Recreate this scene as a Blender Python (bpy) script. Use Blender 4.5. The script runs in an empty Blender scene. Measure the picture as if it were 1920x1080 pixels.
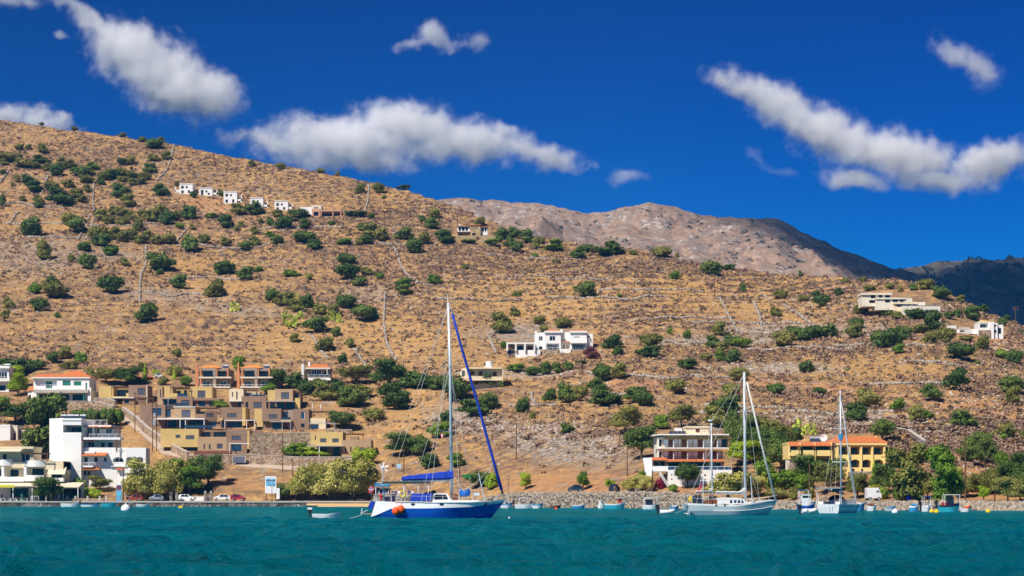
import bpy, bmesh, math, random
import numpy as np
from mathutils import Vector, Matrix

# ------------------------------------------------------------------ camera, sky, sun
FPX, CXP, YH, CAMH = 3733.0, 960.0, 934.0, 1.9      # focal length in photo pixels, principal column, horizon row, eye height
scene = bpy.context.scene
COL = scene.collection
cam_d = bpy.data.cameras.new('camera'); cam = bpy.data.objects.new('camera', cam_d); COL.objects.link(cam)
cam_d.sensor_width = 36.0; cam_d.lens = 36.0 * FPX / 1920.0
cam_d.shift_y = (YH - 540.0) / 1920.0
cam_d.clip_start = 1.0; cam_d.clip_end = 60000.0
cam.location = (0, 0, CAMH); cam.rotation_euler = (math.radians(90), 0, 0)
scene.camera = cam
SUN_EL, SUN_AZ = math.radians(47), math.radians(218)   # azimuth clockwise from +Y (view direction): behind the camera, to the left
SUN = Vector((math.sin(SUN_AZ) * math.cos(SUN_EL), math.cos(SUN_AZ) * math.cos(SUN_EL), math.sin(SUN_EL)))
world = bpy.data.worlds.new('World'); scene.world = world; world.use_nodes = True
wn = world.node_tree.nodes; wl = world.node_tree.links
wn.clear()
wo = wn.new('ShaderNodeOutputWorld'); wb = wn.new('ShaderNodeBackground'); sk = wn.new('ShaderNodeTexSky')
sk.sky_type = 'NISHITA'; sk.sun_disc = False; sk.sun_elevation = SUN_EL; sk.sun_rotation = SUN_AZ
sk.altitude = 0; sk.air_density = 1.0; sk.dust_density = 0.0; sk.ozone_density = 3.0
hs = wn.new('ShaderNodeMix'); hs.data_type = 'RGBA'; hs.blend_type = 'MULTIPLY'; hs.inputs[0].default_value = 1.0
hs.inputs[7].default_value = (0.0006, 0.0235, 0.0445, 1)
gm = wn.new('ShaderNodeGamma'); gm.inputs[1].default_value = 2.5
ck = wn.new('ShaderNodeMix'); ck.data_type = 'RGBA'; ck.blend_type = 'DARKEN'; ck.inputs[0].default_value = 1.0; ck.inputs[7].default_value = (8.5, 8.5, 8.5, 1)
wl.new(sk.outputs[0], ck.inputs[6]); wl.new(ck.outputs[2], gm.inputs[0]); wl.new(gm.outputs[0], hs.inputs[6]); wl.new(hs.outputs[2], wb.inputs[0]); wb.inputs[1].default_value = 0.07
wl.new(wb.outputs[0], wo.inputs[0])
sun_d = bpy.data.lights.new('sun', 'SUN'); sun_d.energy = 5.0; sun_d.angle = math.radians(0.53); sun_d.color = (1.0, 0.93, 0.82)
sun = bpy.data.objects.new('sun', sun_d); COL.objects.link(sun); sun.rotation_euler = SUN.to_track_quat('Z', 'Y').to_euler()
sun.location = (0, 0, 400)
scene.view_settings.view_transform = 'Standard'; scene.view_settings.look = 'None'
scene.view_settings.exposure = 0.36; scene.view_settings.gamma = 1.0
scene.cycles.max_bounces = 12; scene.cycles.diffuse_bounces = 3; scene.cycles.glossy_bounces = 3; scene.cycles.volume_bounces = 12; scene.cycles.transparent_max_bounces = 16
scene.cycles.volume_step_rate = 1.0; scene.cycles.volume_max_steps = 64
random.seed(7); rng = np.random.default_rng(11)

# ------------------------------------------------------------------ small helpers
def PT(u, v, Y):                       # photo pixel at a distance -> point in the place
    return Vector(((u - CXP) * Y / FPX, Y, CAMH + (YH - v) * Y / FPX))
def tag(o, label=None, cat=None, group=None, kind=None):
    if label: o['label'] = label
    if cat: o['category'] = cat
    if group: o['group'] = group
    if kind: o['kind'] = kind
    return o
def empty(name, loc=(0, 0, 0), rz=0.0, parent=None):
    o = bpy.data.objects.new(name, None); COL.objects.link(o); o.location = loc; o.rotation_euler = (0, 0, rz)
    o.empty_display_size = 0.2
    if parent: o.parent = parent
    return o
def linkmesh(name, me, mat=None, parent=None, loc=None, rz=0.0):
    o = bpy.data.objects.new(name, me); COL.objects.link(o)
    if mat is not None and not me.materials: me.materials.append(mat)
    if parent: o.parent = parent
    if loc is not None: o.location = loc
    if rz: o.rotation_euler = (0, 0, rz)
    return o
def np_mesh(name, verts, faces_flat, sizes, smooth=False):
    """fast mesh from numpy: verts (n,3), flat loop indices, loops per face"""
    me = bpy.data.meshes.new(name)
    verts = np.asarray(verts, dtype=np.float32); faces_flat = np.asarray(faces_flat, dtype=np.int32); sizes = np.asarray(sizes, dtype=np.int32)
    me.vertices.add(len(verts)); me.vertices.foreach_set('co', verts.ravel())
    me.loops.add(len(faces_flat)); me.loops.foreach_set('vertex_index', faces_flat)
    me.polygons.add(len(sizes)); st = np.zeros(len(sizes), dtype=np.int32); st[1:] = np.cumsum(sizes)[:-1]
    me.polygons.foreach_set('loop_start', st); me.polygons.foreach_set('loop_total', sizes)
    if smooth: me.polygons.foreach_set('use_smooth', np.ones(len(sizes), dtype=bool))
    me.update(calc_edges=True); me.validate()
    return me
class MB:
    """collects boxes, quads and tubes into ONE mesh"""
    def __init__(s): s.v = []; s.f = []
    def quad(s, *pts):
        n = len(s.v); s.v += [tuple(p) for p in pts]; s.f.append(tuple(range(n, n + len(pts)))); return s
    def box(s, x0, x1, y0, y1, z0, z1):
        n = len(s.v)
        s.v += [(x0, y0, z0), (x1, y0, z0), (x1, y1, z0), (x0, y1, z0), (x0, y0, z1), (x1, y0, z1), (x1, y1, z1), (x0, y1, z1)]
        for q in ((0, 3, 2, 1), (4, 5, 6, 7), (0, 1, 5, 4), (1, 2, 6, 5), (2, 3, 7, 6), (3, 0, 4, 7)): s.f.append(tuple(n + i for i in q))
        return s
    def tube(s, pts, r, seg=6, r1=None, cap=True):
        pts = [Vector(p) for p in pts]; m = len(pts); n = len(s.v)
        for i, p in enumerate(pts):
            d = (pts[min(i + 1, m - 1)] - pts[max(i - 1, 0)])
            if d.length < 1e-9: d = Vector((0, 0, 1))
            d.normalize(); a = d.cross(Vector((0, 0, 1)) if abs(d.z) < 0.9 else Vector((1, 0, 0))).normalized(); b = d.cross(a)
            rr = r if r1 is None else r + (r1 - r) * i / max(m - 1, 1)
            for k in range(seg):
                t = 2 * math.pi * k / seg; s.v.append(tuple(p + a * (rr * math.cos(t)) + b * (rr * math.sin(t))))
        for i in range(m - 1):
            for k in range(seg):
                k2 = (k + 1) % seg; s.f.append((n + i * seg + k, n + i * seg + k2, n + (i + 1) * seg + k2, n + (i + 1) * seg + k))
        if cap:
            s.f.append(tuple(n + k for k in range(seg))[::-1]); s.f.append(tuple(n + (m - 1) * seg + k for k in range(seg)))
        return s
    def ball(s, c, rx, ry=None, rz=None, n=8):
        ry = ry or rx; rz = rz or rx; b = len(s.v); st = n // 2
        for i in range(st + 1):
            th = math.pi * i / st
            for k in range(n):
                ph = 2 * math.pi * k / n
                s.v.append((c[0] + rx * math.sin(th) * math.cos(ph), c[1] + ry * math.sin(th) * math.sin(ph), c[2] + rz * math.cos(th)))
        for i in range(st):
            for k in range(n):
                k2 = (k + 1) % n; s.f.append((b + i * n + k, b + (i + 1) * n + k, b + (i + 1) * n + k2, b + i * n + k2))
        return s
    def mesh(s, name, smooth=False):
        me = bpy.data.meshes.new(name); me.from_pydata(s.v, [], s.f)
        if smooth: me.polygons.foreach_set('use_smooth', np.ones(len(me.polygons), dtype=bool))
        me.update(); return me
    def build(s, name, mat, parent=None, smooth=False, loc=None, rz=0.0):
        return linkmesh(name, s.mesh(name, smooth), mat, parent, loc, rz)
def interp(x, pts):
    a = np.array(pts, dtype=float); return np.interp(x, a[:, 0], a[:, 1])
def _hash(ix, iy, seed):
    h = (ix.astype(np.int64) * 374761393 + iy.astype(np.int64) * 668265263 + seed * 982451653) & 0x7fffffff
    h = ((h ^ (h >> 13)) * 1274126177) & 0x7fffffff
    return ((h ^ (h >> 16)) & 0xffff) / 65535.0
def vnoise(x, y, seed=0):
    x = np.asarray(x, dtype=float); y = np.asarray(y, dtype=float)
    ix = np.floor(x).astype(np.int64); iy = np.floor(y).astype(np.int64); fx = x - ix; fy = y - iy
    fx = fx * fx * (3 - 2 * fx); fy = fy * fy * (3 - 2 * fy)
    a = _hash(ix, iy, seed); b = _hash(ix + 1, iy, seed); c = _hash(ix, iy + 1, seed); d = _hash(ix + 1, iy + 1, seed)
    return (a + (b - a) * fx) * (1 - fy) + (c + (d - c) * fx) * fy
def fbm(x, y, seed=0, oct=4):
    t = 0.0; a = 0.5; s = 0.0
    for o in range(oct):
        t = t + a * vnoise(np.asarray(x) * 2 ** o, np.asarray(y) * 2 ** o, seed + o * 17); s += a; a *= 0.5
    return t / s

# ------------------------------------------------------------------ materials
MATS = {}
def nodes_mat(name):
    m = bpy.data.materials.new(name); m.use_nodes = True; return m, m.node_tree.nodes, m.node_tree.links
def mat(name, col, rough=0.7, metal=0.0, var=0.12, scale=0.8, bump=0.0, bscale=6.0, spec=0.3, wear=None):
    """plain surface with uneven tone (noise in object space), fine relief and optional wear colour"""
    if name in MATS: return MATS[name]
    m, n, l = nodes_mat(name); b = n['Principled BSDF']; MATS[name] = m
    b.inputs['Roughness'].default_value = rough; b.inputs['Metallic'].default_value = metal; b.inputs['Specular IOR Level'].default_value = spec
    tc = n.new('ShaderNodeTexCoord'); nz = n.new('ShaderNodeTexNoise'); nz.inputs['Scale'].default_value = scale; nz.inputs['Detail'].default_value = 6
    nz.inputs['Roughness'].default_value = 0.65
    l.new(tc.outputs['Object'], nz.inputs['Vector'])
    rp = n.new('ShaderNodeValToRGB'); rp.color_ramp.elements[0].position = 0.3; rp.color_ramp.elements[1].position = 0.7
    c = Vector(col[:3]); lo = wear if wear else tuple(c * (1 - var)); hi = tuple(min(1, x * (1 + var)) for x in c)
    rp.color_ramp.elements[0].color = (*lo, 1); rp.color_ramp.elements[1].color = (*hi, 1)
    if wear: rp.color_ramp.elements[0].position = 0.22; rp.color_ramp.elements[1].position = 0.42
    l.new(nz.outputs['Fac'], rp.inputs[0]); l.new(rp.outputs[0], b.inputs['Base Color'])
    if bump > 0:
        n2 = n.new('ShaderNodeTexNoise'); n2.inputs['Scale'].default_value = bscale; n2.inputs['Detail'].default_value = 4; l.new(tc.outputs['Object'], n2.inputs['Vector'])
        bp = n.new('ShaderNodeBump'); bp.inputs['Strength'].default_value = 1.0; bp.inputs['Distance'].default_value = bump
        l.new(n2.outputs['Fac'], bp.inputs['Height']); l.new(bp.outputs[0], b.inputs['Normal'])
    return m
# ------------------------------------------------------------------ terrain: shore, quay and the near hill
SHORE_V = [(-700, 950), (0, 950), (700, 950), (960, 951.5), (1200, 953.5), (1400, 955), (1600, 956.5), (1920, 958), (2700, 959)]
RIDGE_V = [(-700, 150), (-300, 190), (0, 226), (130, 242), (300, 266), (420, 291), (600, 323), (700, 347), (800, 370), (870, 390), (920, 412), (980, 434), (1100, 454), (1200, 468), (1300, 489), (1400, 508), (1500, 518), (1600, 523), (1700, 530), (1750, 541), (1800, 562), (1850, 586), (1920, 612), (2100, 660), (2700, 760)]
RIDGE_Y = [(-700, 1080), (0, 1050), (400, 990), (900, 860), (1200, 790), (1500, 750), (1750, 690), (1920, 640), (2700, 520)]
QUAY_Z = [(-700, 1.15), (700, 1.15), (760, 1.0), (900, 1.6), (960, 2.9), (1250, 2.9), (1330, 2.0), (1450, 1.3), (2700, 1.3)]
POW = [(-700, 1.3), (700, 1.3), (1100, 1.2), (1500, 1.1), (2700, 1.1)]
ROADW = 11.0
PADS = [(112, 752, 75), (180, 925, 110), (60, 905, 80), (240, 757, 50), (345, 762, 65), (320, 803, 70), (440, 804, 45), (380, 850, 90), (470, 768, 50), (530, 768, 45), (510, 808, 60), (600, 805, 40), (640, 857, 70), (398, 728, 45), (476, 728, 45), (592, 720, 40), (903, 730, 55), (1035, 663, 95), (345, 363, 20), (388, 368, 25), (437, 383, 25), (486, 392, 25), (532, 396, 25), (605, 408, 45), (885, 452, 45), (1690, 590, 85), (1840, 632, 60), (1290, 890, 95), (1570, 890, 100), (10, 735, 30), (300, 810, 70), (520, 866, 110)]
def shore_y(u): return CAMH * FPX / (interp(u, SHORE_V) - YH)
def quay_z(u): return interp(u, QUAY_Z)
def hill_y3(u): return shore_y(u) + 0.6 + ROADW
def hill_v3(u): return YH - (quay_z(u) + 0.1 - CAMH) * FPX / hill_y3(u)
def terr_y(u, v):                      # distance at which the line of sight (u, v) meets the hillside
    v3 = hill_v3(u); t = np.clip((v3 - v) / (v3 - interp(u, RIDGE_V)), 0.0, 1.0)
    return hill_y3(u) + (interp(u, RIDGE_Y) - hill_y3(u)) * t ** interp(u, POW)
def relief(x, y, z):
    big = (fbm(x / 60, y / 60, 3, 3) - 0.5) * 4.0
    mid = (fbm(x / 9, y / 9, 5, 4) - 0.5) * 1.6
    hz = z + (fbm(x / 70, y / 70, 9, 2) - 0.5) * 7
    ph = (hz / 2.6) % 1.0                                    # old terraces: a flat tread and a short riser
    ter = (np.where(ph < 0.72, ph * 0.35, 0.252 + (ph - 0.72) * (0.748 / 0.28)) - ph) * 2.6
    mask = np.clip((fbm(x / 110, y / 110, 21, 2) - 0.36) * 5, 0, 1)
    return big + mid + ter * mask * 0.75
def profile_z(u, Y):                   # smooth ground height on the column u at distance Y
    u = np.asarray(u, dtype=float); Y = np.asarray(Y, dtype=float)
    y0 = shore_y(u); y3 = hill_y3(u); ys = interp(u, RIDGE_Y); v3 = hill_v3(u); vs = interp(u, RIDGE_V)
    t = np.clip((Y - y3) / (ys - y3), 0, None); tt = np.minimum(t, 1.0)
    v = v3 + (vs - v3) * tt ** (1 / interp(u, POW)); z = CAMH + (YH - v) * np.minimum(Y, ys) / FPX
    back = np.maximum(Y - ys, 0); z = z - 0.0010 * back ** 2 * np.clip(1 - back / 900, 0.2, 1) * 0.35 + 0.12 * np.minimum(back, 25) * 0
    q = quay_z(u); z = np.where(Y < y3, q + 0.1 * np.clip((Y - y0 - 0.6) / ROADW, 0, 1), z)
    z = np.where(Y < y0 + 0.6, np.where(Y < y0 + 0.3, -3.0, q), z)
    amp = np.clip((Y - y3) / 40, 0, 1)
    for (pu, pv, pw) in PADS:                                 # levelled plots around the houses
        py = float(terr_y(pu, pv)); d2 = ((u - pu) / pw) ** 2 + ((Y - py - 4) / 22.0) ** 2
        amp = amp * (1 - np.exp(-d2 ** 2))
    return z, amp
def ground_z(X, Y):
    u = CXP + FPX * np.asarray(X) / np.asarray(Y); z, a = profile_z(u, Y)
    return z + relief(np.asarray(X, dtype=float), np.asarray(Y, dtype=float), z) * a
def on_hill(u, v):                     # the point of the place seen at pixel (u, v)
    Y = float(terr_y(u, v)); X = (u - CXP) * Y / FPX
    return Vector((X, Y, float(ground_z(X, Y)))), Y / FPX      # point, metres per photo pixel there
# rows of the sheet: sea bed, quay foot and top, road, hillside (even in sight height), behind the ridge
U = np.concatenate([np.linspace(-700, -60, 90)[:-1], np.linspace(-60, 1980, 980), np.linspace(1980, 2700, 90)[1:]])
NT = 430; T = np.linspace(0, 1, NT)
rowsY = [shore_y(U) - 6, shore_y(U) + 0.05, shore_y(U) + 0.62, shore_y(U) + 0.6 + ROADW * 0.5]
y3 = hill_y3(U); ys = interp(U, RIDGE_Y)
for t in T: rowsY.append(y3 + (ys - y3) * t ** interp(U, POW))
for b in (6, 14, 26, 44, 70, 110, 170, 260, 380, 520, 680): rowsY.append(ys + b)
GY = np.array(rowsY); GU = np.broadcast_to(U, GY.shape); GX = (GU - CXP) * GY / FPX
GZ = ground_z(GX, GY); GZ[0] = -4.0; GZ[1] = -1.2
# ground cover weights: bare red earth, scree of grey stones, lush golden grass (what the ground is made of)
GV = YH - (GZ - CAMH) * FPX / GY
BW = (fbm(GU / 35, GV / 22, 31, 3) - 0.5) * 0.9
def blob(cx, cy, rx, ry, ang=0.0, soft=0.45):
    a = math.radians(ang); dx = GU - cx; dy = GV - cy; w = BW
    d = np.sqrt(((dx * math.cos(a) + dy * math.sin(a)) / rx) ** 2 + ((-dx * math.sin(a) + dy * math.cos(a)) / ry) ** 2) + w
    return np.clip((1 + soft - d) / (2 * soft), 0, 1)
red = np.zeros_like(GZ); grey = np.zeros_like(GZ); gold = np.zeros_like(GZ)
for a in [(1080, 905, 130, 24, 0), (430, 905, 60, 8, 8), (1200, 722, 130, 10, 0), (1420, 716, 120, 7, 4), (1560, 728, 90, 9, 6), (1810, 760, 100, 16, 14), (1880, 790, 60, 14, 25), (400, 385, 70, 12, 12), (1860, 640, 60, 10, 10),
          (1640, 905, 60, 30, 0), (1800, 925, 100, 12, 0), (1480, 925, 40, 12, 0), (1260, 920, 50, 22, 0), (600, 900, 50, 8, 0), (1840, 870, 70, 20, 0), (120, 815, 60, 20, 0)]: red = np.maximum(red, blob(*a) * 0.8)
for a in [(1060, 838, 115, 34, 8), (870, 790, 70, 24, 10), (1690, 800, 90, 14, 18), (1560, 790, 130, 10, 4), (980, 625, 80, 14, 0), (1330, 640, 120, 10, 0), (1450, 690, 130, 9, 0), (330, 555, 110, 14, 5), (440, 580, 100, 10, 5), (60, 480, 120, 30, 0), (1000, 700, 50, 9, 0), (690, 550, 60, 14, 0), (1500, 620, 150, 12, 0), (200, 480, 90, 8, 0), (1790, 800, 80, 10, 10), (1330, 800, 60, 8, 0)]: grey = np.maximum(grey, blob(*a) * (0.55 if a[1] < 600 else 1.0))
for a in [(360, 495, 120, 12, 0), (420, 540, 90, 16, 0), (110, 425, 100, 10, 0), (760, 640, 170, 40, 5), (780, 760, 60, 60, 0), (1000, 560, 200, 40, 0), (600, 640, 160, 30, 0), (1350, 560, 180, 40, 5), (250, 870, 60, 40, 40), (1650, 690, 160, 20, 0), (250, 820, 30, 30, 0), (640, 830, 90, 60, 0), (940, 690, 60, 30, 0)]: gold = np.maximum(gold, blob(*a) * 0.8)
nr, nc = GY.shape
V = np.stack([GX, GY, GZ], -1).reshape(-1, 3)
idx = np.arange(nr * nc).reshape(nr, nc)
F = np.stack([idx[:-1, :-1], idx[:-1, 1:], idx[1:, 1:], idx[1:, :-1]], -1).reshape(-1, 4)
hill_me = np_mesh('hillside', V, F.ravel(), np.full(len(F), 4), smooth=True)
for nm, arr in (('red', red), ('grey', grey), ('gold', gold)):
    at = hill_me.attributes.new(nm, 'FLOAT', 'POINT'); at.data.foreach_set('value', arr.ravel().astype(np.float32))
def ground_material(name, gold, brown, greyc, redc, sc=1.0, rocks=0.5):
    m, n, l = nodes_mat(name); b = n['Principled BSDF']; b.inputs['Roughness'].default_value = 0.95; b.inputs['Specular IOR Level'].default_value = 0.08
    tc = n.new('ShaderNodeTexCoord')
    def noise(scale, detail, rough=0.6):
        z = n.new('ShaderNodeTexNoise'); z.inputs['Scale'].default_value = scale * sc; z.inputs['Detail'].default_value = detail; z.inputs['Roughness'].default_value = rough
        l.new(tc.outputs['Object'], z.inputs['Vector']); return z.outputs['Fac']
    def ramp(fac, p0, p1, c0=(0, 0, 0, 1), c1=(1, 1, 1, 1)):
        r = n.new('ShaderNodeValToRGB'); r.color_ramp.elements[0].position = p0; r.color_ramp.elements[1].position = p1
        r.color_ramp.elements[0].color = c0; r.color_ramp.elements[1].color = c1; l.new(fac, r.inputs[0]); return r.outputs[0]
    def mix(fac, a, c, mode='MIX'):
        x = n.new('ShaderNodeMix'); x.data_type = 'RGBA'; x.blend_type = mode
        if isinstance(fac, float): x.inputs[0].default_value = fac
        else: l.new(fac, x.inputs[0])
        for s, val in ((6, a), (7, c)):
            if isinstance(val, tuple): x.inputs[s].default_value = (*val, 1)
            else: l.new(val, x.inputs[s])
        return x.outputs[2]
    def math_(op, a, c):
        x = n.new('ShaderNodeMath'); x.operation = op; x.use_clamp = True
        for s, val in ((0, a), (1, c)):
            if isinstance(val, float): x.inputs[s].default_value = val
            else: l.new(val, x.inputs[s])
        return x.outputs[0]
    def attr(nm):
        a = n.new('ShaderNodeAttribute'); a.attribute_name = nm; return a.outputs['Fac']
    c = mix(ramp(noise(0.9, 6, 0.7), 0.38, 0.64), tuple(x * 0.62 for x in gold), gold)            # dry grass, uneven
    scrub = math_('MULTIPLY', ramp(noise(0.33, 7, 0.72), 0.40, 0.54), math_('SUBTRACT', 1.0, math_('MULTIPLY', attr('gold'), 0.8)))
    c = mix(math_('MULTIPLY', scrub, ramp(noise(0.035, 4), 0.25, 0.62, (0.35, 0.35, 0.35, 1))), c, mix(ramp(noise(2.2, 4), 0.35, 0.65), tuple(x * 0.6 for x in brown), brown))
    rd = math_('ADD', attr('red'), ramp(noise(0.05, 5, 0.6), 0.66, 0.8)); rd = math_('MULTIPLY', rd, ramp(noise(0.5, 5, 0.7), 0.32, 0.6))
    c = mix(rd, c, mix(ramp(noise(1.5, 4), 0.3, 0.7), tuple(x * 0.7 for x in redc), redc))
    vo = n.new('ShaderNodeTexVoronoi'); vo.inputs['Scale'].default_value = 0.75 * sc; vo.inputs['Randomness'].default_value = 1.0; l.new(tc.outputs['Object'], vo.inputs['Vector'])
    stone = mix(ramp(vo.outputs['Distance'], 0.1, 0.75), greyc, tuple(x * 0.35 for x in greyc))
    st = math_('ADD', ramp(noise(0.16, 7, 0.78), 0.60 - 0.06 * rocks, 0.66 - 0.06 * rocks), attr('grey')); st = math_('MULTIPLY', st, ramp(noise(0.8, 5, 0.7), 0.40, 0.52))
    c = mix(st, c, stone)
    l.new(c, b.inputs['Base Color'])
    bp = n.new('ShaderNodeBump'); bp.inputs['Strength'].default_value = 0.9; bp.inputs['Distance'].default_value = 0.28 / sc
    l.new(noise(1.3, 8, 0.75), bp.inputs['Height']); l.new(bp.outputs[0], b.inputs['Normal'])
    return m
GROUND = ground_material('dry_hillside', (0.58, 0.345, 0.135), (0.225, 0.142, 0.100), (0.47, 0.41, 0.36), (0.56, 0.28, 0.135))
hill = linkmesh('hillside', hill_me, GROUND); tag(hill, kind='structure')

# ------------------------------------------------------------------ far mountains
def ridge_mesh(name, pts, Yd, base_v, depth, u0, u1, seed, amp, nu=420, nv=110):
    Uu = np.linspace(u0, u1, nu); vs = interp(Uu, pts); rows = []
    rows_t = np.concatenate([np.linspace(0, 1, nv), 1 + np.linspace(0.05, 0.6, 10)])
    Yr = interp(Uu, Yd) if isinstance(Yd, list) else np.full(nu, float(Yd))
    VV = []
    for t in rows_t:
        Y = Yr - depth * (1 - min(t, 1)) + max(t - 1, 0) * depth * 1.2
        zr = CAMH + (YH - vs) * Yr / FPX; zb = CAMH + (YH - base_v) * (Yr - depth) / FPX
        z = zb + (zr - zb) * (min(t, 1) ** 0.9) if t <= 1 else zr - (t - 1) * (zr - zb) * 1.1
        X = (Uu - CXP) * Y / FPX
        gul = (np.abs(fbm(X / 190, Y / 320, seed, 4) - 0.5) * 2) * amp * (math.sin(math.pi * min(t, 1)) ** 0.7 if t < 1 else 0)
        small = (fbm(X / 38, Y / 38, seed + 3, 4) - 0.5) * amp * 0.42
        VV.append(np.stack([X, Y, z - gul + small * (1 if t < 0.97 else 0.45)], -1))
    VV = np.array(VV); a, c = VV.shape[:2]; ix = np.arange(a * c).reshape(a, c)
    Ff = np.stack([ix[:-1, :-1], ix[:-1, 1:], ix[1:, 1:], ix[1:, :-1]], -1).reshape(-1, 4)
    return np_mesh(name, VV.reshape(-1, 3), Ff.ravel(), np.full(len(Ff), 4), smooth=True), VV
FAR = ground_material('far_mountain', (0.46, 0.31, 0.215), (0.26, 0.18, 0.14), (0.54, 0.46, 0.41), (0.46, 0.23, 0.145), sc=0.22, rocks=1.6)
m1, MV1 = ridge_mesh('mountain', [(500, 420), (700, 385), (820, 374), (890, 371), (940, 379), (1000, 381), (1060, 391), (1105, 404), (1150, 393), (1190, 382), (1215, 378), (1250, 386), (1300, 399), (1380, 406), (1455, 411), (1490, 428), (1530, 448), (1600, 478), (1660, 497), (1720, 516), (1800, 560), (1950, 640)], 2300, 640, 1100, 500, 1950, 51, 80)
mountain = linkmesh('mountain', m1, FAR); tag(mountain, kind='structure')
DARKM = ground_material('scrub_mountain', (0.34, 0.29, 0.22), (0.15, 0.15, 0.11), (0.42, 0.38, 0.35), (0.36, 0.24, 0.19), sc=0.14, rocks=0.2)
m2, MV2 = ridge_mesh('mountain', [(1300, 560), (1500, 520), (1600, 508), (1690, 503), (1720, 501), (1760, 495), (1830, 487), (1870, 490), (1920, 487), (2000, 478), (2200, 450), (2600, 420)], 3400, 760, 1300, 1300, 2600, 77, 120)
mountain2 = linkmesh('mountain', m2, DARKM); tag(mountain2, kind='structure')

# ------------------------------------------------------------------ sea: a real wave surface near the eye, flat sheet to the horizon
def sea_mesh():
    rows = np.concatenate([np.geomspace(12, 150, 330), np.geomspace(150, 460, 130)[1:]])
    Us = np.linspace(-700, 2620, 560); VV = []
    g = np.random.default_rng(5); waves = []
    for i in range(40):
        lam = 0.7 * (8 / 0.7) ** g.random(); th = math.radians(68 + g.normal() * 30); waves.append((2 * math.pi / lam, th, 0.036 * lam ** 0.85, g.random() * 6.28))
    for Y in rows:
        X = (Us - CXP) * Y / FPX * np.ones_like(Us); z = np.zeros_like(X); px = np.interp(Y, [20, 460], [0.3, 6.0])
        wx = X + (fbm(X / 7, np.full_like(X, Y / 7), 61, 2) - 0.5) * 6; wy = Y + (fbm(X / 6, np.full_like(X, Y / 6), 62, 2) - 0.5) * 6
        for k, th, a, ph in waves:
            fade = 1.0 if Y < 110 else max(0.06, 1 - (Y - 110) / 85)
            s = np.sin((wx * math.cos(th) + wy * math.sin(th)) * k + ph); z = z + a * fade * (0.5 * s + 0.5 - 0.9 * np.abs(s) ** 1.6)
        z = z * (0.55 + 0.9 * fbm(X / 14, np.full_like(X, Y / 20), 66, 2)) + 0.02
        VV.append(np.stack([X, np.full_like(X, Y), np.clip(z, -0.5, 0.45)], -1))
    VV = np.array(VV); a, c = VV.shape[:2]; ix = np.arange(a * c).reshape(a, c)
    Ff = np.stack([ix[:-1, :-1], ix[:-1, 1:], ix[1:, 1:], ix[1:, :-1]], -1).reshape(-1, 4)
    return np_mesh('sea', VV.reshape(-1, 3), Ff.ravel(), np.full(len(Ff), 4), smooth=True)
def sea_material():
    m, n, l = nodes_mat('sea_water'); n.remove(n['Principled BSDF']); out = n['Material Output']
    tc = n.new('ShaderNodeTexCoord')
    z = n.new('ShaderNodeTexNoise'); z.inputs['Scale'].default_value = 0.045; z.inputs['Detail'].default_value = 5; l.new(tc.outputs['Object'], z.inputs['Vector'])
    r = n.new('ShaderNodeValToRGB'); r.color_ramp.elements[0].position = 0.35; r.color_ramp.elements[1].position = 0.65
    r.color_ramp.elements[0].color = (0.001, 0.135, 0.185, 1); r.color_ramp.elements[1].color = (0.001, 0.195, 0.235, 1); l.new(z.outputs['Fac'], r.inputs[0])
    w = n.new('ShaderNodeTexNoise'); w.inputs['Scale'].default_value = 1.2; w.inputs['Detail'].default_value = 9; w.inputs['Roughness'].default_value = 0.72; l.new(tc.outputs['Object'], w.inputs['Vector'])
    w2 = n.new('ShaderNodeTexNoise'); w2.inputs['Scale'].default_value = 0.5; w2.inputs['Detail'].default_value = 5; l.new(tc.outputs['Object'], w2.inputs['Vector'])
    ad = n.new('ShaderNodeMath'); ad.operation = 'MULTIPLY_ADD'; ad.inputs[1].default_value = 0.7; l.new(w2.outputs['Fac'], ad.inputs[0]); l.new(w.outputs['Fac'], ad.inputs[2])
    bp = n.new('ShaderNodeBump'); bp.inputs['Strength'].default_value = 1.0; bp.inputs['Distance'].default_value = 0.8; l.new(ad.outputs[0], bp.inputs['Height'])
    df = n.new('ShaderNodeBsdfDiffuse'); l.new(r.outputs[0], df.inputs['Color']); l.new(bp.outputs[0], df.inputs['Normal'])
    gl = n.new('ShaderNodeBsdfGlossy'); gl.inputs['Roughness'].default_value = 0.03; gl.inputs['Color'].default_value = (0.25, 0.72, 0.95, 1); l.new(bp.outputs[0], gl.inputs['Normal'])
    fr = n.new('ShaderNodeFresnel'); fr.inputs['IOR'].default_value = 1.33; l.new(bp.outputs[0], fr.inputs['Normal'])
    mu = n.new('ShaderNodeMath'); mu.operation = 'MULTIPLY'; mu.inputs[1].default_value = 0.9; mu.use_clamp = True; l.new(fr.outputs[0], mu.inputs[0])
    mx = n.new('ShaderNodeMixShader'); l.new(mu.outputs[0], mx.inputs[0]); l.new(df.outputs[0], mx.inputs[1]); l.new(gl.outputs[0], mx.inputs[2]); l.new(mx.outputs[0], out.inputs['Surface'])
    return m
SEA = sea_material()
sea = linkmesh('sea', sea_mesh(), SEA); tag(sea, kind='structure')
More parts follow.
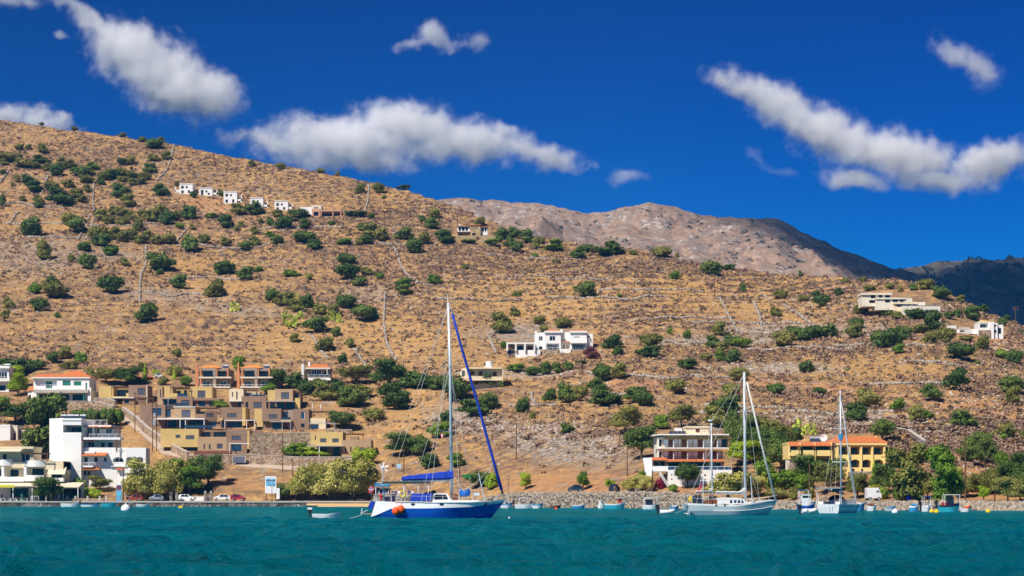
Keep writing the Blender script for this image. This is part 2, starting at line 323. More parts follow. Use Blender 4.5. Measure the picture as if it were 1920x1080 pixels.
# ------------------------------------------------------------------ clouds: real bodies of droplets far behind and above the hills
def cloud(label, D, ells, dens, wisp=1.0, seed=0.0, coord=None, soft=0.85, thick=1.0):
    us = [e[0] - e[2] for e in ells] + [e[0] + e[2] for e in ells]; vs = [e[1] - e[3] - e[2] * abs(math.sin(math.radians(e[4]))) for e in ells] + [e[1] + e[3] + e[2] * abs(math.sin(math.radians(e[4]))) for e in ells]
    cu, cv = (min(us) + max(us)) / 2, (min(vs) + max(vs)) / 2
    hw, hh = (max(us) - min(us)) / 2 * 1.15 + 30, (max(vs) - min(vs)) / 2 * 1.15 + 24; hd = max(e[3] for e in ells) * 1.6 * thick
    k = D / FPX; mb = MB(); mb.box(-hw, hw, -hd, hd, -hh, hh)
    m, n, l = nodes_mat('cloud_droplets'); n.remove(n['Principled BSDF']); out = n['Material Output']
    tc = n.new('ShaderNodeTexCoord')
    def vm(op, a, b):
        x = n.new('ShaderNodeVectorMath'); x.operation = op
        for s, val in ((0, a), (1, b)):
            if isinstance(val, tuple): x.inputs[s].default_value = val
            elif val is not None: l.new(val, x.inputs[s])
        return x
    def fm(op, a, b, c=None, clamp=False):
        x = n.new('ShaderNodeMath'); x.operation = op; x.use_clamp = clamp
        for s, val in ((0, a), (1, b), (2, c)):
            if val is None: continue
            if isinstance(val, (int, float)): x.inputs[s].default_value = val
            else: l.new(val, x.inputs[s])
        return x.outputs[0]
    sh = vm('ADD', tc.outputs['Object'], (seed * 91.0, seed * 37.0, seed * 53.0)).outputs[0]
    dn = n.new('ShaderNodeTexNoise'); dn.inputs['Scale'].default_value = 0.015; dn.inputs['Detail'].default_value = 5; l.new(sh, dn.inputs['Vector'])
    d2 = vm('SCALE', vm('SUBTRACT', dn.outputs['Color'], (0.5, 0.5, 0.5)).outputs[0], None); d2.inputs['Scale'].default_value = 66 * wisp
    pos = vm('ADD', tc.outputs['Object'], d2.outputs[0]).outputs[0]
    acc = None
    for (u, v, rx, ry, ang) in ells:
        mp = n.new('ShaderNodeMapping'); mp.vector_type = 'TEXTURE'
        mp.inputs['Location'].default_value = (u - cu, 0, cv - v); mp.inputs['Rotation'].default_value = (0, math.radians(ang), 0); mp.inputs['Scale'].default_value = (rx, ry * 1.2 * thick, ry)
        l.new(pos, mp.inputs[0]); ln = vm('LENGTH', mp.outputs[0], None).outputs['Value']
        acc = ln if acc is None else fm('SMOOTH_MIN', acc, ln, 0.25)
    fz = n.new('ShaderNodeTexNoise'); fz.inputs['Scale'].default_value = 0.034; fz.inputs['Detail'].default_value = 9; fz.inputs['Roughness'].default_value = 0.7; l.new(sh, fz.inputs['Vector'])
    e = fm('SUBTRACT', 1.34, acc); e = fm('MULTIPLY_ADD', fm('SUBTRACT', fz.outputs['Fac'], 0.5), 2.7 * wisp, e)
    e = fm('DIVIDE', e, soft, clamp=True); e = fm('MULTIPLY', fm('MULTIPLY', e, e), dens)
    vs_ = n.new('ShaderNodeVolumePrincipled'); vs_.inputs['Color'].default_value = (0.995, 0.995, 1.0, 1); vs_.inputs['Anisotropy'].default_value = -0.3
    l.new(e, vs_.inputs['Density']); l.new(vs_.outputs[0], out.inputs['Volume'])
    o = mb.build('cloud', m); o.location = coord if coord is not None else PT(cu, cv, D); o.scale = (k, k, k)
    tag(o, label, 'cloud', 'fair weather clouds'); return o
CD = 5200.0
cloud('big white cloud slanting down over the upper left hillside', CD, [(130, 12, 50, 12, 25), (185, 55, 62, 20, 38), (245, 100, 82, 48, 32), (320, 148, 95, 56, 28), (392, 178, 58, 40, 15), (345, 200, 40, 20, 0), (215, 55, 30, 12, 30), (112, 60, 14, 9, 0)], 0.042, seed=1)
cloud('long flat cloud lying along the ridge left of centre', CD, [(520, 268, 95, 20, 8), (640, 265, 150, 44, 0), (760, 238, 95, 42, 5), (880, 262, 110, 34, 8), (1000, 290, 95, 20, 12), (680, 305, 110, 20, 0), (600, 300, 60, 16, 0), (820, 280, 60, 26, 0), (945, 250, 26, 18, 30), (470, 262, 40, 9, 10)], 0.042, seed=2)
cloud('large ragged cloud sloping down at the right', CD, [(1385, 158, 52, 24, 22), (1470, 205, 85, 34, 32), (1560, 255, 100, 42, 22), (1690, 290, 120, 40, 14), (1855, 305, 70, 36, -15), (1600, 335, 58, 20, 5), (1760, 338, 110, 20, 0)], 0.038, seed=3)
cloud('low cloud tucked behind the left ridge', CD + 400, [(20, 222, 70, 24, 0), (80, 230, 60, 18, 15)], 0.045, seed=4)
cloud('small faint cloud in the top right corner', CD, [(1790, 100, 45, 22, 35), (1835, 130, 48, 26, 38)], 0.018, seed=5)
cloud('small torn cloud high above the middle', CD, [(815, 70, 32, 24, 0), (790, 88, 36, 12, 0), (835, 88, 30, 12, 0)], 0.028, seed=6)
cloud('tiny puff right of the torn high cloud', CD, [(893, 76, 20, 15, 0)], 0.014, seed=7)
cloud('tiny puff above the far mountain top', CD, [(1175, 331, 26, 16, 0)], 0.012, seed=8)
cloud('thin streak under the right cloud', CD, [(1420, 290, 30, 9, 40), (1455, 316, 40, 8, 15)], 0.006, seed=9)
cloud('wispy cloud cut by the top left edge', CD, [(25, 2, 55, 14, 0), (-60, 10, 60, 20, 0)], 0.028, seed=10)
# the cloud whose shade lies on the dark mountain: above the frame, between that mountain and the sun
cloud('wide cloud above the frame that shades the far right mountain', 3000.0, [(0, 0, 560, 260, 0), (420, 60, 420, 240, 0)], 0.14, wisp=0.8, seed=12, thick=3.2,
      coord=Vector((965, 2500, 230)) + SUN * 1150)

# ------------------------------------------------------------------ the air: thin even haze over bay, hills and mountains
hz_, hn_, hl_ = nodes_mat('haze_air'); hn_.remove(hn_['Principled BSDF']); hv = hn_.new('ShaderNodeVolumePrincipled')
hv.inputs['Color'].default_value = (0.07, 0.40, 1.0, 1); hv.inputs['Density'].default_value = 0.00008; hv.inputs['Anisotropy'].default_value = 0.2; hl_.new(hv.outputs[0], hn_['Material Output'].inputs['Volume'])
haze = MB().box(-2600, 2600, -60, 4560, -7.5, 520).build('haze', hz_); tag(haze, kind='stuff')
# ------------------------------------------------------------------ ground cover of the hillside: scrub, grass tufts, stones
def mask_at(arr, u, t):
    c = np.clip(np.searchsorted(U, u), 0, len(U) - 1); r = np.clip(4 + (t * (NT - 1)).astype(int), 4, 3 + NT); return arr[r, c]
def hill_points(nwant, weight, seed, umin=-260, umax=2180, front=2.0):
    g = np.random.default_rng(seed); out = []; tot = 0
    while tot < nwant:
        n = nwant * 3; u = g.uniform(umin, umax, n); y3 = hill_y3(u); ys = interp(u, RIDGE_Y)
        Y = y3 + front + (ys + 8 - y3 - front) * np.sqrt(g.random(n) * 0.93 + 0.07 * g.random(n)); X = (u - CXP) * Y / FPX
        t = np.clip(((Y - y3) / (ys - y3)), 0, 1) ** (1 / interp(u, POW)); v = hill_v3(u) + (interp(u, RIDGE_V) - hill_v3(u)) * t
        keep = (g.random(n) < weight(u, v, t, X, Y)) & ~blocked(u, v)
        out.append(np.stack([X[keep], Y[keep], u[keep], v[keep]], -1)); tot += keep.sum()
    P = np.concatenate(out)[:nwant]; return P, ground_z(P[:, 0], P[:, 1]), g
NOGROW = [(228, 700, 460, 860), (340, 848, 700, 884), (180, 715, 300, 765), (288, 715, 565, 860), (575, 808, 700, 860), (50, 690, 180, 762), (80, 770, 280, 945), (0, 795, 140, 945), (945, 612, 1115, 664), (860, 685, 946, 732), (1205, 795, 1375, 905), (1480, 818, 1665, 892), (1618, 545, 1765, 592), (1780, 600, 1890, 640), (360, 680, 512, 732), (560, 676, 622, 722), (850, 416, 918, 456), (332, 348, 364, 366), (370, 354, 402, 369), (416, 362, 450, 384), (466, 373, 500, 394), (511, 379, 545, 397), (560, 384, 640, 408)]
RAMP = [(229, 764, 234, 785), (234, 768, 262, 800), (250, 785, 290, 832), (270, 800, 330, 856), (290, 820, 345, 862)]
def blocked(u, v):
    b = np.zeros(len(u), dtype=bool)
    for (a, c, d, e) in NOGROW + RAMP: b |= (u > a) & (u < d) & (v > c) & (v < e)
    return b
def tuft(g, nq, spread, h, leaf, flat=0.5):
    """a loose dome of small leaf quads"""
    V = []
    for i in range(nq):
        a = g.random() * 6.283; r = math.sqrt(g.random()) * spread; z = h * (1 - (r / spread) ** 2) * (0.45 + 0.55 * g.random())
        c = np.array([r * math.cos(a), r * math.sin(a), z]); n = c / (np.linalg.norm(c) + 1e-6) + g.normal(size=3) * flat; n /= np.linalg.norm(n)
        t1 = np.cross(n, g.normal(size=3)); t1 /= np.linalg.norm(t1); t2 = np.cross(n, t1); s = leaf * (0.7 + 0.6 * g.random())
        V += [c - t1 * s - t2 * s, c + t1 * s - t2 * s * 0.6, c + t1 * s * 0.8 + t2 * s, c - t1 * s * 0.7 + t2 * s * 0.9]
    V = np.array(V); return V, np.arange(len(V)).reshape(-1, 4)
def stone(g):
    V = np.array([(x, y, z) for z in (-0.4, 0.5) for y in (-.5, .5) for x in (-.5, .5)], dtype=float) * (1 + g.normal(size=(8, 3)) * 0.28); V[4:, :2] *= 0.72
    return V, np.array([(0, 2, 3, 1), (4, 5, 7, 6), (0, 1, 5, 4), (1, 3, 7, 5), (3, 2, 6, 7), (2, 0, 4, 6)])
def scatter(name, temps, P, Z, g, size, zs=1.0, sink=0.05):
    n = len(P); which = g.integers(0, len(temps), n); rot = g.random(n) * 6.283; VV = []; FF = []; base = 0
    for k, (tv, tf) in enumerate(temps):
        ii = np.nonzero(which == k)[0]
        if not len(ii): continue
        c, s = np.cos(rot[ii])[:, None], np.sin(rot[ii])[:, None]; sz = size[ii][:, None]
        x = (tv[None, :, 0] * c - tv[None, :, 1] * s) * sz + P[ii, 0][:, None]; y = (tv[None, :, 0] * s + tv[None, :, 1] * c) * sz + P[ii, 1][:, None]
        z = tv[None, :, 2] * sz * zs + (Z[ii] - sink * size[ii])[:, None]
        VV.append(np.stack([x, y, z], -1).reshape(-1, 3)); FF.append((tf[None] + (np.arange(len(ii)) * len(tv))[:, None, None] + base).reshape(-1, 4)); base += len(ii) * len(tv)
    F_ = np.concatenate(FF); return np_mesh(name, np.concatenate(VV), F_.ravel(), np.full(len(F_), 4))
def cover_mat(name, c0, c1, scale, c2=None):
    m, n, l = nodes_mat(name); b = n['Principled BSDF']; b.inputs['Roughness'].default_value = 0.9; b.inputs['Specular IOR Level'].default_value = 0.1
    tc = n.new('ShaderNodeTexCoord'); z = n.new('ShaderNodeTexNoise'); z.inputs['Scale'].default_value = scale; z.inputs['Detail'].default_value = 5; z.inputs['Roughness'].default_value = 0.75
    l.new(tc.outputs['Object'], z.inputs['Vector']); r = n.new('ShaderNodeValToRGB'); r.color_ramp.elements[0].position = 0.36; r.color_ramp.elements[1].position = 0.62
    r.color_ramp.elements[0].color = (*c0, 1); r.color_ramp.elements[1].color = (*c1, 1)
    if c2: e = r.color_ramp.elements.new(0.72); e.color = (*c2, 1)
    l.new(z.outputs['Fac'], r.inputs[0]); l.new(r.outputs[0], b.inputs['Base Color']); return m
gt = np.random.default_rng(3)
scrub_t = [tuft(gt, 14, 0.5, 0.6, 0.145, 0.7) for _ in range(6)]; grass_t = [tuft(gt, 5, 0.45, 0.5, 0.17, 0.9) for _ in range(6)]; stone_t = [stone(gt) for _ in range(8)]
patch = lambda x, y, s, sd: np.clip((fbm(x / s, y / s, sd, 3) - 0.40) * 4.5, 0.0, 1)
Pn, Zn, g = hill_points(43000, lambda u, v, t, x, y: (0.38 + 0.62 * patch(x, y, 42, 71)) * (1 - 0.8 * mask_at(gold, u, t)) * (1 - 0.75 * mask_at(grey, u, t)) * (1 - 0.85 * mask_at(red, u, t)), 101)
scr = linkmesh('dry_scrub', scatter('dry_scrub', scrub_t, Pn, Zn, g, 0.55 + 1.75 * g.random(len(Pn)) ** 2.2, 0.95), cover_mat('dry_scrub', (0.165, 0.108, 0.080), (0.325, 0.220, 0.150), 0.17, (0.22, 0.18, 0.085)))
tag(scr, 'low grey brown thorn scrub dotted over the whole dry hillside', 'scrub', kind='stuff')
Pn, Zn, g = hill_points(20000, lambda u, v, t, x, y: 0.35 + 0.65 * np.maximum(mask_at(gold, u, t), patch(x, y, 25, 77)), 102)
grs = linkmesh('dry_grass', scatter('dry_grass', grass_t, Pn, Zn, g, 0.5 + 0.9 * g.random(len(Pn)), 0.8), cover_mat('dry_grass', (0.42, 0.25, 0.085), (0.66, 0.42, 0.15), 0.12))
tag(grs, 'golden dry grass tufts between the scrub on the hillside', 'grass', kind='stuff')
Pn, Zn, g = hill_points(15000, lambda u, v, t, x, y: np.clip(0.10 + 1.0 * mask_at(grey, u, t) + 0.35 * mask_at(red, u, t) + 0.5 * np.clip((fbm(x / 28, y / 28, 83, 3) - 0.52) * 6, 0, 1), 0, 1), 103)
stn = linkmesh('loose_stones', scatter('loose_stones', stone_t, Pn, Zn, g, 0.2 + 0.7 * g.random(len(Pn)) ** 3.0, 0.7, 0.15), cover_mat('limestone', (0.28, 0.24, 0.205), (0.58, 0.52, 0.46), 0.5))
tag(stn, 'loose grey limestone lying over the dry hillside', 'stones', kind='stuff')
Pn, Zn, g = hill_points(1500, lambda u, v, t, x, y: 0.2 + 0.8 * patch(x, y, 60, 91), 104)
grn = linkmesh('green_scrub', scatter('green_scrub', scrub_t, Pn, Zn, g, 0.7 + 1.1 * g.random(len(Pn)) ** 2, 1.0), cover_mat('green_scrub', (0.06, 0.07, 0.02), (0.16, 0.155, 0.04), 0.2))
tag(grn, 'small green tufts among the dry scrub', 'scrub', kind='stuff')
low = lambda u, v: np.clip((v - 770) / 40, 0, 1)
Pn, Zn, g = hill_points(9500, lambda u, v, t, x, y: low(u, v) * (0.35 + 0.65 * patch(x, y, 16, 171)), 105)
tag(linkmesh('dry_scrub', scatter('dry_scrub', scrub_t, Pn, Zn, g, 0.5 + 2.0 * g.random(len(Pn)) ** 2.2, 0.9), scr.data.materials[0]), 'dry brown scrub on the lowest slope just above the shore', 'scrub', kind='stuff')
Pn, Zn, g = hill_points(9000, lambda u, v, t, x, y: low(u, v), 106)
tag(linkmesh('dry_grass', scatter('dry_grass', grass_t, Pn, Zn, g, 0.35 + 0.8 * g.random(len(Pn)), 0.9), grs.data.materials[0]), 'golden dry grass on the lowest slope just above the shore', 'grass', kind='stuff')
Pn, Zn, g = hill_points(5000, lambda u, v, t, x, y: low(u, v) * np.clip(0.15 + mask_at(grey, u, t) + 0.6 * mask_at(red, u, t), 0, 1), 107)
tag(linkmesh('loose_stones', scatter('loose_stones', stone_t, Pn, Zn, g, 0.2 + 0.6 * g.random(len(Pn)) ** 2.2, 0.8, 0.1), stn.data.materials[0]), 'loose stones on the lowest slope just above the shore', 'stones', kind='stuff')
# scrub on the far mountain and the shaded one
def dots(name, VV, n, seed, smin, smax, material, label, lim):
    g = np.random.default_rng(seed); a, c = VV.shape[:2]; P = []
    while len(P) < n:
        i = g.integers(0, a - 12); j = g.integers(0, c - 1); fi, fj = g.random(), g.random()
        if g.random() > fbm(VV[i, j, 0] / 160, VV[i, j, 1] / 160, seed, 2) ** 2 * 2.4: continue
        P.append(VV[i, j] * (1 - fi) * (1 - fj) + VV[i + 1, j] * fi * (1 - fj) + VV[i, j + 1] * (1 - fi) * fj + VV[i + 1, j + 1] * fi * fj)
    P = np.array(P); o = linkmesh(name, scatter(name, scrub_t, P, P[:, 2], g, smin + (smax - smin) * g.random(n) ** 2.5, 0.9), material); tag(o, label, 'scrub', kind='stuff')
dots('mountain_scrub', MV1, 4200, 7, 1.8, 8.0, cover_mat('mountain_scrub', (0.085, 0.085, 0.065), (0.15, 0.14, 0.095), 0.02), 'dark round bushes dotted over the far grey mountain', 0)
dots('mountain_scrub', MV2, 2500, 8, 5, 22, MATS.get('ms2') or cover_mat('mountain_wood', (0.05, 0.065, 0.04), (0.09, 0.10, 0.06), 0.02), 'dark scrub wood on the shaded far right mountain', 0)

# ------------------------------------------------------------------ dry stone walls running over the hill
WALLSTONE = cover_mat('dry_stone', (0.20, 0.17, 0.14), (0.46, 0.40, 0.34), 1.1)
def stone_run(name, pts, h, w, material, label=None, cat='stone wall', group=None, parent=None, step=0.62, absolute=False, course=None):
    """a run of piled stones following the ground; pts are photo pixels on the hill or points"""
    g = np.random.default_rng(int(abs(pts[0][0] * 13 + pts[0][1] * 7))); W = []
    ps = [Vector(p) if absolute else on_hill(p[0], p[1])[0] for p in pts]
    VV, FF, n = [], [], 0; org = ps[0].copy()
    for a, b in zip(ps[:-1], ps[1:]):
        L = (b - a).length; m = max(1, int(L / step)); d = (b - a).normalized(); nx = Vector((-d.y, d.x, 0))
        if nx.length < 1e-6: nx = Vector((1, 0, 0))
        nx.normalize(); rows = max(1, int(round(h / 0.45)))
        for i in range(m):
            c = a + (b - a) * ((i + 0.5) / m)
            for r in range(rows):
                q = c + nx * (g.normal() * w * 0.25) + d * (g.normal() * 0.1)
                z = (q.z if absolute else float(ground_z(q.x, q.y))) + (r + 0.35) * h / rows
                tv, tf = stone_t[g.integers(0, len(stone_t))]; s = np.array([step * 1.25, w * 1.1, h / rows * 1.3]) * (0.8 + 0.45 * g.random()); an = math.atan2(d.y, d.x) + g.normal() * 0.25
                x = tv[:, 0] * s[0]; y = tv[:, 1] * s[1]
                VV.append(np.stack([x * math.cos(an) - y * math.sin(an) + q.x - org.x, x * math.sin(an) + y * math.cos(an) + q.y - org.y, tv[:, 2] * s[2] + z - org.z], -1)); FF.append(tf + n); n += 8
    F_ = np.concatenate(FF); o = linkmesh(name, np_mesh(name, np.concatenate(VV), F_.ravel(), np.full(len(F_), 4)), material, parent); o.location = org
    if label: tag(o, label, cat, group, 'thing')
    return o
def z1(*p): return [(x / 3, 200 + y / 3) for x, y in p]
def z2(*p): return [(x / 3, 440 + y / 3) for x, y in p]
def z3(*p): return [(520 + x / 3, 320 + y / 3) for x, y in p]
def z4(*p): return [(1000 + x / 3, 360 + y / 3) for x, y in p]
def z5(*p): return [(1440 + x / 3.375, 480 + y / 3.375) for x, y in p]
def a8(*p): return [(840 + x / 4.8, 560 + y / 4.8) for x, y in p]
GW = 'dry stone walls on the hill'
for pts, lb in [
    (z1((980, 206), (965, 280), (950, 335), (915, 380), (880, 415)), 'long stone wall dropping from the left skyline to the villa row'),
    (z1((530, 430), (522, 500), (530, 565)), 'short stone wall in the middle of the upper left olive belt'),
    (z1((530, 610), (505, 680), (478, 738)), 'right one of two converging stone walls under the olive belt'),
    (z1((515, 590), (470, 650), (440, 735)), 'left one of two converging stone walls under the olive belt'),
    (z1((822, 770), (820, 885), (792, 940), (785, 1075), (788, 1100)), 'tall grey stone wall running straight down the left slope'),
    (z1((48, 368), (0, 440)), 'slanting stone wall at the left edge of the photo, upper slope'),
    (z1((272, 392), (236, 490)), 'stone wall between dark bushes on the upper left slope'),
    (z1((1050, 690), (1010, 730), (980, 755)), 'short stone wall slanting below the leftmost cube villa'),
    (z1((105, 590), (50, 650)), 'short stone wall low in the upper left field'),
    (z3((515, 95), (510, 170), (492, 243)), 'stone wall dropping from the skyline above the pink villa'),
    (z3((655, 430), (690, 520), (745, 600), (860, 655)), 'curving stone wall left of the stone house slope'),
    (z3((605, 700), (598, 850), (615, 960), (668, 1065)), 'stone wall bending down the slope left of the tall mast'),
    (z3((180, 910), (230, 970), (285, 1045)), 'stone wall slanting down below the prickly pears'),
    (z3((430, 985), (495, 1080), (515, 1110)), 'stone wall slanting behind the round olive trees left of mast'),
    (a8((355, 300), (395, 390), (432, 485)), 'stone wall slanting down to the carport of the white villa'),
    (a8((742, 830), (790, 945)), 'pale stone wall end below the white villa'),
    (z4((1050, 610), (1100, 720), (1150, 792)), 'left of two stone walls on the slope above the tall ketch mast'),
    (z4((1240, 630), (1270, 700), (1292, 792)), 'right of two stone walls on the slope above the tall ketch mast'),
    (z4((1278, 565), (1340, 612)), 'short stone wall just under the ridge right of centre'),
    (z4((1400, 650), (1480, 700), (1562, 755)), 'diagonal stone wall left of the beige stepped villa'),
    ]: stone_run('dry_stone_wall', pts, 0.62, 0.5, WALLSTONE, lb, 'stone wall', GW)
tl = [(1300, 705, 190), (1340, 770, 150), (1400, 762, 160), (1560, 770, 230), (1500, 655, 200), (1330, 640, 190), (1180, 700, 160), (1130, 735, 120), (1500, 800, 120), (1620, 782, 170), (1750, 815, 190), (1280, 600, 200), (1400, 610, 200), (1140, 560, 230), (1040, 520, 220), (1000, 480, 180), (900, 560, 160), (1220, 540, 200), (1700, 720, 160), (420, 460, 170), (100, 415, 180), (60, 385, 120), (390, 520, 150), (330, 548, 120), (120, 440, 140), (230, 416, 120), (1650, 650, 170), (1750, 680, 130), (560, 430, 160), (700, 455, 130), (1000, 760, 90), (880, 700, 50)]
tord = {}; tcls = {}
for i, (u, v, w) in enumerate(tl): tcls.setdefault(('left' if u < 640 else 'middle' if u < 1200 else 'right', 'upper' if v < 520 else 'middle' if v < 690 else 'lower'), []).append((v, i))
for c_ in tcls.values():
    for j, (v, i) in enumerate(sorted(c_)): tord[i] = ['first', 'second', 'third', 'fourth', 'fifth', 'sixth', 'seventh', 'eighth', 'ninth', 'tenth', 'eleventh', 'twelfth'][j]
for i, (u, v, w) in enumerate(tl):
    g = np.random.default_rng(i); P_ = []; Yc = float(terr_y(u, v)); n = 9
    for j in range(n):
        uu = u - w / 2 + w * j / (n - 1); P_.append((uu, v + (fbm(np.array(uu / 40.0), np.array(i * 3.3), 5, 2) - 0.5) * 12 + (j - n / 2) * 0.5))
    where = 'left' if u < 640 else 'middle' if u < 1200 else 'right'; hh = 'upper' if v < 520 else 'middle' if v < 690 else 'lower'
    stone_run('terrace_wall', P_, 0.55, 0.6, WALLSTONE, f'{tord[i]} low grey terrace wall of the {hh} {where} slope, counted from the top', 'terrace wall', 'terrace walls on the slope', step=0.8)
# ------------------------------------------------------------------ trees and shrubs
def foliage(name, c0, c1, c2, rough=0.75):
    m, n, l = nodes_mat(name); b = n['Principled BSDF']; b.inputs['Roughness'].default_value = rough; b.inputs['Specular IOR Level'].default_value = 0.15
    tc = n.new('ShaderNodeTexCoord'); z = n.new('ShaderNodeTexNoise'); z.inputs['Scale'].default_value = 5.0; z.inputs['Detail'].default_value = 4; l.new(tc.outputs['Object'], z.inputs['Vector'])
    oi = n.new('ShaderNodeObjectInfo'); ad = n.new('ShaderNodeMath'); ad.operation = 'MULTIPLY_ADD'; ad.inputs[1].default_value = 0.30; l.new(oi.outputs['Random'], ad.inputs[0])
    sb = n.new('ShaderNodeMath'); sb.operation = 'SUBTRACT'; sb.inputs[1].default_value = 0.15; l.new(z.outputs['Fac'], sb.inputs[0]); l.new(sb.outputs[0], ad.inputs[2])
    r = n.new('ShaderNodeValToRGB'); r.color_ramp.elements[0].position = 0.28; r.color_ramp.elements[1].position = 0.72
    r.color_ramp.elements[0].color = (*c0, 1); r.color_ramp.elements[1].color = (*c2, 1); e = r.color_ramp.elements.new(0.5); e.color = (*c1, 1)
    l.new(ad.outputs[0], r.inputs[0]); l.new(r.outputs[0], b.inputs['Base Color'])
    return m
FOL = {
 'd': foliage('carob_leaves', (0.045, 0.080, 0.018), (0.080, 0.135, 0.028), (0.15, 0.20, 0.042)),
 'o': foliage('olive_leaves', (0.11, 0.12, 0.026), (0.185, 0.19, 0.042), (0.28, 0.265, 0.072)),
 'g': foliage('green_leaves', (0.065, 0.13, 0.014), (0.12, 0.21, 0.02), (0.20, 0.29, 0.035)),
 'y': foliage('lime_leaves', (0.17, 0.28, 0.014), (0.28, 0.39, 0.022), (0.40, 0.46, 0.045)),
 't': foliage('tamarisk_leaves', (0.27, 0.26, 0.055), (0.40, 0.37, 0.085), (0.52, 0.47, 0.13)),
 'p': foliage('cactus_pads', (0.25, 0.33, 0.04), (0.40, 0.49, 0.06), (0.55, 0.58, 0.11)),
 'b': foliage('bougainvillea_flowers', (0.10, 0.03, 0.025), (0.30, 0.02, 0.06), (0.42, 0.03, 0.11)),
 'w': foliage('purple_shrub', (0.07, 0.045, 0.035), (0.16, 0.055, 0.055), (0.25, 0.06, 0.09)),
}
BARK = mat('bark', (0.13, 0.095, 0.065), 0.9, var=0.3, scale=4, bump=0.03)
def crown_mesh(name, lobes, nleaf, leaf, seed, jitter=0.55, upright=0.0, core=0.80, drop=0.0):
    """leaf quads over the skin and through the body of several lobes, plus a ragged inner mass"""
    g = np.random.default_rng(seed); VV = []; FF = []; n = 0
    vol = np.array([l[3] * l[4] * l[5] for l in lobes]) ** (2 / 3); pr = vol / vol.sum(); wh = g.choice(len(lobes), nleaf, p=pr)
    for i in range(nleaf):
        cx, cy, cz, rx, ry, rz = lobes[wh[i]]; d = g.normal(size=3); d /= np.linalg.norm(d)
        if d[2] < -0.55: d[2] *= -0.5
        rad = 1.0 - 0.38 * g.random() ** 1.6 + 0.13 * g.normal() * (g.random() < 0.6)
        c = np.array([cx, cy, cz]) + d * np.array([rx, ry, rz]) * rad
        if c[2] < 0.0: continue
        c[2] -= drop * g.random() * rz
        nn = d / np.array([rx, ry, rz]); nn /= np.linalg.norm(nn); nn = nn + g.normal(size=3) * jitter; nn /= np.linalg.norm(nn)
        t1 = np.cross(nn, g.normal(size=3) * (1 - upright) + np.array([0.01, 0, upright])); t1 /= (np.linalg.norm(t1) + 1e-9); t2 = np.cross(nn, t1); s = leaf * (0.55 + 0.9 * g.random()); s2 = s * (1 + 1.6 * upright)
        VV += [c - t1 * s - t2 * s2, c + t1 * s * 0.8 - t2 * s2 * 0.7, c + t1 * s + t2 * s2, c - t1 * s * 0.7 + t2 * s2 * 0.8]; FF.append((n, n + 1, n + 2, n + 3)); n += 4
    sizes = [4] * len(FF); flat = [i for f in FF for i in f]
    for (cx, cy, cz, rx, ry, rz) in lobes:
        bm = bmesh.new(); bmesh.ops.create_icosphere(bm, subdivisions=2, radius=1.0); bm.verts.ensure_lookup_table(); jj = 1 + g.normal(size=len(bm.verts)) * 0.09
        for k, w in enumerate(bm.verts): VV.append(np.array([cx + w.co.x * rx * core * jj[k], cy + w.co.y * ry * core * jj[k], max(0.0, cz + w.co.z * rz * core * jj[k])]))
        for f in bm.faces: flat += [n + w.index for w in f.verts]; sizes.append(3)
        n += len(bm.verts); bm.free()
    return np_mesh(name, np.array(VV), flat, sizes)
def lobes_for(seed, nl, spread=0.26, r0=0.20, r1=0.32, zlo=0.22, zhi=0.68, asp=0.85):
    g = np.random.default_rng(seed); L = [(0, 0, 0.42, 0.34, 0.34, 0.42)]
    for i in range(nl):
        a = 6.283 * (i + g.random() * 0.8) / nl; rr = spread * (0.6 + 0.6 * g.random()); r = r0 + (r1 - r0) * g.random(); z = zlo + (zhi - zlo) * g.random()
        L.append((math.cos(a) * rr, math.sin(a) * rr, z, r, r, r * asp))
    return L
PROTO = {}
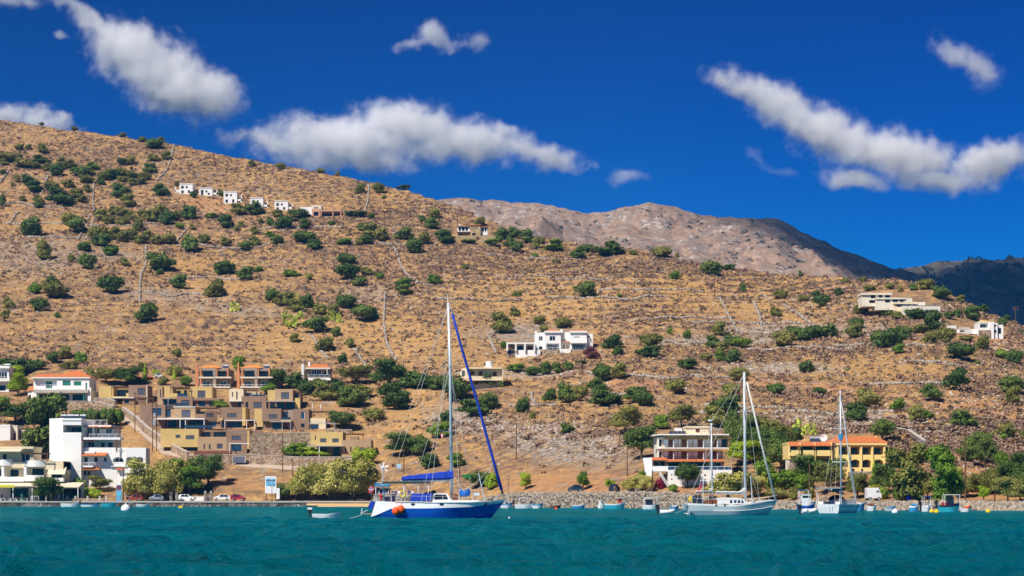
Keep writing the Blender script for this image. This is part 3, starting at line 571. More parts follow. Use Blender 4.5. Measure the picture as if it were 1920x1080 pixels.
def proto(kind, form, i):
    key = (kind, form, i)
    if key in PROTO: return PROTO[key]
    sd = i * 7 + {'shrub': 1, 'tree': 2, 'tall': 3, 'wispy': 4, 'cone': 5, 'cactus': 6, 'round': 7, 'hedge': 8}[form] * 100
    if form == 'shrub': me = crown_mesh('crown', lobes_for(sd, 9, 0.28, 0.15, 0.27), 1500, 0.027, sd, 0.7, core=0.68)
    elif form == 'round': me = crown_mesh('crown', [(0, 0, 0.5, 0.47, 0.47, 0.5)], 900, 0.035, sd, 0.45)
    elif form == 'hedge': me = crown_mesh('crown', [((j - 6) * 0.07 + 0.03 * math.sin(j * 5.1), 0.08 * math.sin(j * 3.3), 0.42 + 0.07 * math.sin(j * 2.7 + i), 0.12, 0.30, 0.36 + 0.08 * math.sin(j * 4.1)) for j in range(13)], 2600, 0.017, sd, 0.5)
    elif form == 'tree': me = crown_mesh('crown', lobes_for(sd, 11, 0.30, 0.15, 0.25, 0.18, 0.80), 4600, 0.0165, sd, 0.7, core=0.60)
    elif form == 'tall':
        g = np.random.default_rng(sd); L = [((g.random() - .5) * 0.5 * (1 - abs(z - 0.45)), (g.random() - .5) * 0.5, z, 0.15 + 0.09 * g.random(), 0.19, 0.12 + 0.06 * g.random()) for z in np.linspace(0.12, 0.88, 15)]
        me = crown_mesh('crown', L, 5600, 0.0155, sd, 0.7, upright=0.5, core=0.55, drop=0.4)
    elif form == 'wispy': me = crown_mesh('crown', lobes_for(sd, 12, 0.31, 0.14, 0.24, 0.2, 0.78), 6500, 0.0115, sd, jitter=0.9, upright=0.6, core=0.62)
    elif form == 'cone': me = crown_mesh('crown', [(0, 0, z, 0.42 * (1.05 - z), 0.42 * (1.05 - z), 0.16) for z in (0.15, 0.3, 0.45, 0.6, 0.75, 0.88)], 900, 0.03, sd)
    else:
        g = np.random.default_rng(sd); mb = MB()
        for j in range(46):
            a = g.random() * 6.283; r = math.sqrt(g.random()) * 0.42; z = 0.1 + (0.85 - r) * g.random(); th = g.random() * 3.14; s = 0.075 + 0.05 * g.random(); b = len(mb.v)
            cs, sn = math.cos(th), math.sin(th); tl = (g.random() - .5) * 1.0
            for w in (-0.012, 0.012):
                for q in range(8):
                    p = 6.283 * q / 8; x, zz = math.cos(p) * s * 0.72, math.sin(p) * s; mb.v.append((r * math.cos(a) + x * cs - (w + zz * tl) * sn, r * math.sin(a) + x * sn + (w + zz * tl) * cs, z + zz))
            mb.f += [tuple(b + q for q in range(8))[::-1], tuple(b + 8 + q for q in range(8))] + [(b + q, b + (q + 1) % 8, b + 8 + (q + 1) % 8, b + 8 + q) for q in range(8)]
        me = mb.mesh('pads')
    me.materials.append(FOL[kind]); PROTO[key] = me; return me
TRUNKS = []
for i in range(3):
    g = np.random.default_rng(40 + i); mb = MB(); mb.tube([(0, 0, -0.12), (0.01, 0.01, 0.12), (0.02 * (i - 1), 0.01, 0.32), (0.0, 0.0, 0.55)], 0.045, 7, 0.02)
    for j in range(5):
        a = 6.283 * j / 5 + g.random(); mb.tube([(0, 0, 0.16 + 0.05 * j), (math.cos(a) * 0.12, math.sin(a) * 0.12, 0.34 + 0.05 * j), (math.cos(a) * 0.26, math.sin(a) * 0.26, 0.5 + 0.06 * j)], 0.022, 5, 0.007)
    me = mb.mesh('trunk', True); me.materials.append(BARK); TRUNKS.append(me)
TONE = {'d': 'dark green', 'o': 'olive green', 'g': 'fresh green', 'y': 'lime green', 't': 'yellowish olive', 'p': 'yellow green', 'b': 'crimson flowering', 'w': 'purple red'}
ORD = ['first', 'second', 'third', 'fourth', 'fifth', 'sixth', 'seventh', 'eighth', 'ninth', 'tenth', 'eleventh', 'twelfth', 'thirteenth', 'fourteenth', 'fifteenth', 'sixteenth', 'seventeenth', 'eighteenth', 'nineteenth', 'twentieth'] + ['twenty-' + w for w in ('first', 'second', 'third', 'fourth', 'fifth', 'sixth', 'seventh', 'eighth', 'ninth')] + ['thirtieth'] + ['thirty-' + w for w in ('first', 'second', 'third', 'fourth', 'fifth', 'sixth', 'seventh', 'eighth', 'ninth')]
def region(u, v):
    if v < float(interp(u, RIDGE_V)) + 22: return 'on the skyline of the near hill'
    if u < 640 and v < 340: return 'on the upper left slope near the skyline'
    if u < 330 and v < 475: return 'in the olive belt left of the villa row'
    if u < 660 and v < 475: return 'on the slope below the villa row'
    if u < 470 and v < 655: return 'on the bare slope above the brown terraced houses'
    if u < 760 and v < 655: return 'on the slope left of the tall mast'
    if u < 300 and v < 765: return 'around the red roofed villa'
    if u < 640 and v < 800: return 'among the upper brown houses and orange roofs'
    if u < 150: return 'around the white seafront hotel at left'
    if u < 470: return 'near the ramp and parked cars at left'
    if u < 720: return 'along the quay below the brown houses' if v > 860 else 'beside the lower ochre house'
    if u < 1010 and v < 480: return 'around the stone house near the ridge'
    if u < 990: return 'behind the rigging of the blue yacht'
    if u < 1250 and v < 560: return 'on the ridge slope below the far mountain'
    if u < 1180 and v < 800: return 'around the white twin villa' if v < 680 else 'on the slope below the white twin villa'
    if u < 1240 and v > 860: return 'above the middle stone shore wall'
    if u < 1240: return 'beside the scree left of the balconied hotel'
    if u < 1640 and v < 575: return 'high on the right part of the hill'
    if u < 1640 and v < 700: return 'on the terraces above the ketch masts'
    if u < 1480: return 'around the balconied hotel'
    if u < 1700 and v < 800: return 'on the slope above the yellow hotel'
    if u < 1690: return 'around the yellow arcaded hotel'
    if v < 600: return 'around the beige stepped villa at right'
    if v < 690: return 'below the white villa at far right'
    if v < 830: return 'on the dry slope at far right'
    return 'behind the right stone quay'
PLANTS = []
def zone(ox, oy, s, items):
    for it in items: PLANTS.append((ox + it[0] / s, oy + it[1] / s, it[2] / s, it[3] / s, it[4], it[5] if len(it) > 5 else None))
zone(0, 200, 3, [(110,247,55,35,'o'),(160,250,40,28,'o'),(238,270,55,48,'o'),(235,103,30,18,'d'),(420,125,35,20,'o'),(692,168,45,20,'o'),(800,192,48,30,'o'),(868,238,105,55,'d'),(905,200,45,25,'o'),(935,298,55,45,'o'),(862,305,72,35,'o'),(685,325,55,40,'d'),(735,320,60,48,'o'),(840,365,70,50,'d'),(860,340,35,30,'o'),(738,352,22,20,'o'),
 (40,310,110,45,'o'),(20,332,50,30,'o'),(130,345,120,45,'o'),(95,300,60,30,'o'),(200,345,60,35,'o'),(225,320,90,40,'d'),(265,365,60,40,'o'),(320,395,80,60,'d'),(330,355,90,40,'o'),(345,312,45,25,'o'),(390,345,80,40,'o'),(455,390,110,55,'d'),(485,430,75,45,'o'),(500,385,60,40,'o'),(520,355,75,35,'g'),
 (590,410,80,40,'o'),(620,400,110,50,'d'),(680,385,80,40,'o'),(565,440,50,35,'d'),(690,415,65,30,'o'),(745,398,55,35,'d'),(745,440,60,35,'o'),(795,435,60,40,'o'),(815,410,75,40,'o'),(680,500,110,70,'d'),(720,555,85,65,'o'),(905,500,95,60,'d'),
 (97,435,35,45,'o'),(155,440,65,45,'d'),(190,480,95,55,'d'),(70,450,28,22,'o'),(15,390,35,28,'d'),(12,560,40,65,'d'),(125,530,40,28,'o'),(215,545,60,50,'o'),(215,565,50,30,'d'),(290,470,85,50,'o'),(330,540,140,80,'d'),(380,455,75,40,'o'),(430,500,80,45,'o'),(460,525,55,40,'o'),(490,475,50,40,'o'),
 (175,715,125,90,'d'),(385,640,90,55,'o'),(430,680,115,75,'d'),(570,620,90,60,'o'),(640,590,70,50,'o'),(610,640,70,45,'o'),(690,600,70,45,'o'),(690,645,80,45,'o'),(740,620,70,50,'o'),(800,595,60,40,'o'),(850,635,90,60,'o'),(900,590,80,45,'o'),(940,660,90,75,'d'),(985,640,70,50,'o'),(1060,625,85,65,'d'),(1048,575,40,25,'d'),
 (780,690,60,70,'o'),(550,735,110,75,'o'),(570,785,110,60,'d'),(645,735,70,60,'o'),(690,750,75,55,'o'),(735,735,70,60,'o'),(790,755,80,45,'o'),(830,735,60,45,'o'),(880,755,80,45,'o'),(950,755,80,55,'o'),
 (1010,688,50,32,'g'),(1080,692,35,30,'o'),(1072,800,105,85,'d'),(1150,765,65,50,'o'),(1270,772,70,42,'o'),(1270,680,90,70,'d'),(1355,670,40,30,'o'),(1330,692,38,28,'o'),(1190,625,75,25,'g'),(1340,615,90,55,'o'),(1430,610,110,65,'d'),(1465,655,40,28,'o'),(1520,668,42,48,'d'),(1560,625,70,35,'o'),(1600,690,110,65,'d'),(1680,625,110,50,'d'),(1715,690,70,50,'d'),(1650,650,60,35,'o'),(1430,712,50,42,'o'),(1865,675,45,22,'g'),
 (1380,790,75,50,'d'),(1430,775,75,50,'o'),(1520,730,65,28,'g'),(1560,768,80,45,'d'),(1715,762,130,55,'d'),(1770,795,90,55,'d'),(1910,775,30,25,'g'),
 (1088,517,42,36,'d'),(1243,510,28,30,'d'),(995,447,30,28,'o'),(1415,335,42,36,'o'),(1578,350,55,35,'o'),(1805,373,42,26,'o'),(1899,390,25,20,'o'),
 (475,822,85,45,'g'),(622,832,95,50,'g'),(245,870,85,100,'o'),(262,873,55,45,'o'),(402,886,42,42,'o'),(490,917,98,80,'d'),(905,908,140,90,'d'),(900,930,40,28,'g'),(698,892,50,42,'o'),(1265,928,130,70,'d'),(1380,968,85,70,'d'),(1455,925,50,26,'g'),(1635,945,100,35,'g'),(1740,970,45,35,'o'),(1003,1015,85,70,'d'),(1215,1055,105,85,'o'),(200,1052,80,55,'g'),(620,1040,140,95,'d'),(310,1078,135,85,'o'),(295,1010,75,45,'d')])
zone(0, 440, 3, [(45,410,68,60,'o'),(222,440,95,75,'d'),(28,475,52,48,'o'),(830,480,125,85,'d'),(322,478,35,25,'g'),(995,690,55,45,'o'),(297,728,65,58,'d'),(362,698,85,65,'o'),(455,735,80,52,'g'),(1530,372,85,75,'d'),(1600,385,110,72,'o'),(1660,425,90,65,'o'),(1725,400,80,75,'d'),(1665,370,50,50,'p'),(1320,425,65,50,'p'),(1640,510,95,55,'p'),(1610,460,50,35,'p'),(1690,470,50,40,'p'),(1775,535,135,110,'d'),(1880,445,75,60,'o'),(1800,430,90,60,'o'),(1910,390,40,60,'d'),(1890,555,60,55,'d'),(1655,595,60,45,'o'),(1830,630,110,75,'o'),(1860,475,60,40,'p'),(1905,485,35,50,'p'),(1345,712,75,30,'g'),
 (115,770,140,70,'d'),(200,760,110,55,'d'),(390,760,100,40,'o'),(100,905,95,120,'y','tree'),(510,810,60,55,'o'),(600,840,120,85,'o','tree'),(720,845,140,95,'d','tree'),(800,800,50,50,'o'),(985,790,90,55,'o'),(815,830,40,65,'y','cone'),(882,805,42,38,'y'),(980,808,38,50,'y','cone'),(920,850,60,45,'o'),(1045,855,70,48,'g'),(1565,855,100,100,'d','tree'),(1340,762,70,60,'g')])
zone(520, 320, 3, [(468,137,60,55,'o'),(568,140,68,55,'o'),(710,122,70,28,'d'),(600,165,25,18,'g'),(340,35,25,20,'o'),(885,265,62,55,'o'),(865,318,85,55,'d'),(815,285,45,28,'d'),(1142,287,62,48,'o'),(935,378,95,55,'d'),(960,403,100,35,'d'),(715,390,98,58,'d'),(825,405,80,60,'o'),(770,465,95,80,'d'),(470,345,45,38,'d'),(520,385,120,75,'o'),(580,395,90,65,'o'),(500,412,80,50,'d'),(460,420,40,40,'o'),(380,415,80,30,'g'),(530,283,40,32,'d'),(440,265,130,25,'d'),(1080,405,90,20,'g'),(1200,414,95,28,'g'),(1265,375,80,55,'d'),(1250,393,42,36,'d'),(1335,365,70,55,'d'),(1405,400,85,65,'d'),(1410,335,35,38,'o'),(1345,445,75,60,'d'),(1455,430,50,65,'o'),(1490,400,40,30,'o'),(1310,405,60,40,'d'),(1288,418,40,22,'d'),(1565,398,65,22,'g'),(1555,440,110,28,'g'),(1690,483,82,52,'d'),(1745,440,100,38,'d'),(1860,465,120,35,'d'),(1880,418,85,28,'d'),(1450,470,40,22,'g'),
 (395,605,140,110,'d'),(390,530,105,60,'d'),(465,640,85,45,'d'),(505,590,80,40,'o'),(575,605,52,34,'g'),(712,655,90,50,'g'),(710,700,90,50,'d'),(880,635,80,50,'g'),(390,755,115,75,'d'),(480,835,130,105,'d'),(540,825,60,55,'d'),(365,1070,60,50,'d'),(410,980,45,52,'o'),(1740,705,112,85,'d'),(1260,905,120,100,'o'),(1475,858,78,45,'o'),(1608,868,100,55,'o'),(1500,895,50,40,'o'),(1335,805,60,45,'o'),(1055,540,40,25,'o'),(1570,510,50,30,'o'),(1350,700,50,25,'g'),(1680,655,45,25,'o')])
zone(1000, 360, 3, [(440,297,80,30,'d'),(250,362,80,48,'d'),(295,320,85,40,'d'),(345,328,60,30,'o'),(445,345,150,38,'d'),(720,365,95,60,'o'),(755,350,45,45,'o'),(560,350,45,20,'g'),(808,365,25,30,'o'),(1000,467,118,75,'d'),(1095,438,80,30,'d'),(797,482,60,38,'g'),(1178,557,38,48,'d'),(1390,597,80,52,'o'),(1522,615,60,38,'o'),(1588,577,52,34,'d'),(1715,585,60,40,'d'),(1620,660,95,62,'d'),(1845,692,80,52,'o'),(1880,637,55,35,'d'),(1755,513,52,26,'o'),(1855,515,45,26,'o'),(1890,555,60,30,'o'),(1503,482,25,28,'d'),(1360,715,65,50,'o'),
 (485,600,32,18,'g'),(1043,798,72,75,'o'),(768,795,35,32,'g'),(865,812,48,42,'g'),(665,865,130,70,'o'),(650,920,130,60,'d'),(1010,860,85,62,'d'),(1115,850,100,55,'d'),(1170,865,110,50,'g'),(1060,885,80,50,'o'),(1055,940,75,50,'g'),(1125,945,85,75,'d'),(970,938,80,38,'o'),(865,982,110,48,'d'),(450,880,100,70,'d'),(475,915,60,50,'d'),(1410,870,130,90,'o'),(1480,830,130,65,'d'),(1570,830,130,70,'d'),(1660,825,110,60,'d'),(1820,785,85,62,'d'),(1805,830,90,70,'o'),(1910,855,30,40,'g'),(1535,1000,95,58,'d'),(1160,1050,115,75,'o')])
zone(840, 560, 4.8, [(1390,720,170,140,'d'),(1540,710,150,130,'o'),(1340,830,180,120,'d'),(770,675,150,80,'d'),(880,665,120,110,'d'),(980,660,100,90,'d'),(1080,632,110,70,'d'),(1200,592,110,35,'d'),(610,640,160,60,'g'),(920,915,120,110,'d'),(1060,930,180,150,'d'),(1190,920,150,170,'o'),(1410,960,300,120,'d'),(1700,935,240,120,'d'),(1290,535,140,95,'w'),(500,430,60,60,'g'),(360,800,150,105,'d','tree'),(480,795,45,45,'g'),(160,800,70,50,'g'),(370,960,180,150,'d')])
zone(1440, 480, 3.375, [(595,370,90,60,'o'),(630,310,58,42,'d'),(645,220,70,32,'o'),(770,220,60,40,'o'),(600,175,50,32,'o'),(840,235,35,35,'o'),(920,225,60,38,'d'),(1000,225,110,60,'o'),(1095,278,110,65,'d'),(1220,300,55,45,'o'),(1360,335,70,38,'d'),(750,345,100,45,'o'),(800,345,60,35,'o'),(748,380,65,48,'d'),(818,400,85,42,'o'),(945,415,140,75,'d'),(890,375,60,50,'d'),(1045,485,120,105,'d'),(1048,380,75,32,'d'),(1145,410,70,45,'d'),(1200,400,60,45,'d'),(1290,410,110,75,'d'),(1485,435,70,50,'d'),(1510,400,40,35,'d'),(700,560,100,70,'d'),(765,588,150,100,'d'),(840,545,90,80,'d'),(875,530,75,70,'d'),(825,620,68,55,'g'),(960,500,110,45,'o'),(1030,565,90,70,'o'),(1120,578,120,110,'o'),(1220,660,165,120,'d'),(1260,532,110,28,'o'),(1360,592,90,80,'o'),(1560,675,100,90,'d'),(1475,645,80,55,'g'),(1195,865,150,155,'d'),(1030,930,130,120,'d'),(1545,880,165,145,'d'),(635,945,130,110,'o'),(560,1035,150,105,'d'),(825,975,90,65,'g'),(940,1045,100,100,'o'),(1005,1012,90,50,'g'),(1230,1055,160,95,'d'),(1110,1078,50,32,'g'),(1325,680,30,20,'g'),(1600,490,40,25,'d'),(1450,497,40,40,'o')])
zone(1440, 740, 4, [(1780,295,170,115,'o'),(860,380,180,175,'d','tree'),(1765,325,60,45,'g'),(1905,290,40,60,'o'),(50,345,170,90,'o'),(150,305,70,55,'o'),(230,352,120,85,'p'),(320,352,100,70,'p'),(20,545,120,180,'d','tree'),(100,605,190,245,'d','tree'),(300,665,200,150,'d','tree'),(480,705,170,190,'d','tree'),(130,712,170,110,'g'),(240,705,120,65,'g'),(425,565,85,130,'d','tree'),(670,772,130,140,'o','tree'),(795,700,80,135,'y','cone'),(850,782,115,65,'g','round'),(985,792,100,70,'g','round'),(1110,802,110,85,'g','round'),(1050,810,270,350,'o','tall'),(905,735,100,140,'d','tree'),(1330,822,225,355,'g','tall'),(1500,765,170,155,'o','wispy'),(1640,745,160,130,'o','wispy'),(1620,825,70,115,'y','tree'),(1520,562,170,140,'d','tree'),(1600,525,130,180,'d','tree'),(1690,535,80,140,'d','tree'),(1750,558,90,120,'g'),(1880,612,150,165,'d','tree'),(1800,822,200,170,'o','wispy'),(1895,805,120,190,'d','wispy'),(920,592,110,145,'g','tree'),(50,782,160,70,'o'),(190,788,80,75,'o'),(310,780,90,70,'o')])
zone(1200, 680, 3.375, [(225,205,150,120,'o'),(20,270,105,100,'d'),(260,402,165,120,'o','tree'),(130,417,100,75,'g'),(580,217,110,80,'o'),(545,302,180,95,'d'),(480,402,160,105,'o'),(600,412,110,145,'d'),(860,197,110,68,'d'),(1140,192,75,45,'d'),(850,492,150,75,'o'),(930,462,60,52,'o'),(730,602,160,160,'d','tree'),(800,655,160,180,'d','tree'),(920,705,130,225,'d','tree'),(690,665,170,105,'y','tree'),(300,795,160,145,'d','tree'),(560,862,270,155,'t','wispy'),(720,855,140,120,'t','wispy'),(130,800,70,60,'b'),(210,825,60,50,'g'),(880,865,130,65,'o'),(10,785,90,90,'g','tree')])
zone(960, 740, 4, [(85,147,115,98,'d'),(155,187,50,50,'o'),(415,272,100,65,'d'),(850,292,220,190,'o','tree'),(1120,252,110,92,'g'),(970,475,240,235,'d','tree'),(100,715,80,120,'y','tree'),(535,720,78,130,'g','tree'),(740,725,70,85,'y','tree'),(900,832,140,110,'t','wispy'),(1000,800,110,120,'t','wispy')])
zone(640, 540, 2.347, [(205,432,130,115,'d','tree'),(220,477,110,80,'d'),(65,412,130,78,'o','tree'),(45,522,120,75,'d'),(70,467,150,50,'o'),(330,427,150,62,'d'),(430,432,110,60,'d'),(510,483,120,125,'d'),(280,732,150,90,'d','tree'),(350,725,90,75,'d'),(390,792,90,60,'d'),(430,652,90,60,'g'),(575,558,130,82,'d'),(460,588,60,50,'d'),(610,873,120,85,'d'),(660,884,60,58,'y'),(505,782,80,52,'g')])
zone(300, 640, 3.375, [(850,292,150,85,'d'),(930,342,120,82,'d'),(1010,302,110,62,'d'),(1040,372,150,105,'o'),(1120,352,110,105,'d'),(1150,555,160,110,'d','tree'),(690,332,100,60,'g'),(110,655,110,95,'d','tree'),(670,545,120,85,'y','tree'),(705,705,80,65,'d'),(850,727,130,75,'g'),(960,727,200,50,'y'),(1245,775,95,95,'y'),(1320,775,95,95,'y'),(860,1002,110,140,'t','wispy'),(950,1008,180,215,'t','wispy'),(1080,1010,210,240,'t','wispy'),(1230,1010,230,240,'t','wispy'),(775,1003,100,115,'d'),(380,415,110,38,'g')])
zone(0, 640, 3.375, [(95,505,240,112,'d','tree'),(20,400,90,60,'g'),(290,740,270,330,'d','tall'),(400,870,90,120,'d','tall'),(600,530,250,125,'d','hedge'),(710,525,130,125,'g','hedge'),(300,1025,180,140,'d','tree'),(630,950,115,90,'o','tree'),(900,1010,200,240,'t','wispy'),(1060,1005,180,230,'t','wispy'),(1200,965,175,160,'g','tree'),(1120,835,130,85,'g'),(1320,915,145,185,'d','tree'),(1240,835,130,105,'d'),(590,985,110,45,'y'),(450,985,90,65,'y')])
zone(0, 0, 1, [(1425,873,60,52,'d','tree'),(1470,886,48,60,'d','tree'),(1396,878,60,40,'y','tree'),(1515,908,52,46,'d','tree'),(1462,923,60,32,'g'),(1507,923,42,28,'g'),(1608,934,38,42,'o','tree'),(1382,856,44,60,'d','tree'),(1440,826,62,38,'o'),(1462,852,52,46,'o','tree'),(1404,846,46,50,'d','tree'),(1490,846,30,36,'d'),(1432,905,40,34,'g'),(1555,925,50,50,'o','tree'),(1655,925,40,50,'d','tree'),(1740,935,40,44,'o','wispy'),(1838,865,50,50,'d','tree'),(1862,925,50,46,'o','wispy'),(1905,930,60,60,'d','wispy'),(1900,760,30,30,'o'),(150,930,30,28,'g'),(128,935,26,20,'y'),(172,937,30,18,'y'),(64,920,30,26,'d'),(30,930,16,20,'g','cone'),(345,915,40,40,'g'),(20,725,40,36,'y','tree'),(12,700,70,30,'d'),(745,770,60,40,'d'),(700,790,40,26,'o')])
def far_ok(u, v):
    return v <= hill_v3(u) + 0.5
def plant():
    seen = {}; items = []
    for i, (u, v, w, h, kind, form) in enumerate(PLANTS):
        g = np.random.default_rng(900 + i); fm = form or ('cactus' if kind == 'p' else 'shrub')
        if far_ok(u, v): p, k = on_hill(u, v)
        else:
            y0 = float(shore_y(u)); Y = min(max(CAMH - float(quay_z(u)), 0.02) * FPX / max(v - YH, 0.5), float(hill_y3(u))) if CAMH > quay_z(u) else float(hill_y3(u)) - 2
            Y = min(max(Y, y0 + 2.0), float(hill_y3(u))); k = Y / FPX; p = Vector(((u - CXP) * k, Y, float(ground_z((u - CXP) * k, Y))))
        W, H = w * k, h * k; sc_ = 1.22 if fm in ('tree', 'tall', 'wispy') else 1.1; W *= sc_ * (1.15 if fm == 'tall' else 1.0); H *= sc_; dep = W if fm != 'hedge' else W * 0.4
        big = fm in ('tree', 'tall', 'wispy') or h > 34
        p = p - Vector((0, 0, 0.12 * H if not big else 0.05 * H)); cm = proto(kind, fm, i % (4 if fm in ('shrub', 'tree') else 3))
        rz = g.random() * 6.283 if fm != 'hedge' else 0.0; wob = 0.94 + 0.12 * g.random()
        if fm == 'hedge': rz = 0.0
        if big:
            lift = {'tree': 0.16, 'tall': 0.10, 'wispy': 0.10}.get(fm, 0.06)
            root = empty('tree', p, rz); c = linkmesh('crown', cm, None, root); c.location = (0, 0, lift * H); c.scale = (W * 1.08, W * 1.08, H * (1.05 - lift))
            t = linkmesh('trunk', TRUNKS[i % 3], None, root); t.scale = (max(H, W) * 0.8, max(H, W) * 0.8, H * 1.0)
            word, nm = 'tree', 'tree'
        else:
            word = {'cactus': 'prickly pear', 'cone': 'cypress', 'round': 'clipped bush', 'hedge': 'hedge'}.get(fm, 'shrub'); nm = {'prickly pear': 'prickly_pear', 'clipped bush': 'clipped_bush'}.get(word, word)
            if word == 'shrub': nm = {'d': 'carob_bush', 'o': 'olive_shrub', 'g': 'green_shrub'}.get(kind, 'garden_shrub')
            root = linkmesh(nm, cm, None); root.location = p; root.rotation_euler = (0, 0, rz); root.scale = (W * 1.10, max(dep, 0.6 * H) * 1.10, H * 1.42 * wob)
        root.name = nm
        size = 'small' if max(w, h) < 16 else 'large' if max(w, h) > 38 else ''
        shape = 'low ' if h < 0.5 * w else 'tall ' if h > 1.1 * w else ''
        base = ' '.join(f'{size} {shape}{TONE[kind]} {word} {region(u, v)}'.split()); seen.setdefault(base, []).append((u, root, word))
    for base, lst in seen.items():
        lst.sort(key=lambda a: a[0]); n = len(lst)
        for j, (u, root, word) in enumerate(lst):
            lb = base
            if n > 1: lb = base + (', leftmost' if j == 0 else ', rightmost' if j == n - 1 else f', {ORD[j]} from left')
            tag(root, lb, {'prickly pear': 'cactus', 'clipped bush': 'bush'}.get(word, word), {'tree': 'trees around the bay', 'shrub': 'shrubs on the hillside', 'prickly pear': 'prickly pears', 'cypress': 'young cypresses', 'clipped bush': 'clipped bushes by the quay', 'hedge': 'hedges'}[word])
plant()
# ------------------------------------------------------------------ buildings
WHITE = mat('white_plaster', (0.80, 0.79, 0.77), 0.8, var=0.05, scale=0.35, bump=0.006, bscale=9)
CREAM = mat('cream_plaster', (0.74, 0.62, 0.42), 0.85, var=0.07, scale=0.35, bump=0.006)
PALE = mat('pale_plaster', (0.72, 0.66, 0.55), 0.85, var=0.07, scale=0.35, bump=0.006)
OCHRE = mat('ochre_plaster', (0.60, 0.43, 0.17), 0.85, var=0.08, scale=0.35, bump=0.006)
TAN = mat('tan_plaster', (0.44, 0.30, 0.175), 0.85, var=0.09, scale=0.35, bump=0.006)
BROWN = mat('brown_plaster', (0.285, 0.185, 0.125), 0.85, var=0.09, scale=0.35, bump=0.006)
YELLOW = mat('yellow_plaster', (0.80, 0.60, 0.235), 0.85, var=0.06, scale=0.35, bump=0.006)
SALMON = mat('salmon_plaster', (0.60, 0.24, 0.10), 0.85, var=0.08, scale=0.35)
TAUPE = mat('taupe_plaster', (0.34, 0.26, 0.205), 0.85, var=0.08, scale=0.35)
PINK = mat('pink_plaster', (0.60, 0.33, 0.22), 0.85, var=0.08, scale=0.35)
TILE = mat('roof_tiles', (0.56, 0.17, 0.055), 0.8, var=0.25, scale=1.6, bump=0.05, bscale=4)
TILE2 = mat('old_roof_tiles', (0.50, 0.20, 0.085), 0.8, var=0.25, scale=1.6, bump=0.05, bscale=4)
OTILE = mat('orange_roof_tiles', (0.72, 0.26, 0.055), 0.8, var=0.2, scale=1.6, bump=0.05, bscale=4)
WOOD = mat('brown_timber', (0.13, 0.065, 0.035), 0.7, var=0.25, scale=2.5)
DOORW = mat('brown_shutter', (0.17, 0.06, 0.03), 0.6, var=0.2, scale=2)
OAK = mat('light_oak', (0.50, 0.27, 0.075), 0.6, var=0.15, scale=2)
TEAL = mat('teal_shutter', (0.02, 0.17, 0.14), 0.55, var=0.12, scale=2)
ROLLER = mat('blue_grey_roller', (0.115, 0.135, 0.19), 0.5, var=0.08, scale=2)
GLASS = mat('window_glass', (0.014, 0.020, 0.034), 0.08, var=0.3, scale=0.6, spec=0.4)
BGLASS = mat('blue_glass', (0.025, 0.06, 0.12), 0.10, var=0.3, scale=0.6, spec=0.4)
FRAME = mat('white_frame', (0.78, 0.78, 0.78), 0.5, var=0.04)
GREYM = mat('grey_metal', (0.42, 0.46, 0.50), 0.4, metal=0.3, var=0.06)
DARKM_ = mat('dark_metal', (0.05, 0.05, 0.055), 0.5, metal=0.3, var=0.1)
CONC = mat('concrete', (0.46, 0.42, 0.37), 0.9, var=0.12, scale=0.6, bump=0.01)
ROADM = mat('worn_concrete_road', (0.47, 0.38, 0.30), 0.95, var=0.12, scale=0.4, bump=0.02)
CANVAS = mat('cream_canvas', (0.70, 0.60, 0.46), 0.9, var=0.06)
SOLAR = mat('solar_panel', (0.03, 0.045, 0.085), 0.15, var=0.2, spec=0.7)
def masonry(name, c0, c1, c2, scale=1.9):
    m, n, l = nodes_mat(name); b = n['Principled BSDF']; b.inputs['Roughness'].default_value = 0.95; b.inputs['Specular IOR Level'].default_value = 0.1
    tc = n.new('ShaderNodeTexCoord'); v = n.new('ShaderNodeTexVoronoi'); v.inputs['Scale'].default_value = scale; l.new(tc.outputs['Object'], v.inputs['Vector'])
    e = n.new('ShaderNodeTexVoronoi'); e.feature = 'DISTANCE_TO_EDGE'; e.inputs['Scale'].default_value = scale; l.new(tc.outputs['Object'], e.inputs['Vector'])
    r = n.new('ShaderNodeValToRGB'); r.color_ramp.elements[0].color = (*c0, 1); r.color_ramp.elements[1].color = (*c2, 1); x = r.color_ramp.elements.new(0.5); x.color = (*c1, 1)
    s = n.new('ShaderNodeSeparateColor'); l.new(v.outputs['Color'], s.inputs[0]); l.new(s.outputs[0], r.inputs[0]); l.new(r.outputs[0], b.inputs['Base Color'])
    rp = n.new('ShaderNodeValToRGB'); rp.color_ramp.elements[1].position = 0.12; l.new(e.outputs['Distance'], rp.inputs[0])
    bp = n.new('ShaderNodeBump'); bp.inputs['Distance'].default_value = 0.10; l.new(rp.outputs[0], bp.inputs['Height']); l.new(bp.outputs[0], b.inputs['Normal']); return m
STONE = masonry('rubble_masonry', (0.22, 0.15, 0.10), (0.40, 0.29, 0.19), (0.55, 0.44, 0.33))
GSTONE = masonry('grey_masonry', (0.14, 0.125, 0.115), (0.30, 0.27, 0.24), (0.50, 0.45, 0.40), 1.5)
YSTONE = masonry('honey_masonry', (0.36, 0.25, 0.12), (0.50, 0.36, 0.19), (0.60, 0.47, 0.28), 2.2)
WKIND = {'g': (GLASS, FRAME), 'b': (BGLASS, FRAME), 'n': (GLASS, DARKM_), 'k': (DOORW, DOORW), 's': (ROLLER, DARKM_), 't': (TEAL, TEAL), 'w': (FRAME, FRAME), 'y': (OAK, FRAME), 'q': (BGLASS, DARKM_)}
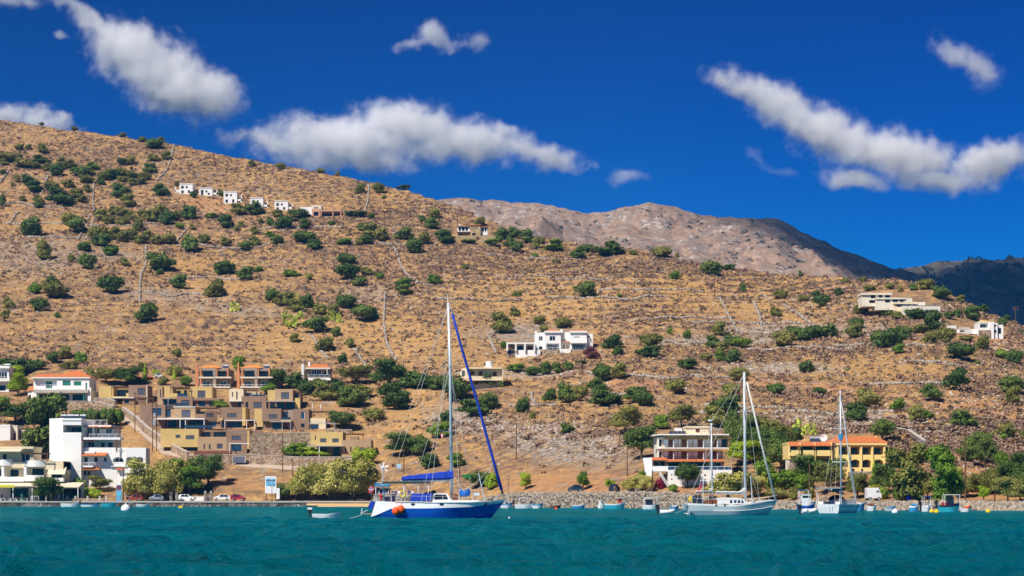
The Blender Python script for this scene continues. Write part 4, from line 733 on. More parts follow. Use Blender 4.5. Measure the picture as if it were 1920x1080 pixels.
class House:
    def __init__(s, name, label, cat, uc, vb, rot=0.0, group=None, Y=None, dz=0.0):
        s.Y = float(terr_y(uc, vb)) if Y is None else Y; s.k = s.Y / FPX; s.uc, s.vb = uc, vb
        p = PT(uc, vb, s.Y); p.z += dz; s.rot = math.radians(rot); s.root = empty(name, p, s.rot); s.c = math.cos(s.rot); tag(s.root, label, cat, group)
    def x(s, u): return (u - s.uc) * s.k / s.c
    def z(s, v): return (s.vb - v) * s.k
    def zb(s, v): return s.z(v) - (4.0 if v >= s.vb - 0.6 else 0.0)       # walls that reach the ground go on into it
    def part(s, name, mb, m, parent=None, smooth=False): return mb.build(name, m, parent or s.root, smooth)
    def box(s, name, u0, v0, u1, v1, d0, d1, m, parent=None):
        return s.part(name, MB().box(s.x(u0), s.x(u1), d0, d1, s.zb(v1), s.z(v0)), m, parent)
    def wall(s, u0, v0, u1, v1, d0, d1, m, ops=(), name='wall'):
        """block with real openings in its front; each opening gets a window, shutter or loggia behind it"""
        X0, X1, Z0, Z1 = s.x(u0), s.x(u1), s.zb(v1), s.z(v0); mb = MB()
        O = []
        for o in ops:
            a, b, c, d, kd = o[:5]; O.append((max(s.x(a), X0 + 0.02), max(s.z(d), Z0 + 0.02), min(s.x(c), X1 - 0.02), min(s.z(b), Z1 - 0.02), kd, o[5] if len(o) > 5 else None))
        xs = sorted({X0, X1, *[o[0] for o in O], *[o[2] for o in O]}); zs = sorted({Z0, Z1, *[o[1] for o in O], *[o[3] for o in O]})
        for i in range(len(xs) - 1):
            for j in range(len(zs) - 1):
                cx, cz = (xs[i] + xs[i + 1]) / 2, (zs[j] + zs[j + 1]) / 2
                if any(o[0] < cx < o[2] and o[1] < cz < o[3] for o in O): continue
                mb.quad((xs[i], d0, zs[j]), (xs[i + 1], d0, zs[j]), (xs[i + 1], d0, zs[j + 1]), (xs[i], d0, zs[j + 1]))
        mb.quad((X0, d1, Z0), (X0, d1, Z1), (X1, d1, Z1), (X1, d1, Z0)); mb.quad((X0, d0, Z0), (X0, d0, Z1), (X0, d1, Z1), (X0, d1, Z0))
        mb.quad((X1, d0, Z0), (X1, d1, Z0), (X1, d1, Z1), (X1, d0, Z1)); mb.quad((X0, d0, Z1), (X1, d0, Z1), (X1, d1, Z1), (X0, d1, Z1)); mb.quad((X0, d0, Z0), (X0, d1, Z0), (X1, d1, Z0), (X1, d0, Z0))
        wins = []
        for (a, b, c, d, kd, ex) in O:
            deep = kd.startswith('o'); r = (ex or 1.7) if deep else 0.16
            r = min(r, (d1 - d0) * 0.8); e = d0 + r
            mb.quad((a, d0, b), (a, d0, d), (a, e, d), (a, e, b)); mb.quad((c, d0, b), (c, e, b), (c, e, d), (c, d0, d)); mb.quad((a, d0, d), (c, d0, d), (c, e, d), (a, e, d)); mb.quad((a, d0, b), (a, e, b), (c, e, b), (c, d0, b))
            if kd.endswith('A'):                                          # arched head: two corner fillets in the opening
                n = 7; R = (c - a) / 2; zc = d - R * 0.62
                for sgn, xe in ((-1, a), (1, c)):
                    pts = [(xe, d0 + 0.003, zc)] + [((a + c) / 2 + sgn * R * math.cos(t), d0 + 0.003, zc + R * 0.62 * math.sin(t)) for t in np.linspace(0, math.pi / 2, n)][1:] + [(xe, d0 + 0.003, d)]
                    mb.quad(*(pts if sgn < 0 else pts[::-1]))
            if deep:
                mb.quad((a, e, b), (c, e, b), (c, e, d), (a, e, d)); w = (c - a); k2 = kd[1] if len(kd) > 1 and kd[1] != 'A' else 'g'
                wins.append((a + w * 0.14, b + 0.03, c - w * 0.14, d - (d - b) * 0.14, k2, e - 0.06))
            else: wins.append((a, b, c, d, kd[0], e))
        wo_ = s.part(name, mb, m)
        for w in wins: s.window(*w)
        return wo_
    def window(s, a, b, c, d, kd, e):
        pm, fm = WKIND[kd]; t = min(0.09, (c - a) * 0.12); mb = MB(); nm = 'shutter' if kd in 'kstw' and False else 'window'
        mb.box(a, c, e - 0.07, e, b, b + t); mb.box(a, c, e - 0.07, e, d - t, d); mb.box(a, a + t, e - 0.07, e, b + t, d - t); mb.box(c - t, c, e - 0.07, e, b + t, d - t)
        if (c - a) > 1.1: mb.box((a + c) / 2 - t / 2, (a + c) / 2 + t / 2, e - 0.07, e, b + t, d - t)
        if (c - a) > 2.6:
            for q in (0.25, 0.75): xq = a + (c - a) * q; mb.box(xq - t / 2, xq + t / 2, e - 0.07, e, b + t, d - t)
        f = s.part('window', mb, fm); p = MB()
        if kd in 'sk':
            z = b
            while z < d - 0.05: p.quad((a, e - 0.005, z), (c, e - 0.005, z), (c, e - 0.045, min(z + 0.22, d)), (a, e - 0.045, min(z + 0.22, d))); z += 0.22
            s.part('shutter_slats', p, pm, f)
        else: p.quad((a, e - 0.02, b), (c, e - 0.02, b), (c, e - 0.02, d), (a, e - 0.02, d)); s.part('pane', p, pm, f)
    def slab(s, u0, v, u1, d0, d1, m, th=0.22, name='slab'): return s.part(name, MB().box(s.x(u0), s.x(u1), d0, d1, s.z(v) - th, s.z(v)), m)
    def post(s, u, v0, v1, d, w, m, name='post'): return s.part(name, MB().box(s.x(u) - w / 2, s.x(u) + w / 2, d - w / 2, d + w / 2, s.zb(v1), s.z(v0)), m)
    def rail(s, u0, u1, v0, v1, d, m=None, glass=False, solid=None, ret=0.0, name='railing'):
        """balcony railing: top rail, posts and bars (or panes); ret = depth of returns at both ends"""
        X0, X1, Za, Zb = s.x(u0), s.x(u1), s.z(v1), s.z(v0); m = m or FRAME; mb = MB()
        mb.box(X0, X1, d - 0.03, d + 0.03, Zb - 0.07, Zb); n = max(2, int((X1 - X0) / 1.3))
        for i in range(n + 1): xx = X0 + (X1 - X0) * i / n; mb.box(xx - 0.03, xx + 0.03, d - 0.028, d + 0.028, Za, Zb - 0.07)
        if not glass:
            nb = max(3, int((X1 - X0) / 0.35))
            for i in range(nb): xx = X0 + (X1 - X0) * (i + 0.5) / nb; mb.box(xx - 0.012, xx + 0.012, d - 0.012, d + 0.012, Za, Zb - 0.07)
        if ret:
            for xx in (X0, X1): mb.box(xx - 0.026, xx + 0.026, d + 0.03, d + ret, Zb - 0.066, Zb - 0.003)
        r = s.part(name, mb, m)
        if glass: s.part('glass_panel', MB().quad((X0, d, Za), (X1, d, Za), (X1, d, Zb - 0.07), (X0, d, Zb - 0.07)), BGLASS, r)
        return r
    def hip(s, u0, u1, ve, vr, d0, d1, m, inset=0.35, over=0.5, name='roof'):
        X0, X1, Z0, Z1 = s.x(u0) - over, s.x(u1) + over, s.z(ve), s.z(vr); dm = (d0 + d1) / 2; A = (X1 - X0) * inset; e0, e1 = d0 - over, d1 + over; mb = MB(); t = 0.14
        P = [(X0, e0, Z0), (X1, e0, Z0), (X1, e1, Z0), (X0, e1, Z0)]; R = [(X0 + A, dm, Z1), (X1 - A, dm, Z1)]
        mb.quad(P[0], P[1], R[1], R[0]); mb.quad(P[1], P[2], R[1]); mb.quad(P[2], P[3], R[0], R[1]); mb.quad(P[3], P[0], R[0])
        B = [(x, y, z - t) for x, y, z in P]; mb.quad(*B[::-1])
        for i in range(4): mb.quad(B[i], B[(i + 1) % 4], P[(i + 1) % 4], P[i])
        return s.part(name, mb, m)
    def lean(s, u0, u1, vlow, vhigh, d0, d1, m, th=0.12, name='roof'):   # single slope falling to the front
        X0, X1, Z0, Z1 = s.x(u0), s.x(u1), s.z(vlow), s.z(vhigh); mb = MB()
        T = [(X0, d0, Z0), (X1, d0, Z0), (X1, d1, Z1), (X0, d1, Z1)]; B = [(x, y, z - th) for x, y, z in T]; mb.quad(*T); mb.quad(*B[::-1])
        for i in range(4): mb.quad(B[i], B[(i + 1) % 4], T[(i + 1) % 4], T[i])
        return s.part(name, mb, m)
    def pergola(s, u0, u1, v, vbot, d0, d1, m=None, slat=True, posts=True):
        m = m or WOOD; mb = MB(); X0, X1, Z = s.x(u0), s.x(u1), s.z(v)
        for dd in (d0, d1 - 0.15): mb.box(X0, X1, dd, dd + 0.15, Z - 0.2, Z)
        n = max(3, int((X1 - X0) / 0.5))
        if slat:
            for i in range(n + 1): xx = X0 + (X1 - X0) * i / n; mb.box(xx - 0.05, xx + 0.05, d0 - 0.15, d1, Z + 0.002, Z + 0.14)
        p = s.part('pergola', mb, m)
        if posts:
            for xx in (X0 + 0.1, X1 - 0.1): s.part('post', MB().box(xx - 0.09, xx + 0.09, d0 + 0.01, d0 + 0.14, s.zb(vbot), Z - 0.2), m, p)
        return p
    def frame(s, u0, u1, v, vbot, d0, d1, m=None, posts=()):
        """slim metal frame canopy"""
        m = m or GREYM; mb = MB(); X0, X1, Z = s.x(u0), s.x(u1), s.z(v); mb.box(X0, X1, d0, d0 + 0.16, Z - 0.18, Z)
        for xx in (X0, X1 - 0.14): mb.box(xx, xx + 0.14, d0 + 0.16, d1, Z - 0.17, Z - 0.002)
        p = s.part('canopy_frame', mb, m)
        for u in posts: s.part('post', MB().box(s.x(u) - 0.07, s.x(u) + 0.07, d0 + 0.01, d0 + 0.15, s.zb(vbot), Z - 0.18), m, p)
        return p
    def chimney(s, u, v0, v1, d, w, m): return s.part('chimney', MB().box(s.x(u) - w / 2, s.x(u) + w / 2, d - w / 2, d + w / 2, s.z(v1), s.z(v0)).box(s.x(u) - w * 0.65, s.x(u) + w * 0.65, d - w * 0.65, d + w * 0.65, s.z(v0) + 0.002, s.z(v0) + 0.15), m)
    def awning(s, u0, u1, vhi, vlo, d0, d1, m, name='awning'): return s.lean(u0, u1, vlo, vhi, d0, d1, m, 0.05, name)
    def heater(s, u, v, d, w=1.6):
        """roof solar heater: slanted collector and tank"""
        X, Z = s.x(u), s.z(v); p = s.part('solar_heater', MB().quad((X - w / 2, d, Z), (X + w / 2, d, Z), (X + w / 2, d + 0.9, Z + 0.75), (X - w / 2, d + 0.9, Z + 0.75)).quad((X - w / 2, d + 0.9, Z), (X - w / 2, d + 0.9, Z + 0.75), (X + w / 2, d + 0.9, Z + 0.75), (X + w / 2, d + 0.9, Z)), SOLAR)
        s.part('tank', MB().tube([(X - w / 2, d + 1.1, Z + 0.85), (X + w / 2, d + 1.1, Z + 0.85)], 0.27, 10), GREYM, p)

# ---- red roofed villa
h = House('villa', 'white two storey villa with red hipped roof and teal shutters at left', 'villa', 112, 752, 0)
h.wall(60, 732, 173, 752, 0, 9, WHITE, [(73, 739, 88, 751, 'n'), (90, 739, 106, 751, 'n'), (112, 739, 130, 751, 'n'), (136, 739, 160, 751, 'n')], 'ground_floor_wall')
h.wall(62, 708, 109, 732, 0.6, 9, WHITE, [(85, 715, 97, 728, 't')]); h.wall(107, 708, 168, 732, -0.4, 9, WHITE, [(118, 714, 133, 723, 't'), (139, 715, 153, 723, 't'), (161, 718, 164, 731, 't')])
h.slab(60, 707.5, 170, -0.9, 9.5, WHITE, 0.3, 'cornice'); h.hip(64, 112, 707, 699, 0.3, 9, TILE, 0.12); h.hip(106, 168, 706.5, 693, -0.4, 9, TILE, 0.42)
h.slab(68, 731.5, 170, -3.0, -0.02, CONC, 0.9, 'terrace_slab'); h.rail(80, 108, 722, 731, -2.6, FRAME)
for u in (74, 117, 161): h.post(u, 736.5, 753, -2.6, 0.35, TEAL)
h.part('awning_beam', MB().box(h.x(72), h.x(163), -2.9, -2.65, h.z(737.5), h.z(735.6)), TEAL)
h.hip(50, 68, 732, 726, 0, 5, TILE, 0.3, 0.2); h.wall(52, 733, 62, 752, 0.2, 5, WHITE, [(54, 740, 58, 749, 'k')], 'porch_wall'); h.wall(168, 727, 174, 752, -2.4, 0, WHITE, name='buttress'); h.chimney(153, 698, 705, 4, 0.9, WHITE)
# ---- white block cut by the left edge
h = House('apartment_house', 'white balconied house cut off by the left photo edge, beside the villa', 'house', 4, 737, 0)
h.wall(-30, 686, 14, 737, 1.6, 9, WHITE, [(-12, 697, 11, 709, 'g'), (-12, 722, 8, 732, 'n')]); h.slab(-30, 709, 18, 0, 1.6, WHITE, 0.9, 'balcony'); h.rail(-30, 16, 683.5, 687, 1.7); h.rail(-30, 18, 706, 709, 0.05, FRAME); h.slab(-30, 687.5, 17, 0.8, 9, WHITE, 0.4, 'roof_slab'); h.heater(6, 687, 4)
# ---- white seafront hotel, four storeys, stepping down to the right
h = House('hotel', 'tall bright white stepped hotel with red awnings near the left shore', 'hotel', 180, 926, 0, Y=462)
h.wall(88, 784, 154, 926, 2.5, 15, WHITE, [(121, 797.5, 149, 809.5, 'o', 2.5)], 'tower_wall')
h.part('left_wall', MB().quad((h.x(88), 2.49, h.zb(926)), (h.x(120), -1.0, h.zb(926)), (h.x(120), -1.0, h.z(784)), (h.x(88), 2.49, h.z(784))).quad((h.x(120), -1.0, h.zb(926)), (h.x(120), 2.49, h.zb(926)), (h.x(120), 2.49, h.z(784)), (h.x(120), -1.0, h.z(784))).quad((h.x(88), 2.49, h.z(784)), (h.x(120), -1.0, h.z(784)), (h.x(120), 2.49, h.z(784))), WHITE)
h.wall(120, 811, 154, 926, -1.02, 2.5, WHITE, [], 'front_wall'); h.wall(120.2, 785, 154, 797, -1.0, 2.48, WHITE, [], 'parapet'); h.slab(118, 784.5, 155, -1.2, 3, WHITE, 0.5, 'cornice')
h.wall(154, 797, 205, 926, 4.0, 14, WHITE, [(156, 800, 166, 819, 'g'), (170, 800, 180, 812, 'g'), (192, 803, 203, 812, 'b'), (158, 827, 170, 845, 'b'), (183, 829, 190, 838, 'n'), (196, 829, 212, 838, 'n')], 'set_back_wall')
h.rail(122, 152, 785.5, 789.5, -0.9, FRAME); h.rail(155, 194, 786, 796, 4.1, FRAME); h.slab(154, 796.5, 206, 1.6, 14, WHITE, 0.5, 'roof_slab')
h.lean(154, 181, 799.5, 797, 0.6, 3.9, TILE, name='awning'); h.lean(187, 206, 800.5, 797.2, 0.2, 3.9, TILE, name='awning'); h.pergola(180, 226, 802, 822, -0.5, 3.4, WOOD)
h.slab(156, 820, 226, -0.5, 4, WHITE, 0.55, 'terrace'); h.rail(168, 229, 813.5, 820, -0.4, FRAME, ret=3); h.post(219, 822, 846, -0.2, 0.3, WOOD)
h.lean(154, 176, 826, 822.5, 0.3, 3.9, TILE, name='awning'); h.slab(154, 846, 178, -0.2, 4, WHITE, 0.5, 'balcony')
h.wall(154, 839, 238, 926, 0.8, 4.0, WHITE, [(157, 857, 163, 866, 'n'), (175, 857, 182, 866, 'n'), (193, 857, 199, 866, 'gA'), (210, 857, 231, 866.5, 'oA', 1.2), (156, 882, 161, 891, 'n'), (163, 883, 168, 895, 'k'), (218, 882, 232, 892, 'w')], 'lower_wall')
h.lean(155, 201, 854, 848.5, -1.4, 0.78, TILE, name='awning'); h.slab(157, 873, 176, -1.0, 0.8, WHITE, 0.4, 'balcony'); h.rail(157, 180, 867, 873, -0.9, FRAME); h.lean(155, 187, 880, 876.5, -0.9, 0.78, TILE, name='awning'); h.lean(217, 232, 880, 877.5, -0.3, 0.78, TILE, name='awning')
h.rail(209, 232, 867, 872, 0.6, FRAME); h.slab(207, 873, 234, 0.3, 0.8, WHITE, 0.25, 'sill')
h.wall(237, 840, 275, 926, -1.0, 4.0, WHITE, [(238, 857, 252, 868, 'oA', 1.2), (257, 857, 270, 868, 'oA', 1.2), (240, 882, 252, 893, 'n')], 'corner_wall'); h.slab(236, 880, 276, -1.4, -1.0, WHITE, 0.9, 'balcony'); h.rail(237, 275, 869, 873, -1.1, FRAME); h.rail(213, 275, 839.5, 844, 0.3, FRAME)
for u in (110, 122, 133, 146): h.heater(u, 784, 4.5, 1.3)
# ---- restaurant house at the left edge
h = House('apartment_house', 'cream house with curved white balconies above the seafront restaurant at left', 'house', 55, 905, 0, Y=452)
h.wall(-30, 838, 58, 903, 2.6, 10, CREAM, [(0, 851, 7, 862, 'n'), (33, 849, 51, 866, 'g'), (14, 880, 30, 893, 'n'), (-12, 880, 2, 893, 'n')]); h.wall(50, 866, 116, 903, 2.2, 10, CREAM, [(56, 878, 78, 891, 'n'), (92, 886, 112, 897, 'n')]); h.wall(82, 864, 116, 880, 1.4, 9, CREAM, [], 'roof_parapet')
h.slab(-30, 837, 60, 1.2, 10, CREAM, 0.5, 'roof_slab'); h.lean(-30, 40, 846, 839, -1.0, 2.5, CANVAS, name='awning')
def curved(h, u0, u1, v0, v1, d, m):
    mb = MB(); n = 9; X0, X1 = h.x(u0), h.x(u1); pts = [(X0 + (X1 - X0) * i / n, d - 0.9 * math.sin(math.pi * i / n)) for i in range(n + 1)]
    for i in range(n): a, b = pts[i], pts[i + 1]; mb.quad((a[0], a[1], h.z(v1)), (b[0], b[1], h.z(v1)), (b[0], b[1], h.z(v0)), (a[0], a[1], h.z(v0)))
    mb.quad(*[(x, y, h.z(v1)) for x, y in pts][::-1]); mb.quad(*[(x, y, h.z(v0)) for x, y in pts]); mb.quad((X0, d, h.z(v1)), (X0, d, h.z(v0)), (X1, d, h.z(v0)), (X1, d, h.z(v1)))
    h.part('balcony', mb, m)
curved(h, -12, 21, 861, 873, 1.2, WHITE); curved(h, 45, 82, 863, 875, 1.2, WHITE); h.wall(22, 866, 45, 877, 1.0, 2.6, CREAM, [], 'balcony'); h.slab(-30, 873, 46, 1.1, 2.6, CREAM, 0.3)
h.wall(-30, 894, 44, 903, 0.4, 2.6, WHITE, [], 'balcony'); curved(h, 44, 81, 891, 902, 0.6, WHITE); h.wall(86, 896, 118, 903, 0.4, 2.2, WHITE, [], 'balcony'); h.awning(88, 121, 875, 889, 0.2, 2.1, CANVAS)
for u in (4, 46): h.post(u, 873, 894, 0.8, 0.6, FRAME, 'column')
h.pergola(40, 90, 850, 866, -0.4, 2.2, WOOD)
h = House('storage_house', 'small plain white block behind the cream house, left edge', 'house', 15, 828, 0)
h.wall(-20, 796, 19, 828, 0, 7, WHITE); h.wall(19, 797, 30, 828, 1.5, 7, PALE, [(22, 812, 27, 827, 'k')]); h.wall(34, 806, 50, 828, 3, 8, WHITE, [(38, 812, 43, 822, 'n')]); h.rail(30, 52, 800, 806, 3.2, WOOD)
# ---- restaurant terrace on the quay
h = House('restaurant_terrace', 'quayside restaurant terrace with beige awnings and white railing, left', 'restaurant', 70, 941.5, 0, Y=447.5)
h.wall(-30, 905, 146, 941.5, 6.5, 7.2, PALE, [(6, 915, 40, 938, 'n'), (50, 915, 90, 938, 'n'), (100, 916, 140, 938, 'n')], 'back_wall')
h.lean(-30, 62, 911, 903, 0.8, 6.5, CANVAS, name='awning'); h.lean(62, 146, 913, 904, 1.0, 6.5, CANVAS, name='awning'); h.part('awning_valance', MB().box(h.x(-10), h.x(27), 0.2, 0.26, h.z(914), h.z(909.5)), mat('yellow_canvas', (0.62, 0.55, 0.04), 0.8))
for u in (-5, 22, 58, 84, 116, 144): h.post(u, 912, 941.5, 1.2, 0.16, FRAME)
h.rail(-10, 51, 934, 941, 0.3, FRAME); h.rail(57, 72, 930, 941, 0.3, FRAME); h.part('painted_panel', MB().box(h.x(8), h.x(50), 0.36, 0.40, h.z(941), h.z(936)), mat('mint_panel', (0.45, 0.62, 0.52), 0.7))
h.wall(118, 934, 200, 941.5, 0.6, 0.95, STONE, [], 'low_wall')
for u in (125, 140, 163, 186, 198): h.post(u, 930, 941, 0.78, 0.42, CONC, 'pier')
# ---- brown and ochre terraced houses
GT = 'brown and ochre terraced houses'
h = House('terraced_house', 'topmost left brown and ochre house with dark pergola beside the ramp', 'house', 235, 757, 0, GT)
h.wall(182, 723, 210, 757, 2, 9, OCHRE); h.wall(210, 727, 242, 757, 4.2, 9, OCHRE, [(214, 729, 236, 742, 'n')]); h.wall(241, 722, 275, 757, 0, 9, BROWN, [(258.5, 728, 272, 740, 's')]); h.pergola(208, 241, 725, 742, 0.6, 4.2, posts=True); h.slab(200, 743, 241, 0.3, 4.2, OCHRE, 0.5, 'terrace'); h.wall(236, 737, 242, 745, 0.2, 0.6, OCHRE, [], 'parapet'); h.slab(212, 746, 254, -2.4, 0, FRAME, 0.2, 'canopy'); h.wall(232, 748, 254, 757, -1.8, 0, BROWN, [(236, 750, 244, 757, 'n')]); h.box('trim', 275, 722, 276.5, 757, -0.2, 0.3, PALE); h.pergola(258, 290, 747, 758, -3, 0, WOOD)
h = House('terraced_house', 'upper ochre house with roller shutters and white closed parasol in front', 'house', 345, 762, 0, GT)
h.wall(294, 723, 303.5, 762, 1.0, 9, TAN, [(299, 730, 301, 745, 'n')]); h.wall(303, 724, 322, 746, 1.5, 9, OCHRE); h.wall(322, 727, 356, 746, 4.4, 9, OCHRE, [(327, 731, 334, 741, 'n'), (340, 730, 346, 741, 'n')]); h.wall(355, 724.5, 397, 762, 1.0, 9, OCHRE, [(369.5, 732, 384, 745.5, 's')]); h.pergola(319, 355, 726, 743, 0.2, 4.4); h.wall(317, 737.5, 333, 745, -0.4, 0.0, OCHRE, [], 'parapet'); h.slab(303, 745.5, 356, -0.4, 4.4, TAN, 0.4, 'terrace'); h.rail(333, 352, 738, 744, -0.3, DARKM_, glass=True)
h.wall(303.5, 747, 332, 762, 0.6, 1.5, BROWN, [(306, 748, 331, 759, 'q')]); h.wall(332, 743.5, 362, 762, -0.8, 3, BROWN, [(341, 750.5, 356, 759.5, 's')]); h.wall(362, 746.5, 412, 751, -0.6, 1, BROWN); h.wall(363, 751, 410, 763, 0.2, 1.0, BROWN, [(372, 752, 385, 762, 'q'), (392, 752, 405, 762, 'n')]); h.frame(303, 322, 746.5, 760, -2, 0.6, GREYM, (317.5,)); h.rail(330, 356, 756, 761, -1.6, DARKM_, glass=True)
h = House('terraced_house', 'middle left brown and tan house with long white canopy over dark glass', 'house', 320, 803, 0, GT)
h.wall(262, 759, 309, 803, 0.5, 9, BROWN, [(284, 765, 302, 779, 'q')]); h.wall(309, 762.5, 366, 785, 1.0, 9, TAN, [(309.5, 767, 319, 782, 'q'), (339.5, 768, 356, 782, 's')]); h.slab(314, 762, 366, 0.8, 6, FRAME, 0.2, 'roof_edge'); h.part('name_board', MB().box(h.x(309), h.x(323), 0.6, 0.7, h.z(763.5), h.z(760)), DARKM_)
h.wall(366, 770, 414, 803, 3.2, 9, BROWN, [(370, 771, 380, 783, 'n'), (384, 774, 397, 781, 's'), (389, 789, 402, 803, 'q')]); h.pergola(366, 413, 764.5, 785, 0.3, 4.5); h.wall(367, 776, 384, 783, 0.2, 0.5, BROWN, [], 'parapet'); h.slab(294, 784.5, 386, -2.2, 3.2, FRAME, 0.35, 'canopy'); h.wall(296, 787, 386, 803, 0.7, 1.0, BROWN, [(297, 788, 312, 801, 'q'), (314, 788, 330, 801, 'n'), (332, 788, 348, 801, 'q'), (352, 788, 380, 801, 'n')])
for u in (340, 350, 385): h.post(u, 785, 803, -2.0, 0.18, FRAME)
h.rail(348, 400, 797.5, 803, -2.1, DARKM_, glass=True)
h = House('terraced_house', 'middle brown cube house with white frame canopy and ochre side strip', 'house', 440, 804, 0, GT)
h.wall(414, 763.5, 454, 790, 0.3, 9, BROWN, [(426, 775, 443, 782.5, 's')]); h.wall(406, 764, 414.5, 790, 1.6, 9, TAN); h.wall(454, 764, 460, 798, 0.2, 9, OCHRE); h.wall(412, 785, 454, 804, 1.4, 9, BROWN, [(426, 790, 452, 803, 'q'), (413.5, 791, 420, 803, 'n')]); h.frame(424, 480, 788, 804, -2.8, 0.3, FRAME, (424.5, 465, 479.5)); h.wall(412, 784, 418, 788, -0.4, 0.3, OCHRE, [], 'parapet')
h = House('terraced_house', 'lowest left ochre and brown house behind the wooden fence', 'house', 385, 850, 0, GT)
h.wall(300, 804, 372, 838, 1.0, 9, OCHRE, [(347, 816, 363, 823.5, 's'), (328, 815, 337, 821, 's')]); h.wall(346, 831, 373, 850, 1.6, 3, BROWN, [(349, 832, 370, 845, 'n')]); h.wall(372, 808, 426, 830, 4.0, 9, BROWN, [(376, 809, 390, 819, 'n'), (396, 809, 420, 819, 'n')]); h.pergola(372, 424, 804.5, 820, 0.4, 4.0); h.wall(371, 819, 426, 850, -0.2, 4, TAN, [(382, 833, 384.5, 842, 'n'), (392, 833, 395, 842, 'n'), (407, 832, 417.5, 841, 's')]); h.wall(425, 805, 463, 850, -0.4, 9, BROWN, [(435, 817, 452, 825, 's'), (434, 833, 453, 846, 'q')]); h.wall(463, 807, 468, 842, -0.3, 6, OCHRE); h.frame(433, 496, 831.5, 849, -3.2, -0.4, FRAME, (433.5, 475, 495.5))
h = House('terraced_house', 'cream house with two slit windows and brown lower block, centre right of top row', 'house', 466, 768, 0, GT)
h.wall(429, 729, 456, 752, 0.5, 9, CREAM, [(434.5, 735, 436.5, 744, 'n'), (442.5, 734, 445, 749, 'n')]); h.wall(455, 733, 484, 752, 3.4, 9, CREAM, [(459, 735, 468, 742, 's'), (477, 735, 480, 743, 'n')]); h.pergola(454, 482, 730.5, 744, 0.8, 3.6); h.wall(453, 743, 500, 768, -0.6, 5, BROWN, [(476, 754, 491, 765, 's'), (461, 754, 466, 764, 'n')]); h.rail(472, 498, 740, 743, -0.4, DARKM_, glass=True); h.wall(430, 752, 453, 768, 1.2, 6, BROWN, [(445, 754, 452.5, 764, 'q')]); h.slab(429, 752.3, 456, -1, 1.2, GREYM, 0.16, 'canopy')
h = House('terraced_house', 'top right ochre cube house with grey glass canopy and open balcony', 'house', 530, 769, 0, GT)
h.wall(501, 731, 515.5, 753, 1.0, 9, OCHRE); h.wall(515, 729.5, 549, 753, 0.2, 9, TAN, [(527, 735.5, 542, 748, 's')]); h.wall(549, 735, 562, 769, 2.8, 8, BROWN, [(551, 737, 558, 749, 'n')]); h.pergola(549, 563, 734, 750, 0.4, 2.8); h.slab(501, 752.6, 553, -2.2, 0.2, GREYM, 0.18, 'canopy'); h.wall(502, 753, 553, 769, 1.2, 3, BROWN, [(505, 755, 515, 768, 'n'), (518, 755, 532, 768, 'q'), (535, 755, 552, 768, 'q')]); h.wall(553, 746, 562.5, 769, 0.0, 2.8, OCHRE)
h = House('terraced_house', 'brown house behind a round lime tree, right of the middle row', 'house', 510, 808, 0, GT)
h.wall(476, 766, 492, 800, 1.2, 9, OCHRE); h.wall(491, 766, 527, 790, 0.2, 9, BROWN, [(504, 777, 520, 784.5, 's')]); h.wall(527, 768, 546, 808, 3.0, 9, BROWN, [(530, 771, 541, 785, 'q')]); h.slab(527, 787, 546, 0.0, 3, OCHRE, 0.6, 'balcony'); h.rail(527, 545, 782, 787, 0.1, DARKM_, glass=True); h.wall(491, 789, 527, 808, 1.4, 6, BROWN, [(510, 792, 526, 807, 'q')]); h.frame(508, 547, 790.5, 808, -2.2, 0.2, GREYM, (531, 546.5))
h = House('terraced_house', 'rightmost brown cube house of the middle row with low cream annex', 'house', 575, 806, 0, GT)
h.wall(539, 768, 549.5, 806, 1.4, 9, TAUPE); h.wall(549, 767, 579, 806, 0.3, 9, BROWN, [(563.5, 772.5, 571, 786, 'b'), (564, 794, 571, 801, 'n')]); h.wall(579, 783.5, 610, 806, 0.8, 6, CREAM, [(582, 795, 597, 805, 'q')]); h.pergola(579, 619, 771, 784, 1.0, 4.2); h.frame(579, 630, 793, 806, -1.8, 0.8, GREYM, (612, 629))
h = House('terraced_house', 'separate ochre and tan house above the tamarisk trees, lowest at right', 'house', 640, 857, 0, GT)
h.wall(582, 811, 594, 857, 0.6, 9, OCHRE, [(590, 816, 592, 825, 'n')]); h.wall(593.5, 810, 643, 838, 0.0, 9, OCHRE, [(600.5, 822, 612, 829.5, 's'), (623, 822, 635, 829.5, 's')]); h.slab(581, 836, 646, -2.0, 0, GREYM, 0.18, 'canopy'); h.wall(594, 838, 643, 857, 1.4, 5, STONE, [(600, 840, 612, 854, 'n'), (623.5, 839, 635.5, 857, 'n')]); h.wall(641, 825, 696, 857, -0.6, 8, TAN, [(648, 839, 650, 848, 'n'), (657, 838, 659.5, 847.5, 'n'), (672, 839, 682.5, 848, 's')]); h.pergola(643, 681, 813, 825, 0.8, 4.5); h.wall(654, 818, 670, 826, 3.5, 6, TAN); h.post(600, 836, 857, -1.8, 0.2, FRAME)
